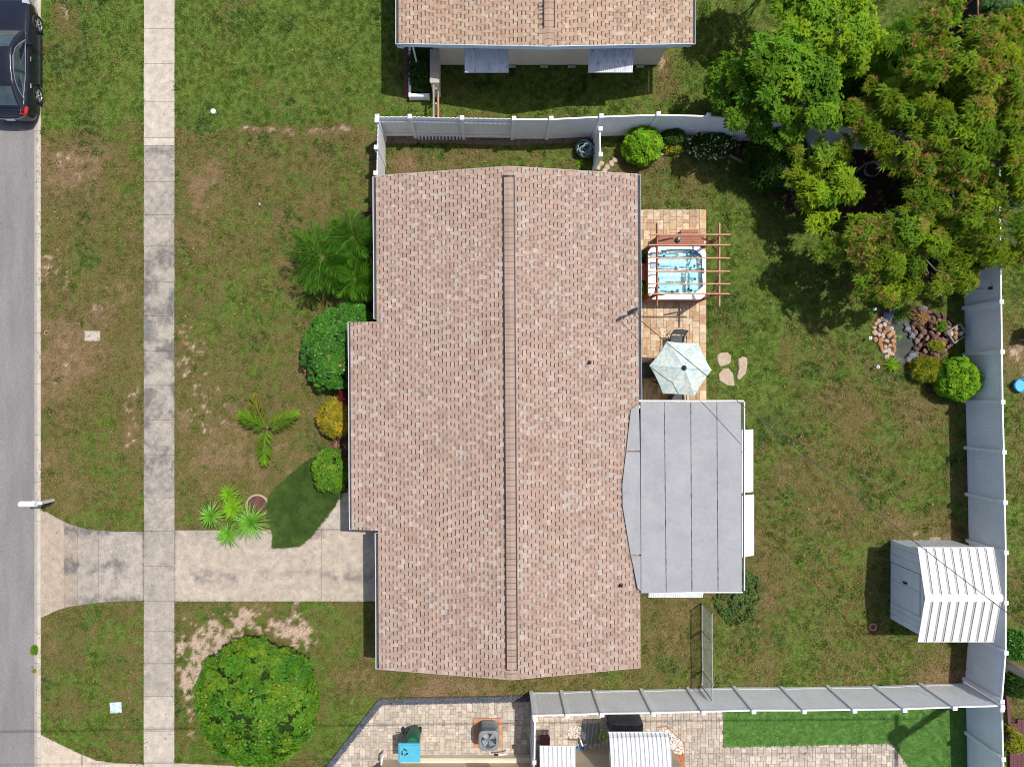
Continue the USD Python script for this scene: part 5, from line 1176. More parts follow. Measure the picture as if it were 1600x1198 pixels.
# ------------------------------------------------------------------ umbrella, table and chairs
um = thing('patio_umbrella', 'pale blue floral six sided patio umbrella over the table', 'umbrella')
c = W(1067, 576, 2.3); rim_px = [(1042, 533), (1091, 535.5), (1112, 578), (1085, 619), (1036, 615), (1015, 571)]
RZ = 1.98; rim = np.array([W(x, y, RZ) for x, y in rim_px]); cen = np.array([rim[:, 0].mean(), rim[:, 1].mean(), 2.42])
for i in range(6):
    a, b = rim[i], rim[(i + 1) % 6]; P = []
    for t in np.linspace(.04, 1, 9):
        row = []
        for s in np.linspace(0, 1, 9):
            e = a + (b - a) * s; q = cen + (e - cen) * t
            q = q - (e - cen) * [1, 1, 0] * (.06 * 4 * s * (1 - s) * t ** 3) * .6
            q[2] += -.05 * math.sin(math.pi * t) * 4 * s * (1 - s) + .05 * math.sin(math.pi * t); row.append(q)
        P.append(row)
    P = np.array(P); m = mb(); m.grid(P[:, ::-1]); hem = np.stack([P[-1], P[-1] - [0, 0, .09]], 0); m.grid(hem[:, ::-1])
    p_ = obj('canopy_panel', m, M['umbrella'], um, smooth=True)
    rb = mb(); rb.tube([cen - [0, 0, .04], (a + cen) / 2 + [0, 0, .02], a - [0, 0, .015]], .009, 6); obj('rib', rb, M['plastic_dark'], um)
obj('finial', mb().lathe([(0, cen[2] + .07), (.03, cen[2] + .06), (.05, cen[2] + .03), (.09, cen[2] - .005), (0, cen[2] - .02)], 16, (cen[0], cen[1], 0)), M['plastic_dark'], um)
obj('pole', mb().tube([(cen[0], cen[1], .05), (cen[0], cen[1], cen[2])], .021, 10), M['plastic_dark'], um); obj('base', mb().lathe([(0, .12), (.06, .11), (.2, .07), (.22, .035), (.0, .035)], 20, (cen[0], cen[1], 0)), M['plastic_dark'], um)
tb = thing('patio_table', 'dark square patio table under the floral umbrella', 'table')
obj('table_top', mb().box((cen[0] - .05, cen[1] - .02, .73), (1.02, 1.02, .03), ch=.008), M['plastic_dark'], tb)
for sx in (-1, 1):
    for sy in (-1, 1): obj('leg', mb().box((cen[0] - .05 + sx * .44, cen[1] - .02 + sy * .44, .37), (.045, .045, .69), ch=.005), M['black_metal'], tb)
obj('apron', mb().box((cen[0] - .05, cen[1] - .02, .695), (.9, .9, .04)), M['black_metal'], tb)
def make_chair(label, loc, rz):
    t = thing('patio_chair', label, 'chair', loc, rz, 'chairs around the patio table')     # faces +y
    m = mb(); m.tube([(-.27, -.02, .42), (-.25, -.28, .5), (-.245, -.40, .98), (0, -.425, 1.0), (.245, -.40, .98), (.25, -.28, .5), (.27, -.02, .42)], .016, 8); obj('back_frame', m, M['plastic_dark'], t)
    P = np.array([[(x, -.27 - .14 * k - .02 * (1 - (x / .24) ** 2), .5 + .47 * k) for x in np.linspace(-.235, .235, 5)] for k in np.linspace(0, 1, 5)]); m = mb(); m.grid(P); obj('backrest', m, M['cushion_grey'], t)
    m = mb(); m.box((0, 0, .43), (.5, .5, .02), ch=.006); obj('seat', m, M['cover_black'], t)
    for s in (-1, 1):
        m = mb(); m.tube([(s * .28, .26, 0), (s * .285, .25, .6), (s * .29, .18, .655), (s * .29, -.2, .66), (s * .26, -.31, .62)], .016, 8); obj('arm', m, M['plastic_dark'], t)
        obj('leg', mb().tube([(s * .27, -.02, .42), (s * .27, -.34, .0)], .016, 8), M['plastic_dark'], t)
    return t
p = W(1052, 540); ch0 = make_chair('dark grey patio chair north of the umbrella, its backrest showing', (p[0], p[1] + .1, .035), 176)
p = W(1006, 578); copy_of(ch0, 'dark patio chair left of the umbrella against the house eave', (p[0] + .12, p[1] - .02, .035), -88)
p = W(1047, 617); copy_of(ch0, 'dark patio chair south of the umbrella by the grey porch roof', (p[0] + .12, p[1] + .02, .035), 4)

# ------------------------------------------------------------------ south yard: bin, air conditioner, grill, hose and the rest
bn = thing('wheelie_bin', 'green wheeled bin with a light blue lid beside the tan wall', 'bin'); bc_ = W(645, 1151); bz0 = .035
m = mb(); P = []
for z, a, b, r in ((.08, .25, .28, .05), (.3, .27, .31, .06), (.9, .31, .36, .08), (1.0, .325, .37, .08)):
    g = sbox(-a, -b, a, b).buffer(-r).buffer(r, quad_segs=4); P.append([(x, y, z) for x, y in np.array(g.exterior.coords)[:-1]])
P = np.array(P); P = np.concatenate([P, P[:, :1]], 1); m.grid(P[:, ::-1] if Polygon(P[0, :, :2]).exterior.is_ccw is False else P.transpose(0, 1, 2)); v, f = m.arr()
obj('body', (v + [bc_[0], bc_[1], bz0], f), M['green_plastic'], bn)
m = mb(); m.lathe([(0, 1.0), (.2, .98), (.26, .9), (.27, .55), (.22, .1), (0, .08)], 22, (bc_[0] + .09, bc_[1] + .3, bz0)); obj('front_bulge', m, M['green_plastic'], bn, smooth=40)
ld = obj('lid', mb().box((bc_[0] - .01, bc_[1] - .02, 1.05), (.80, .70, .07), ch=.035).box((bc_[0] - .01, bc_[1] - .02, 1.095), (.70, .60, .04), ch=.018), M['blue_lid'], bn)
R_ = mb()
for k in range(3):      # recycling arrows on the lid
    a = k * 2.094 + .4; cx_, cy_ = bc_[0] - .18, bc_[1] + .02
    q = [np.array([cx_ + .1 * math.cos(a + t), cy_ + .1 * math.sin(a + t)]) for t in (0, .55, 1.1)]
    for u_, v_ in zip(q[:-1], q[1:]): R_.bar((*u_, 1.116), (*v_, 1.116), .045, .004)
    d_ = unit(q[2] - q[1]); n_ = np.array([-d_[1], d_[0]]); R_.prism(Polygon([q[2] - n_ * .05, q[2] + d_ * .075, q[2] + n_ * .05]), 1.1142, 1.1182)
obj('recycling_mark', R_, M['plastic_dark'], ld)
for s in (-1, 1):
    w = mb(); w.lathe([(.04, -.03), (.11, -.03), (.12, 0), (.11, .03), (.04, .03)], 18); v, f = w.arr(); obj('wheel', (v @ np.array([[0, 0, 1], [0, 1, 0], [-1, 0, 0]]).T + [bc_[0] - .01 + s * .33, bc_[1] + .34, bz0 + .12], f), M['rubber'], bn)
obj('handle', mb().tube([(bc_[0] - .3, bc_[1] + .3, .98), (bc_[0] - .3, bc_[1] + .42, 1.0), (bc_[0] + .3, bc_[1] + .42, 1.0), (bc_[0] + .3, bc_[1] + .3, .98)], .016, 8), M['plastic_dark'], bn)
ac = thing('air_conditioner', 'round grey outdoor air conditioner unit with fan on a wooden pad', 'air conditioner'); a0 = W(763.5, 1137)
obj('pad', mb().box((a0[0] - .03, a0[1] - .16, .055), (1.06, 1.12, .06), ch=.01), M['wood_light'], ac)
def sqr(r, z, n=40, e=4.0):
    a = np.arange(n) / n * 2 * np.pi; k = (np.abs(np.cos(a)) ** e + np.abs(np.sin(a)) ** e) ** (-1 / e); return np.stack([r * k * np.cos(a), r * k * np.sin(a), np.full(n, z)], 1)
def loft(rings): P = np.array(rings); return np.concatenate([P, P[:, :1]], 1).transpose(1, 0, 2)[:, ::-1][::-1]
m = mb(); m.grid(loft([sqr(.36, .08), sqr(.37, .12), sqr(.37, .82), sqr(.38, .84), sqr(.375, .9), sqr(.34, .92), sqr(.285, .915, e=2), sqr(.28, .80, e=2)])[:, ::-1]); v, f = m.arr(); obj('cabinet', (v + [a0[0], a0[1], .03], f), M['ac_metal'], ac, smooth=35)
lv = mb()
for k in range(16):
    z = .16 + k * .043; lv.grid(loft([sqr(.371, z), sqr(.381, z + .012), sqr(.371, z + .02)])[:, ::-1])
v, f = lv.arr(); obj('louvres', (v + [a0[0], a0[1], .03], f), M['ac_metal'], ac)
m = mb(); m.lathe([(0, .79), (.28, .79)], 30, (a0[0], a0[1], .03)); obj('well_floor', m, M['plastic_dark'], ac)
fn_ = mb(); fn_.lathe([(0, .86), (.07, .855), (.08, .80)], 14, (a0[0], a0[1], .03))
fan = obj('fan_motor', fn_, M['ac_metal'], ac)
for k in range(4):
    a = k * np.pi / 2 + .5; u_ = np.array([math.cos(a), math.sin(a), 0]); v_ = np.array([-math.sin(a), math.cos(a), 0]); o_ = np.array([a0[0], a0[1], .85])
    P = np.array([[o_ + u_ * r + v_ * s * (.05 + .35 * r) + [0, 0, .05 * s] for s in (-1, 0, 1)] for r in (.06, .15, .25)]); m = mb(); m.grid(P); obj('fan_blade', m, M['cushion_grey'], fan)
gg = mb()
for r in np.linspace(.08, .28, 7): gg.tube([(a0[0] + r * math.cos(t), a0[1] + r * math.sin(t), .955) for t in np.linspace(0, 2 * np.pi, 25)], .0035, 4, False)
for k in range(8): a = k * np.pi / 4; gg.tube([(a0[0] + .03 * math.cos(a), a0[1] + .03 * math.sin(a), .958), (a0[0] + .3 * math.cos(a), a0[1] + .3 * math.sin(a), .95)], .004, 4)
obj('grille', gg, M['ac_metal'], ac)
gr = thing('covered_grill', 'barbecue grill under a black fabric cover behind the white fence', 'grill'); gc = W(973, 1122); m = mb()
rings = []
for z, a, b in ((.0, .60, .33), (.3, .61, .34), (.75, .60, .33), (.9, .56, .30), (1.02, .46, .24), (1.1, .28, .15), (1.12, .05, .03)):
    n = 56; t = np.arange(n) / n * 2 * np.pi; e = 5.0; k = (np.abs(np.cos(t)) ** e + np.abs(np.sin(t)) ** e) ** (-1 / e); fold = 1 + .035 * np.sin(t * 11 + z * 2) * (1 - z / 1.2)
    rings.append(np.stack([a * k * np.cos(t) * fold, b * k * np.sin(t) * fold, np.full(n, z + .01)], 1))
m.grid(loft(rings)[:, ::-1]); v, f = m.arr(); obj('cover', (v + [gc[0], gc[1], .03], f), M['cover_black'], gr, smooth=50)
obj('hood', mb().box((gc[0] + .05, gc[1], 1.1), (.62, .3, .12), ch=.05), M['cover_black'], gr); obj('strap', mb().box((gc[0] - .38, gc[1] + .02, 1.0), (.05, .5, .03), roty(-.5), ch=.006), M['plastic_dark'], gr)
hs = thing('garden_hose', 'bright green garden hose coiled on the patio next to the grill', 'hose'); h0 = W(941, 1149)
for k in range(5):
    r = .13 + .022 * (k % 3); z = .06 + .028 * (k // 2 + k % 2)
    obj('coil', mb().tube([(h0[0] + (r + .008 * math.sin(3 * t + k)) * math.cos(t), h0[1] + (r + .008 * math.cos(2 * t + k)) * math.sin(t), z + .008 * math.sin(5 * t)) for t in np.linspace(0, 2 * np.pi, 36)], .014, 8), M['hose'], hs)
sc = thing('blue_scoop', 'blue plastic dustpan lying beside white pebbles near the tan wall', 'dustpan'); s0 = W(907, 1170)
m = mb(); m.box((s0[0], s0[1], .06), (.24, .3, .02), ch=.006); m.box((s0[0] - .12, s0[1], .1), (.015, .3, .1), ch=.004); m.box((s0[0] + .12, s0[1], .1), (.015, .3, .1), ch=.004); m.box((s0[0], s0[1] - .15, .1), (.24, .015, .1), ch=.004); obj('pan', m, M['blue_plastic'], sc)
obj('handle', mb().tube([(s0[0], s0[1] + .14, .08), (s0[0] + .02, s0[1] + .34, .12)], .02, 8), M['white'], sc)
pi_ = thing('pipe_fittings', 'white and brown pipe fittings standing in the pebbles by the wall', 'pipe'); s0 = W(896, 1153)
m = mb(); m.tube([(s0[0] - .2, s0[1], .08), (s0[0] + .1, s0[1] + .02, .14), (s0[0] + .35, s0[1] - .06, .08)], .035, 8); obj('pipe', m, M['bark_palm'], pi_)
obj('elbow', mb().tube([(s0[0] + .22, s0[1] + .1, .05), (s0[0] + .24, s0[1] + .06, .3), (s0[0] + .3, s0[1] - .1, .34), (s0[0] + .45, s0[1] - .12, .2)], .032, 8), M['white'], pi_)
ro = obj('dark_mat', mb().box((*W(922, 1145)[:2], .045), (.75, .75, .02), rotz(.05), ch=.006), M['ac_metal']); tag(ro, 'dark grey rubber mat under the green hose', 'mat')
st_ = thing('stool', 'small grey side stool with a dark pot near the curved awning', 'stool'); s0 = W(925, 1188)
obj('seat', mb().box((s0[0], s0[1] , .42), (.3, .26, .04), ch=.01), M['cushion_grey'], st_)
for sx in (-1, 1):
    for sy in (-1, 1): obj('leg', mb().box((s0[0] + sx * .12, s0[1] + sy * .1, .21), (.03, .03, .4)), M['galv'], st_)
pt_ = thing('plant_pot', 'small black plant pot on the ground beside the grey stool', 'pot'); s0 = W(936, 1178)
obj('pot', mb().lathe([(.06, .04), (.09, .16), (.1, .17), (.085, .17), (.075, .1), (0, .1)], 18, (s0[0], s0[1], 0)), M['plastic_dark'], pt_); obj('soil', mb().lathe([(0, .145), (.08, .145)], 14, (s0[0], s0[1], 0)), M['mulch'], pt_)
cr_ = obj('crate', mb().box((*W(851, 1155)[:2], .12), (.32, .42, .2), ch=.012).box((*W(851, 1155)[:2], .225), (.36, .46, .03), ch=.008), M['deck_red']); tag(cr_, 'small red brown crate left of the flat white awning behind the fence', 'crate')
# dark hose pot
hp = thing('hose_pot', 'round dark hose pot with a coiled pale hose behind the house', 'hose pot'); h0 = W(913, 236)
obj('pot', mb().lathe([(.24, .02), (.32, .1), (.36, .3), (.38, .34), (.36, .35), (.33, .3), (.3, .14), (0, .12)], 28, (h0[0], h0[1], 0)), M['plastic_dark'], hp, smooth=35)
for k in range(8):
    r = .27 - .028 * (k % 5); obj('hose_coil', mb().tube([(h0[0] + .09 * math.sin(k * 2) + r * math.cos(t), h0[1] + .09 * math.cos(k * 3) + r * math.sin(t), .24 + .035 * (k // 2) + .02 * math.sin(2 * t + k)) for t in np.linspace(0, 2 * np.pi, 30)], .011, 6), M['hose_teal'], hp)
for k, (x, y) in enumerate(((939, 256), (948, 262), (955, 256), (961, 251), (944, 268), (934, 262))):
    s = trimesh.creation.icosphere(subdivisions=2); r_ = np.random.default_rng(k); V = s.vertices * (1 + .25 * (meshkit.noise(s.vertices * 1.7, k)[:, None] - .5)) * [.13, .1, .06]; p = W(x, y)
    o = obj('garden_stone', (V @ rotz(k).T + [p[0], p[1], .03], s.faces), M['stone_pale']); tag(o, 'rough pale stone in the small group by the roof corner behind the house', 'stone', 'pale stones by the roof corner')

# ------------------------------------------------------------------ garden pond
pond = thing('garden_pond', 'garden pond ringed with tan and dark red stones beside the right fence', 'pond')
wpx = [(1391, 502), (1402, 507), (1411, 506), (1419, 520), (1428, 532), (1430, 543), (1420, 551), (1413, 560), (1408, 560), (1398, 548), (1402, 532), (1398, 520), (1390, 509)]
wp = Polygon(G(wpx)).buffer(.06).buffer(-.03); m = mb(); pv = trimesh.creation.triangulate_polygon(wp, engine='earcut'); m.add(np.c_[pv[0], np.full(len(pv[0]), -.03)], pv[1]); obj('water', m, M['water_pond'], pond)
lin_ = wp.buffer(.16).difference(wp.buffer(-.02)); m = mb(); m.prism(lin_, -.38, .035); obj('liner', m, M['liner'], pond)
m = mb(); m.prism(wp.buffer(.2), -.4, -.36); obj('liner_floor', m, M['liner'], pond)
m = mb(); m.prism(POLY['pond'].difference(wp.buffer(.14)), -.1, .012); obj('soil', m, M['mulch'], pond)
def rock(parent, p, r3, tint, seed, z=.0, name='stone', flat=1.0):
    s = ICO; rr_ = np.random.default_rng(seed); d = s.vertices; n = meshkit.noise(d * 1.6 + seed * 3.1, seed)
    V = d * (.72 + .55 * n[:, None]); V = np.sign(V) * np.abs(V) ** .85 * np.asarray(r3); V = V @ rotz(rr_.uniform(0, 6.28)).T @ rotx(rr_.uniform(-.2, .2)).T
    T = np.clip(np.asarray(tint) * (1 + .5 * (n[:, None] - .5)), 0, 1); return obj(name, (V + [p[0], p[1], z], s.faces, np.broadcast_to(T, V.shape)), M['rock_tan'], parent, smooth=False)
ICO = trimesh.creation.icosphere(subdivisions=2)
def poisson(poly, d, seed, n=4000):
    r = np.random.default_rng(seed); b = poly.bounds; out = []
    for _ in range(n):
        p = r.uniform(b[:2], b[2:])
        if poly.contains(Point(p)) and all((p[0] - q[0]) ** 2 + (p[1] - q[1]) ** 2 > d * d for q in out): out.append(p)
    return out
TANS = [tuple(np.array(c) * .72) for c in [(.55, .34, .18), (.50, .25, .115), (.6, .5, .38), (.58, .42, .27), (.5, .46, .42), (.42, .22, .12)]]
REDS = [tuple(np.array(c) * .5) for c in [(.22, .115, .085), (.30, .17, .125), (.26, .14, .11), (.35, .21, .155), (.18, .11, .09), (.40, .27, .2)]]
tan_area = Polygon(G([(1375, 492), (1388, 500), (1396, 512), (1400, 530), (1398, 548), (1388, 560), (1374, 548), (1365, 530), (1364, 510)]))
for k, p in enumerate(poisson(tan_area, .148, 3)): rock(pond, p, (rng.uniform(.065, .13), rng.uniform(.06, .1), rng.uniform(.045, .07)), TANS[k % 6], k + 1, .035)
red_area = Polygon(G([(1422, 492), (1432, 482), (1452, 484), (1480, 497), (1492, 515), (1488, 535), (1470, 552), (1452, 562), (1432, 560), (1428, 548), (1432, 532), (1424, 512)]))
for k, p in enumerate(poisson(red_area, .15, 4)):
    dd = red_area.exterior.distance(Point(p)); rock(pond, p, (rng.uniform(.06, .145), rng.uniform(.055, .1), rng.uniform(.05, .09)), REDS[k % 6], k + 101, .05 + min(dd, .5) * .55)
for k, (x, y, r) in enumerate(((1386, 494, .19), (1392, 488, .16), (1400, 486, .14), (1425, 557, .2), (1434, 560, .17), (1417, 515, .12), (1424, 524, .13), (1380, 498, .13), (1419, 562, .14), (1442, 482, .14))):
    rock(pond, W(x, y), (r, r * .7, r * .5), (.15, .16, .19), k + 301, .05)
# the little stone walled box above the pond
q = W(1485, 522); Rb = rotz(.55); m = mb()
for dx, dy, w_, h_ in ((0, .25, .62, .05), (0, -.25, .62, .05), (.285, 0, .05, .45), (-.285, 0, .05, .45)): 
    o_ = Rb @ np.array([dx, dy, 0]); m.box((q[0] + o_[0], q[1] + o_[1], .3), (w_, h_, .18), Rb, ch=.015)
obj('spillway_box', m, M['bark'], pond); obj('spillway_floor', mb().box((q[0], q[1], .24), (.54, .46, .06), Rb), M['liner'], pond)
for k, (dx, dy) in enumerate(((-.16, .1), (.1, .14), (.14, -.1), (-.1, -.12), (0, 0))):
    o_ = Rb @ np.array([dx, dy, 0]); rock(pond, q + o_, (.1, .08, .06), TANS[(k + 2) % 6], k + 401, .32)
for k, (x, y) in enumerate(((1483, 537), (1490, 533))): rock(pond, W(x, y), (.12, .07, .05), (.42, .38, .35), k + 420, .1)
for k, (x, y, lb) in enumerate(((1367, 483, 'white square path light above the pond in the lawn'), (1360, 528, 'small path light on a stake left of the tan pond stones'), (1372, 573, 'small grey path light below the tan pond stones'))):
    t = thing('path_light', lb, 'garden light'); p = W(x, y, .3)
    obj('stake', mb().tube([(p[0], p[1], -.05), (p[0], p[1], .26)], .015, 6), M['plastic_dark'], t); obj('head', mb().box((p[0], p[1], .29), (.10, .10, .06), rotz(.3 * k), ch=.015), M['galv'] if k else M['gutter'], t); obj('solar_cell', mb().box((p[0], p[1], .322), (.07, .07, .005), rotz(.3 * k)), M['navy'] if k else M['cushion_grey'], t)
sp_ = thing('spot_lamp', 'dark outdoor lamp on a bracket standing out from the right fence', 'lamp'); p = W(1510, 448, 1.3)
f0 = W(1540, 452, 1.3)[0]; p = np.array([W(1519, 452, 1.3)[0], W(0, 452, 1.3)[1], 1.3])
sp_b = mb(); sp_b.tube([(W(1548, 0, 1.5)[0], p[1] + .02, 1.45), (p[0], p[1], 1.35), (p[0] - .12, p[1], 1.2)], .014, 6); obj('bracket', sp_b, M['plastic_dark'], sp_); obj('head', mb().box((p[0] - .14, p[1], 1.22), (.12, .1, .1), ch=.02), M['galv'], sp_); obj('mount_plate', mb().box((W(1549, 0, 1.5)[0], p[1] + .02, 1.45), (.1, .1, .1), ch=.015), M['plastic_dark'], sp_)

# ------------------------------------------------------------------ right hand neighbour's yard
t = thing('water_tub', 'small round bright blue plastic tub in the yard beyond the right fence', 'tub'); p = W(1590, 602)
obj('wall', mb().lathe([(.2, .01), (.24, .1), (.25, .2), (.27, .21), (.26, .22), (.23, .2), (.2, .05), (0, .04)], 26, (p[0], p[1], 0)), M['blue_plastic'], t, smooth=35); obj('water', mb().lathe([(0, .13), (.215, .13)], 22, (p[0], p[1], 0)), M['blue_lid'], t)
obj('handle', mb().tube([(p[0] - .25, p[1] - .1, .2), (p[0] - .3, p[1], .24), (p[0] - .25, p[1] + .1, .2)], .014, 6), M['blue_plastic'], t)
t = thing('lounge_chair', 'blue fabric lawn chair at the right picture edge', 'chair'); p = W(1601, 524)
obj('seat', mb().box((p[0] + .1, p[1], .35), (.55, .62, .03), rotz(-.3), ch=.01), M['navy'], t); obj('backrest', mb().box((p[0] - .16, p[1] + .06, .6), (.03, .62, .5), rotz(-.3) @ roty(-.35), ch=.01), M['navy'], t)
for sx in (-1, 1):
    for sy in (-1, 1): o_ = rotz(-.3) @ np.array([.25 * sx, .28 * sy, 0]); obj('leg', mb().tube([(p[0] + .1 + o_[0], p[1] + o_[1], 0), (p[0] + .1 + o_[0] * .9, p[1] + o_[1] * .9, .35)], .015, 6), M['galv'], t)
rd = thing('wooden_deck', 'dark red painted plank deck beyond the fence in the bottom right corner', 'deck')
d0 = W(1572, 1121)
for k in range(16):
    obj('plank', mb().box((d0[0] + .06 + .145 * k + .07, d0[1] - 1.4, .10), (.135, 2.8 - (.3 if k < 2 else 0), .04), ch=.006), M['deck_red'], rd)
for y in (d0[1] - .2, d0[1] - 1.4, d0[1] - 2.6): obj('joist', mb().box((d0[0] + 1.2, y, .04), (2.3, .08, .075)), M['deck_red'], rd)
pn = thing('plank_stack', 'narrow dark red board standing between the fence corner and the deck', 'board'); p = W(1570, 1085)
for k in range(4): obj('board', mb().box((p[0] + .03, p[1] - .5, .05 + .03 * k), (.1, 1.1, .026), rotz(.02 * k), ch=.004), M['deck_red'], pn)

# ------------------------------------------------------------------ utility pole and overhead cables
up_ = thing('utility_pole', 'tall wooden utility pole rising out of the right picture edge beyond the fence', 'utility pole'); PB = np.array([W(1572, 0)[0], W(0, 1037)[1], 0])
PH = 12.9
obj('pole', mb().tube([PB - [0, 0, .6], PB + [.02, 0, 6], PB + [.05, 0, PH]], [.17, .145, .11], 14), M['pole_wood'], up_)
ca_ = obj('crossarm', mb().box(PB + [.04, 0, PH - .5], (.12, 2.0, .11), ch=.01), M['pole_wood'], up_)
for dy in (-.9, -.4, .45, .9): obj('insulator', mb().lathe([(.03, PH - .44), (.055, PH - .4), (.03, PH - .36), (.055, PH - .32), (.02, PH - .26), (0, PH - .25)], 10, (PB[0] + .04, PB[1] + dy, 0)), M['cushion_grey'], ca_)
obj('transformer', mb().lathe([(0, PH - 2.45), (.24, PH - 2.43), (.26, PH - 2.3), (.26, PH - 1.5), (.22, PH - 1.38), (0, PH - 1.33)], 22, (PB[0] - .42, PB[1] - .1, 0)), M['cushion_grey'], up_); obj('bracket', mb().bar(PB + [-.2, -.05, PH - 1.7], PB + [.1, -.02, PH - 1.7], .08, .06), M['galv'], up_)
for s in (-1, 1): obj('brace', mb().bar(PB + [.04, 0, PH - 1.1], PB + [.04, s * .65, PH - .55], .04, .02), M['galv'], up_)
def cable(name, label, a, b, sag, r, m=M['wire'], n=40, dr=None):
    a, b = np.array(a, float), np.array(b, float); t = np.linspace(0, 1, n)[:, None]
    P = a + (b - a) * t - np.array([0, 0, 1.0]) * sag * 4 * t * (1 - t)
    if dr is not None: P = P + np.asarray(dr) * 4 * t * (1 - t)
    o = obj(name, mb().tube(P, r, 6), m); return tag(o, label, 'cable')
MH = np.array([b0[0] - .1, b0[1] - .02, 3.45])
MH = W(988, 490, 3.45)
cable('service_cable', 'dark service cable running from the house mast over umbrella, porch and shed to the pole', MH, PB + [-.15, 0, 8.6], .95, .013, M['wire'])
for k, (dy, z) in enumerate(((-.4, PH - .26), (.9, PH - .26), (0, 8.9))):
    cable('power_line', ('first', 'second', 'third')[k] and ['overhead line to the pole crossarm, its shadow crossing the artificial turf', 'overhead line on the outer crossarm end, its shadow crossing the paver patio', 'lowest overhead line along the pole row, its shadow near the bottom edge'][k], (PB[0] - 38, PB[1] + dy - .6, z), PB + [0, dy, z], .35, .012)

# ------------------------------------------------------------------ foliage
def sph(r, n): 
    v = r.normal(size=(n, 3)); return v / np.linalg.norm(v, axis=1, keepdims=True)
def leaves(base, axis_, L, wd, r, per, spread=(.7, 1.45), droop=.25):
    """per leaves round every twig end: thin folded blades, two triangles each."""
    n = len(base) * per; B = np.repeat(base, per, 0); A = np.repeat(axis_, per, 0)
    t = np.cross(A, r.normal(size=(n, 3))); t /= np.maximum(np.linalg.norm(t, axis=1, keepdims=True), 1e-6)
    th = r.uniform(*spread, n)[:, None]; d = A * np.cos(th) + t * np.sin(th); l = (L * r.uniform(.65, 1.2, n))[:, None]
    s = np.cross(d, A + .4 * r.normal(size=(n, 3))); s /= np.maximum(np.linalg.norm(s, axis=1, keepdims=True), 1e-6)
    dn = np.array([0, 0, -1.0]) * l * droop; mid = B + d * l * .45; w = wd * l
    V = np.stack([B, mid + s * w * .5, B + d * l + dn, mid - s * w * .5], 1).reshape(-1, 3); i = np.arange(n)[:, None] * 4
    return V, np.concatenate([i + [[0, 1, 2]], i + [[0, 2, 3]]], 0)
def crown_clumps(lobes, r, sub, cover, tips, flat, warm):
    """Twig ends gathered in leafy clumps over the lobes' shells, with gaps between; each clump has its own tone."""
    T, A, K = [], [], []; C_ = np.array([l[:3] for l in lobes]); R_ = np.array([l[3] for l in lobes])
    for c, rad in zip(C_, R_):
        n = max(6, int(cover * 2.9 * rad * rad / (sub * sub) * .62)); d = sph(r, n); d = d[d[:, 2] > -.3]
        for q in d:
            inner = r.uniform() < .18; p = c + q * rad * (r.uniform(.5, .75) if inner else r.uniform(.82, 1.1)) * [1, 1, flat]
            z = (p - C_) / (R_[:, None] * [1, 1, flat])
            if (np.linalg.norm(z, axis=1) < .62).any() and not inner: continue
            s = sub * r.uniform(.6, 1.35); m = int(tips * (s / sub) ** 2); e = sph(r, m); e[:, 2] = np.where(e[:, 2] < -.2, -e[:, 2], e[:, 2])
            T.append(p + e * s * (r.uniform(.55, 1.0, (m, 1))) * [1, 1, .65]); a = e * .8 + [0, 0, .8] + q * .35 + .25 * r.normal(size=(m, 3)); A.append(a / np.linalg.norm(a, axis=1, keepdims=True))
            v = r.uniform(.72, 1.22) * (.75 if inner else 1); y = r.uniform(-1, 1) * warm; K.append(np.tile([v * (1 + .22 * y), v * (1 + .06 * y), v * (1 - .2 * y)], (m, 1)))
    T, A, K = np.vstack(T), np.vstack(A), np.vstack(K); ok = T[:, 2] > .08; return T[ok], A[ok], K[ok]
def branchy(parent, base, lobes, r, r0, m, frac=.75, name='trunk', n_sub=2):
    """A tapered trunk and a limb to every lobe, with a few twigs."""
    base = np.asarray(base, float); top = base + [0, 0, min(l[2] for l in lobes) * .45]; top[:2] += r.normal(0, .05, 2)
    obj(name, mb().tube([base - [0, 0, .15], base + (top - base) * .5 + [*r.normal(0, .04, 2), 0], top], [r0 * 1.25, r0, r0 * .85], 10), m, parent, smooth=50)
    for l in lobes:
        c = np.array(l[:3]); e = top + (c - top) * frac; b = mb(); mid = (top + e) / 2 + [*r.normal(0, .12, 2), .12]
        b.tube([top - [0, 0, .05], mid, e], [r0 * .5, r0 * .32, r0 * .16], 7)
        for _ in range(n_sub):
            d = sph(r, 1)[0]; d[2] = abs(d[2]) * .6; b.tube([mid + (e - mid) * r.uniform(.2, .9), c + d * l[3] * .4, c + d * l[3] * .8], [r0 * .22, r0 * .14, r0 * .06], 5)
        obj('limb', b, m, parent, smooth=50)
def tree(name, label, base_px, lobes_px, seed, L, wd, per, leaf, r0, blossom=0, spread=(1.0, 1.6), droop=.2, bark='bark', flat=.8, sub=.33, cover=1.7, tips=24, warm=.9):
    r = np.random.default_rng(seed); t = thing(name, label, 'tree')
    lobes = [(*W(x, y, h), rad) for x, y, h, rad in lobes_px]
    branchy(t, W(*base_px), lobes, r, r0, M[bark]); T, A, K = crown_clumps(lobes, r, sub, cover, tips, flat, warm)
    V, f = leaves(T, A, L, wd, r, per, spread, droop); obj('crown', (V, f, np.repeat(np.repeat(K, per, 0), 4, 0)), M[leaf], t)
    if blossom:
        k = (meshkit.noise(T * 1.3, 3) > .5) & (r.uniform(size=len(T)) < blossom) & (A[:, 2] > .3); B = T[k] + A[k] * .05
        V, f = leaves(B, A[k], .13, .13, r, 11, (.2, 1.2), .0); obj('flower_panicles', (V, f), M['blossom'], t)
    return t
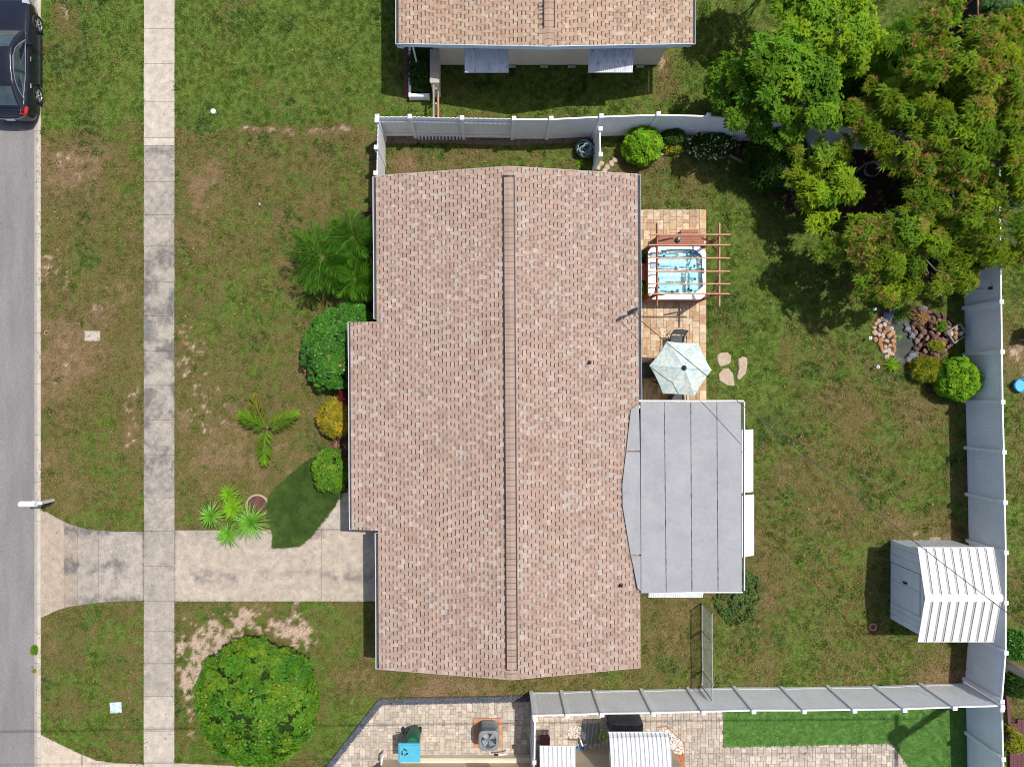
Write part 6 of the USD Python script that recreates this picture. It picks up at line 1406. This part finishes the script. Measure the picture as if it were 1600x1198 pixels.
# north east trees
tree('avocado_tree', 'dense glossy green tree whose crown hides the white fence bend', (1236, 190), [(1165, 160, 2.6, .95), (1205, 115, 3.3, 1.15), (1245, 150, 3.4, 1.1), (1210, 185, 2.6, .95), (1270, 175, 2.8, .85), (1150, 130, 2.2, .7), (1255, 110, 3.2, .9)], 31, .18, .46, 8, 'crown_avocado', .13)
tree('avocado_tree', 'yellow green bushy tree north of the glossy tree at the top', (1300, 70), [(1262, 45, 3.4, .95), (1310, 60, 3.6, 1.0), (1340, 75, 3.2, .8), (1275, 85, 3.2, .8), (1245, 20, 3.0, .75), (1300, 20, 3.3, .8)], 32, .17, .44, 8, 'crown_bright', .12)
tree('mango_tree', 'big mango tree with reddish flower tips in the top right corner', (1470, 130), [(1445, 85, 4.0, 1.0), (1475, 55, 4.2, 1.0), (1520, 100, 4.4, 1.25), (1570, 120, 4.2, 1.1), (1490, 140, 4.3, 1.1), (1435, 130, 3.6, .8), (1540, 170, 4.2, 1.1), (1595, 60, 3.8, .9), (1600, 180, 4.0, 1.1), (1560, 70, 3.9, .9)], 33, .185, .28, 10, 'crown_mango', .15, blossom=.55, droop=.38)
tree('mango_tree', 'wide mango tree with rusty tips over the fence corner, below the biggest one', (1470, 255), [(1370, 165, 3.2, .85), (1400, 210, 3.5, 1.0), (1375, 225, 3.1, .7), (1450, 215, 3.6, 1.05), (1500, 235, 3.7, 1.05), (1550, 250, 3.7, 1.05), (1430, 265, 3.2, .75), (1590, 260, 3.6, 1.0), (1350, 200, 2.8, .6), (1410, 165, 3.2, .7)], 34, .185, .28, 10, 'crown_mango', .15, blossom=.58, droop=.38)
tree('mango_tree', 'green mango tree between the white fence and the dark mulch bed', (1490, 330), [(1450, 320, 3.0, .8), (1490, 300, 3.3, .8), (1440, 345, 2.7, .6), (1530, 330, 3.4, .95), (1575, 320, 3.4, .95), (1560, 370, 3.2, .9), (1595, 375, 3.0, .8), (1525, 380, 2.9, .6), (1420, 305, 2.7, .5), (1545, 405, 2.7, .5), (1485, 345, 2.9, .65)], 35, .18, .28, 10, 'crown_mango', .13, blossom=.22, droop=.38)
tree('mango_tree', 'low mango tree with pinkish tips spreading over the back lawn', (1375, 345), [(1325, 375, 2.7, .75), (1350, 400, 2.9, .85), (1395, 385, 3.0, .95), (1435, 375, 3.0, .85), (1400, 425, 2.8, .85), (1445, 415, 2.9, .9), (1480, 385, 2.8, .7), (1300, 390, 2.4, .45), (1365, 430, 2.5, .6), (1490, 430, 2.5, .55)], 36, .18, .28, 10, 'crown_mango', .12, blossom=.55, droop=.38)
tree('small_tree', 'small bright green tree at the left side of the dark mulch bed', (1312, 275), [(1275, 305, 2.1, .55), (1300, 290, 2.4, .6), (1262, 290, 1.9, .4), (1282, 330, 1.9, .4), (1325, 290, 2.2, .4)], 37, .2, .34, 8, 'crown_bright', .07)
tree('small_tree', 'olive green small tree left of the mulch bed and above the bright one', (1290, 245), [(1265, 240, 2.2, .6), (1295, 235, 2.3, .6), (1290, 262, 2.0, .5), (1250, 262, 1.7, .4)], 38, .19, .28, 9, 'crown_mango', .07, blossom=.25)
tree('small_tree', 'fine leaved light green tree behind the yellow green tree at the top', (1400, 80), [(1400, 75, 2.4, .75), (1385, 100, 2.4, .6), (1420, 105, 2.2, .6), (1370, 130, 2.2, .5)], 39, .22, .12, 10, 'crown_fern', .06, spread=(.6, 1.5), droop=.4)
tree('cedar_tree', 'blue green fine leaved tree in the far top right corner', (1600, 25), [(1585, 25, 3.4, 1.0), (1575, 60, 3.0, .75), (1610, 50, 3.4, 1.0), (1590, -15, 3.4, .9)], 40, .16, .14, 9, 'crown_blue', .12, spread=(.4, 1.4), droop=.1, sub=.24)
tree('small_tree', 'leafy tree just beyond the top edge throwing shade on the lawn', (1255, -45), [(1215, -40, 3.2, .9), (1250, -60, 3.6, 1.0), (1190, -30, 2.7, .6)], 41, .2, .34, 7, 'crown_avocado', .1)

# shrubs
def shrub(name, label, c_px, h, rx, ry, rz, seed, n, L, wd, leaf, cat='shrub', per=5, core=.80, extra=None, group=None, rough=.18, spread=(.95, 1.5), lump=2.4, flowers=None, base_z=None, zmin=-.55, sub=None, tone=.6):
    """A rounded shrub: one lumpy shell of leaves round a dark inner mass on short stems."""
    r = np.random.default_rng(seed); t = thing(name, label, cat, group=group); c = W(*c_px, h); R = np.array([rx, ry, rz])
    sub = sub or .2 * max(rx, ry); m = max(8, min(int(n / 6), int(2.9 * 4 * (rx * ry + rx * rz + ry * rz) / 3 / (sub * sub)))); e = sph(r, m); e = e[e[:, 2] > zmin]
    nn = meshkit.fbm(e * lump + seed, 3, seed)[:, None] - .5; ctr = c + e * R * (1 + rough * 2 * nn) * r.uniform(.86, 1.02, (len(e), 1)); per_c = max(3, int(n / len(e)))
    d = sph(r, len(e) * per_c); E = np.repeat(e, per_c, 0); s_ = np.repeat(sub * r.uniform(.65, 1.3, len(e)), per_c)[:, None]; d = np.where(((d * E).sum(1) < -.25)[:, None], -d, d)
    p = np.repeat(ctr, per_c, 0) + d * s_ * r.uniform(.6, 1, (len(d), 1)) * [1, 1, .75]; v_ = r.uniform(.8, 1.18, len(e)); y_ = r.uniform(-1, 1, len(e)) * tone
    K = np.repeat(np.stack([v_ * (1 + .3 * y_), v_ * (1 + .05 * y_), v_ * (1 - .2 * y_)], 1), per_c, 0)
    A = d * .6 + E * .5 / np.linalg.norm(R / R.max()) + [0, 0, .6] + .25 * r.normal(size=d.shape); A /= np.linalg.norm(A, axis=1, keepdims=True); ok = p[:, 2] > .04; p, A, K = p[ok], A[ok], K[ok]
    V, f = leaves(p, A, L, wd, r, per, spread, .15); obj('foliage', (V, f, np.repeat(np.repeat(K, per, 0), 4, 0)), M[leaf + '_t'], t)
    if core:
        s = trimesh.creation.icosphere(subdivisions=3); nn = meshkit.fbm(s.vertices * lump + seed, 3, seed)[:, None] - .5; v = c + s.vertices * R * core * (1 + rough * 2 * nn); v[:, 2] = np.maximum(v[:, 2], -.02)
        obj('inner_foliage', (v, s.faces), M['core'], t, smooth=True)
    b = mb()
    for _ in range(4): q = r.normal(0, .12, 2); b.tube([(c[0] + q[0] * .4, c[1] + q[1] * .4, -.1), (c[0] + q[0], c[1] + q[1], c[2] - rz * .3)], .025, 6)
    obj('stem', b, M['bark'], t)
    if flowers:
        m_, nf, fl = flowers; i = r.choice(len(p), min(nf, len(p)), False); i = i[A[i][:, 2] > -.1]
        V, f = leaves(p[i] + A[i] * .03, A[i], fl, .8, r, 5, (.9, 1.3), -.05); obj('flowers', (V, f), M[m_], t)
    return t
shrub('round_shrub', 'clipped bright green ball shrub beside the north fence and white flowers', (1004, 227), .55, .66, .66, .6, 51, 5200, .075, .5, 'leaf_ball', rough=.16, sub=.10)
shrub('round_shrub', 'clipped bright green ball shrub against the right fence below the pond', (1497, 592), .6, .68, .72, .62, 52, 5600, .085, .5, 'leaf_ball', rough=.16, sub=.12)
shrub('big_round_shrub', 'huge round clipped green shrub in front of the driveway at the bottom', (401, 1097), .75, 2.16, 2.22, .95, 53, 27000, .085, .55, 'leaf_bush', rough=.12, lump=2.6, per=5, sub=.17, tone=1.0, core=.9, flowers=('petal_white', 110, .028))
shrub('hedge_shrub', 'small clipped green bush at the corner of the dark groundcover bed', (516, 736), .5, .52, .72, .5, 54, 4200, .08, .55, 'leaf_bush', rough=.35, lump=1.8, sub=.13)
shrub('hibiscus_shrub', 'large glossy green hibiscus with pink flowers against the house front', (519, 548), .9, .9, 1.25, .85, 55, 4600, .13, .6, 'leaf_hibiscus', rough=.5, lump=1.7, sub=.2, flowers=('petal_pink', 34, .09))
shrub('hibiscus_shrub', 'smaller glossy shrub above the flowering hibiscus at the roof step', (549, 500), .8, .6, .6, .55, 56, 2200, .11, .6, 'leaf_hibiscus', rough=.25, flowers=('petal_pink', 8, .08))
shrub('croton_shrub', 'golden yellow croton bush beside the house front wall', (525, 653), .5, .5, .62, .5, 57, 1700, .14, .38, 'leaf_croton', rough=.25)
shrub('maroon_plant', 'dark red leaved plant between hibiscus and yellow croton', (541, 618), .45, .28, .32, .4, 58, 420, .16, .3, 'leaf_maroon', rough=.3, core=.6, flowers=('petal_pink', 10, .05))
shrub('flower_bush', 'low dark green bush covered with white flowers along the north fence', (1110, 228), .3, .84, .36, .3, 59, 3000, .08, .55, 'leaf_dark', rough=.3, flowers=('petal_white', 300, .055))
shrub('flower_bush', 'dark leafy shrub left of the white flowering bush at the fence', (1052, 215), .35, .38, .3, .4, 60, 1200, .1, .5, 'leaf_dark', rough=.35)
shrub('yellow_plant', 'small yellow green plant at the bed edge by the ball shrub', (1051, 229), .2, .3, .2, .22, 61, 500, .11, .4, 'leaf_yellow', rough=.3, core=.6)
shrub('ivy_shrub', 'loose dark green ivy shrub at the corner of the grey porch', (1150, 925), .06, .78, 1.0, .13, 62, 1500, .10, .45, 'leaf_cover', rough=.45, core=0, lump=1.9, sub=.15)
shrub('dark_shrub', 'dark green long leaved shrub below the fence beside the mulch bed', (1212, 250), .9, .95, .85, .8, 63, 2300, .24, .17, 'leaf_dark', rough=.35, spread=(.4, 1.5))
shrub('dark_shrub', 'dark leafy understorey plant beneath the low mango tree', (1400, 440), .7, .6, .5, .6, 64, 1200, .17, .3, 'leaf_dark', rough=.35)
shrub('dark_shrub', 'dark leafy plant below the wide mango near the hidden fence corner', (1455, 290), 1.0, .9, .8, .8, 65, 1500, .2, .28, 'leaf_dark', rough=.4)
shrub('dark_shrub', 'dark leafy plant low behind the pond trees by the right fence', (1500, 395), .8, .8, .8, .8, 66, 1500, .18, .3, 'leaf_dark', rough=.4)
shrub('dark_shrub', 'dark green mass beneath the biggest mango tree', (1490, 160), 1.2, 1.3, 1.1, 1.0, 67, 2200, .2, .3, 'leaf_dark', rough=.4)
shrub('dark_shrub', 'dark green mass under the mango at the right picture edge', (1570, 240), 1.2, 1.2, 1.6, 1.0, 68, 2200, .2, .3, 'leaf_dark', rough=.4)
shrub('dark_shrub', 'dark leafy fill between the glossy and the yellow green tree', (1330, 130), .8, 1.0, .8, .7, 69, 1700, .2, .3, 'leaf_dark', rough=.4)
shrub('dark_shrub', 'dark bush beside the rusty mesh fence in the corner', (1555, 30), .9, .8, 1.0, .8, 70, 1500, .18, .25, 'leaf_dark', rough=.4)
shrub('pond_plant', 'yellow green bushy plant below the pond stones', (1447, 577), .3, .42, .4, .34, 71, 900, .15, .18, 'leaf_yellow', rough=.5, core=.5, spread=(.5, 1.4))
shrub('pond_plant', 'small bright plant growing among the dark red pond stones', (1470, 510), .35, .18, .16, .16, 72, 300, .08, .5, 'leaf_bright', core=.5)
shrub('pond_plant', 'small green plant below the stone spillway box', (1463, 540), .32, .26, .16, .16, 73, 380, .09, .4, 'leaf_yellow', core=.5)
shrub('fence_plant', 'green leafy plant beyond the corner of the right fence', (1592, 1008), .35, .45, .45, .35, 74, 1500, .13, .4, 'leaf_hibiscus', rough=.4, core=.6)
shrub('fence_plant', 'dark spiky plant between the utility pole and the red deck', (1594, 1070), .25, .4, .3, .3, 75, 900, .2, .2, 'leaf_dark', rough=.4, core=.6)
shrub('fence_plant', 'thin straggly plant by the red deck at the lower right fence', (1583, 1158), .35, .3, .35, .35, 76, 300, .14, .3, 'leaf_yellow', rough=.4, core=0)
shrub('kerb_weed', 'small green weed growing in the kerb joint at the lower left', (54, 1015), .03, .1, .19, .08, 77, 260, .07, .3, 'leaf_bright', cat='weed', core=0, zmin=-.2)
shrub('kerb_weed', 'tiny brown weed in the kerb joint below the green one', (53, 1049), .02, .06, .07, .06, 78, 80, .06, .3, 'leaf_yellow', cat='weed', core=0, zmin=-.2)

# spiky rosettes
def rosette(name, label, px_, py_, n, L, wd, leaf, seed, cat='plant', z=.05, elev=(.15, 1.2), arch=.55, group=None, part='leaf', seg=5):
    r = np.random.default_rng(seed); t = thing(name, label, cat, group=group); o = W(px_, py_, z); 
    for k in range(n):
        az = k * 2.39996 + r.uniform(-.2, .2); e = elev[0] + (elev[1] - elev[0]) * (k / n) ** .8 + r.uniform(-.1, .1); l = L * r.uniform(.75, 1.12); u_ = np.array([math.cos(az), math.sin(az), 0]); s = np.array([-math.sin(az), math.cos(az), 0]); P = []
        for q in np.linspace(0, 1, seg):
            c = o + u_ * l * q * math.cos(e) + np.array([0, 0, 1]) * l * (q * math.sin(e) - arch * q * q * .7); w = wd * (1 - q) ** .6 * (.6 + .9 * q * (1 - q) * 2); c[2] = max(c[2], .02)
            P.append([c + s * w, c - [0, 0, w * .35], c - s * w])
        m = mb(); m.grid(np.array(P)[:, ::-1]); obj(part, m, M[leaf], t)
    return t
rosette('agave_plant', 'dark spiky agave at the upper end of the planter by the tub', 1002, 399, 26, .5, .028, 'leaf_dark', 81, z=.38)
rosette('agave_plant', 'pale green spiky agave at the lower end of the planter by the tub', 1003, 452, 26, .45, .026, 'leaf_bright', 82, z=.38)
rosette('lily_clump', 'arching green lily clump at the upper end of the pond', 1409, 487, 40, .62, .02, 'leaf_bright', 83, z=.06)
rosette('lily_clump', 'dark grassy clump overhanging the pond water', 1400, 497, 30, .5, .016, 'leaf_dark', 84, z=.06)
rosette('lily_clump', 'bright spiky clump below the tan pond stones', 1392, 569, 46, .5, .016, 'leaf_ball', 85, z=.06)
rosette('lily_clump', 'dry reddish grass clump over the dark pond stones', 1440, 496, 60, .5, .008, 'dead_leaf', 86, z=.22)
rosette('lily_clump', 'small water plant in the pond', 1404, 526, 12, .2, .018, 'leaf_palm', 87, z=.0, elev=(.3, .9))
rosette('lily_clump', 'small green grass tuft behind the dark hose pot', 906, 256, 40, .38, .012, 'leaf_ball', 88, z=.02)
rosette('dracaena_plant', 'dark strap leaved plant right of the maroon mulch by the fence', 1190, 245, 40, .75, .03, 'leaf_dark', 89, z=.3)
rosette('dracaena_plant', 'narrow leaved plant at the left corner of the dark mulch bed', 1235, 275, 36, .7, .028, 'leaf_palm_dark', 90, z=.3)

# palms
def frond(t, o, az, e0, L, nl, ll, lw, leaf, r, arch=1.0, vee=.5, name='frond', both=True, rach=.009):
    """An arching stalk with leaflets down both sides."""
    u_ = np.array([math.cos(az), math.sin(az), 0]); s = np.array([-math.sin(az), math.cos(az), 0]); q = np.linspace(0, 1, 14); P = []; c = np.array(o, float); ang = e0; st = L / 13
    for k in q: P.append(c.copy()); c = c + (u_ * math.cos(ang) + np.array([0, 0, math.sin(ang)])) * st; ang -= arch * 1.5 / 13 * (.5 + k)
    P = np.array(P); P[:, 2] = np.maximum(P[:, 2], .04); m = mb(); V = []; F_ = []
    tt = np.linspace(.12, .99, nl); idx = tt * 13; n = 0; m2 = mb()
    for k, ti in zip(tt, idx):
        i = int(min(ti, 12)); b = P[i] + (P[i + 1] - P[i]) * (ti - i); d = unit(P[i + 1] - P[i]); up_v = unit(np.cross(d, s)) * (1 if np.cross(d, s)[2] > 0 else -1)
        l = ll * (.35 + 1.3 * math.sin(math.pi * min(k * .85 + .12, 1)) * .65) * r.uniform(.85, 1.12)
        for sg in (1, -1):
            dir_ = unit(s * sg * (.85 - .35 * k) + d * (.45 + .7 * k) + up_v * vee * r.uniform(.6, 1.2) + r.normal(0, .14, 3)); w = lw * r.uniform(.8, 1.2) * .8; ro_ = r.uniform(-.75, .75); wv_ = (unit(np.cross(dir_, up_v)) * math.cos(ro_) + up_v * math.sin(ro_)) * w
            mid = b + dir_ * l * .5; tip = b + dir_ * l - [0, 0, l * .28]; V += [b, mid + wv_, tip, mid - wv_]; F_ += [[n, n + 1, n + 2], [n, n + 2, n + 3]]; n += 4
    o_ = obj(name, (np.array(V), np.array(F_)), M[leaf], t); m2.tube(P, np.linspace(rach, rach * .25, 14), 5); obj('stalk', m2, M['stalk'], o_)
def palm(name, label, px_, py_, zc, n, L, leaf, seed, nl=44, ll=.34, lw=.014, trunk=.07, e=(-.1, 1.25), arch=1.0, vee=.4, lean=(0, 0)):
    r = np.random.default_rng(seed); t = thing(name, label, 'palm'); o = W(px_, py_, zc); b = np.array([o[0] - lean[0], o[1] - lean[1], -.1])
    obj('trunk', mb().tube([b, (b + o) / 2, o], [trunk * 1.2, trunk, trunk * .9], 10), M['bark_palm'], t)
    for k in range(n): frond(t, o, k * 2.39996 + r.uniform(-.25, .25), e[0] + (e[1] - e[0]) * (k / n) + r.uniform(-.1, .1), L * r.uniform(.8, 1.1), nl, ll, lw, leaf, r, arch, vee)
    return t
palm('palm_cluster', 'feathery green palm at the left of the house front, nearest the lawn', 505, 403, 1.5, 24, 1.4, 'leaf_palm_dark', 91, nl=27, ll=.46, lw=.016, arch=1.0, e=(-.1, 1.1), vee=.22)
palm('palm_cluster', 'feathery palm with drooping fronds under the roof corner', 553, 372, 1.5, 22, 1.15, 'leaf_palm_dark', 92, nl=25, ll=.40, lw=.016, arch=1.0, vee=.22)
palm('palm_cluster', 'bright green small palm below the two feathery palms at the house', 556, 437, 1.3, 24, .95, 'leaf_palm', 93, nl=24, arch=1.0, ll=.36, lw=.015, vee=.25)
palm('palm_cluster', 'short palm filling the gap between the feathery palms and the house', 535, 415, .9, 12, .95, 'leaf_palm_dark', 94, nl=24, ll=.36, lw=.015, arch=1.0, vee=.25)
def spiky_palm(label, px_, py_, zc, n, L, wd, leaf, seed):
    r = np.random.default_rng(seed); t = rosette('pygmy_palm', label, px_, py_, n, L, wd, leaf, seed, 'palm', zc, (-.25, 1.15), .55, part='leaf', seg=5); o = W(px_, py_, zc)
    obj('trunk', mb().tube([(o[0], o[1], -.1), (o[0], o[1], zc * .5), o], [.06, .05, .045], 9), M['bark_palm'], t); return t
spiky_palm('bright spiky palm, largest of the group at the driveway edge', 391, 815, .75, 130, .86, .022, 'leaf_palm', 95)
spiky_palm('yellow green spiky palm in the middle of the driveway group', 363, 794, .8, 110, .60, .019, 'leaf_ball', 96)
spiky_palm('spiky palm at the left end of the driveway group', 329, 806, .7, 105, .63, .019, 'leaf_palm', 97)
spiky_palm('spiky palm at the bottom of the group overhanging the driveway', 356, 835, .6, 105, .64, .019, 'leaf_palm', 98)
spiky_palm('small spiky palm at the top of the driveway group', 356, 772, .7, 80, .5, .017, 'leaf_ball', 99)
r = np.random.default_rng(100); yp = thing('young_palm', 'young coconut palm with three broad fronds in the front lawn', 'palm'); o = W(418, 668, .55); 
obj('trunk', mb().tube([(o[0], o[1], -.1), (o[0], o[1], .3), o], [.06, .05, .03], 10), M['bark_palm'], yp)
for az, L, e in ((2.62, 1.15, .75), (.42, 1.5, .75), (-1.62, 1.4, .55), (1.95, 1.35, .55)):
    frond(yp, o, az, e, L, 40 if az != 1.95 else 24, .42, .024, 'leaf_ball' if az != 1.95 else 'leaf_yellow', r, .75, .15, rach=.015)
ring = thing('tree_ring', 'low round mulch ring with pale stone at the driveway palms', 'garden bed'); p = W(402, 790)
obj('edging', mb().lathe([(.36, .0), (.4, .05), (.44, .05), (.46, .0)], 28, (p[0], p[1], 0)), M['stone_pale'], ring); obj('mulch', mb().lathe([(0, .05), (.3, .035), (.38, .02)], 24, (p[0], p[1], 0)), M['mulch_red'], ring)

# dark groundcover mound by the driveway
gcp = [(420, 783), (426, 768), (445, 750), (470, 728), (490, 714), (502, 712), (520, 722), (543, 745), (540, 765), (524, 790), (508, 812), (487, 838), (472, 851), (450, 854), (426, 855), (428, 835), (421, 810), (418, 795)]
gcv = thing('groundcover_bed', 'clipped dark green groundcover mound with sharp edges beside the driveway', 'groundcover'); gp = Polygon(G(gcp)).buffer(-.05).buffer(.05)
b_ = gp.bounds; r = np.random.default_rng(110); X_, Y_ = np.meshgrid(np.arange(b_[0], b_[2], .06), np.arange(b_[1], b_[3], .06), indexing='ij')
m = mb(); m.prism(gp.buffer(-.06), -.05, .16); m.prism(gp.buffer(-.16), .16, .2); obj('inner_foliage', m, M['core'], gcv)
n = 30000; x = r.uniform(b_[0], b_[2], n); y = r.uniform(b_[1], b_[3], n); ok = shapely.contains_xy(gp, x, y); x, y = x[ok], y[ok]
dd = shapely.distance(gp.exterior, shapely.points(x, y)); z = .06 + .17 * np.clip(dd / .14, 0, 1) ** .5
T = np.stack([x, y, z], 1); A = np.tile([0, 0, 1.0], (len(x), 1)) + .3 * r.normal(size=(len(x), 3)); A /= np.linalg.norm(A, axis=1, keepdims=True)
V, f = leaves(T, A, .075, .16, r, 4, (.3, 1.3), .2); obj('foliage', (V, f), M['leaf_cover'], gcv)

# logs, pots and bits under the trees
lg = thing('fallen_branch', 'bare grey branch arching over the dark mulch bed', 'branch')
pts = [W(1318, 276, .5), W(1338, 268, .7), W(1352, 256, .9), (*W(1366, 252, 1.0)[:2], 1.0), W(1380, 257, 1.0)]
obj('limb', mb().tube(pts, [.02, .03, .04, .045, .05], 8), M['bark'], lg); obj('twig', mb().tube([W(1335, 270, .66), W(1328, 288, .5), W(1318, 304, .3), W(1312, 314, .2)], [.016, .013, .01, .006], 6), M['bark'], lg)
lg = thing('fallen_branch', 'pale bare branch at the lower end of the dark mulch bed', 'branch')
obj('limb', mb().tube([W(1342, 350, .6), W(1356, 346, .8), W(1372, 349, .9), W(1384, 352, .7)], [.015, .03, .04, .05], 8), M['bark'], lg); obj('stub', mb().tube([W(1384, 345, .2), W(1387, 330, .5), W(1383, 326, .6)], [.09, .08, .05], 8), M['bark'], lg)
bp = thing('plant_pot', 'large grey plant pot half hidden in the dark mulch bed', 'pot'); p = W(1357, 268)
obj('pot', mb().lathe([(.2, .0), (.26, .25), (.29, .27), (.26, .28), (.24, .2), (0, .2)], 22, (p[0], p[1], 0)), M['grey_stone'], bp); obj('soil', mb().lathe([(0, .225), (.245, .225)], 18, (p[0], p[1], 0)), M['mulch'], bp)
for k, (x, y, m_) in enumerate(((1336, 250, 'leaf_croton'), (1349, 282, 'leaf_yellow'))):
    o = obj('fallen_leaf', leaves(np.array([W(x, y, .03)]), np.array([[0, 0, 1.0]]), .14, .6, rng, 3, (1.3, 1.5), .05), M[m_]); tag(o, ['orange fallen leaves in the mulch bed above the bare branch', 'yellow fallen leaves in the mulch bed below the grey pot'][k], 'leaf')
gt = thing('garden_border', 'thin curved concrete edging between lawn and bed at the north fence', 'edging')
pts = [W(x, y, .03) for x, y in ((1032, 242), (1050, 239), (1070, 236), (1092, 236), (1110, 242), (1125, 247), (1140, 243), (1160, 253), (1172, 266))]
for a, b in zip(pts[:-1], pts[1:]): obj('edging_stone', mb().bar(a, b - (b - a) * .03, .07, .09, .012), M['stone_pale'], gt)
# scattered fallen leaves on the ground
r = np.random.default_rng(130); T = np.stack([r.uniform(-17, 20, 900), r.uniform(-14.4, 14.5, 900), np.full(900, .055)], 1)
ok = ~shapely.contains_xy(shapely.union_all([HOUSEFOOT, SHEDFOOT, POLY['pond'], POLY['road'], sbox(-1.9, 12.4, 6.6, 22)]), T[:, 0], T[:, 1]); T = T[ok]
V, f = leaves(T, np.tile([0, 0, 1.0], (len(T), 1)), .09, .5, r, 1, (1.35, 1.55), .0); o = obj('fallen_leaves', (V, f), M['dead_leaf']); tag(o, 'single dry brown leaves fallen here and there over lawns and paving', 'leaves', kind='stuff')
# plants inside the raised bed of the neighbour
shrub('bed_plant', 'dark green plant filling the shaded raised bed by the low wall', (654, 105), .35, .3, .75, .25, 120, 500, .14, .4, 'leaf_dark', rough=.5, core=0)
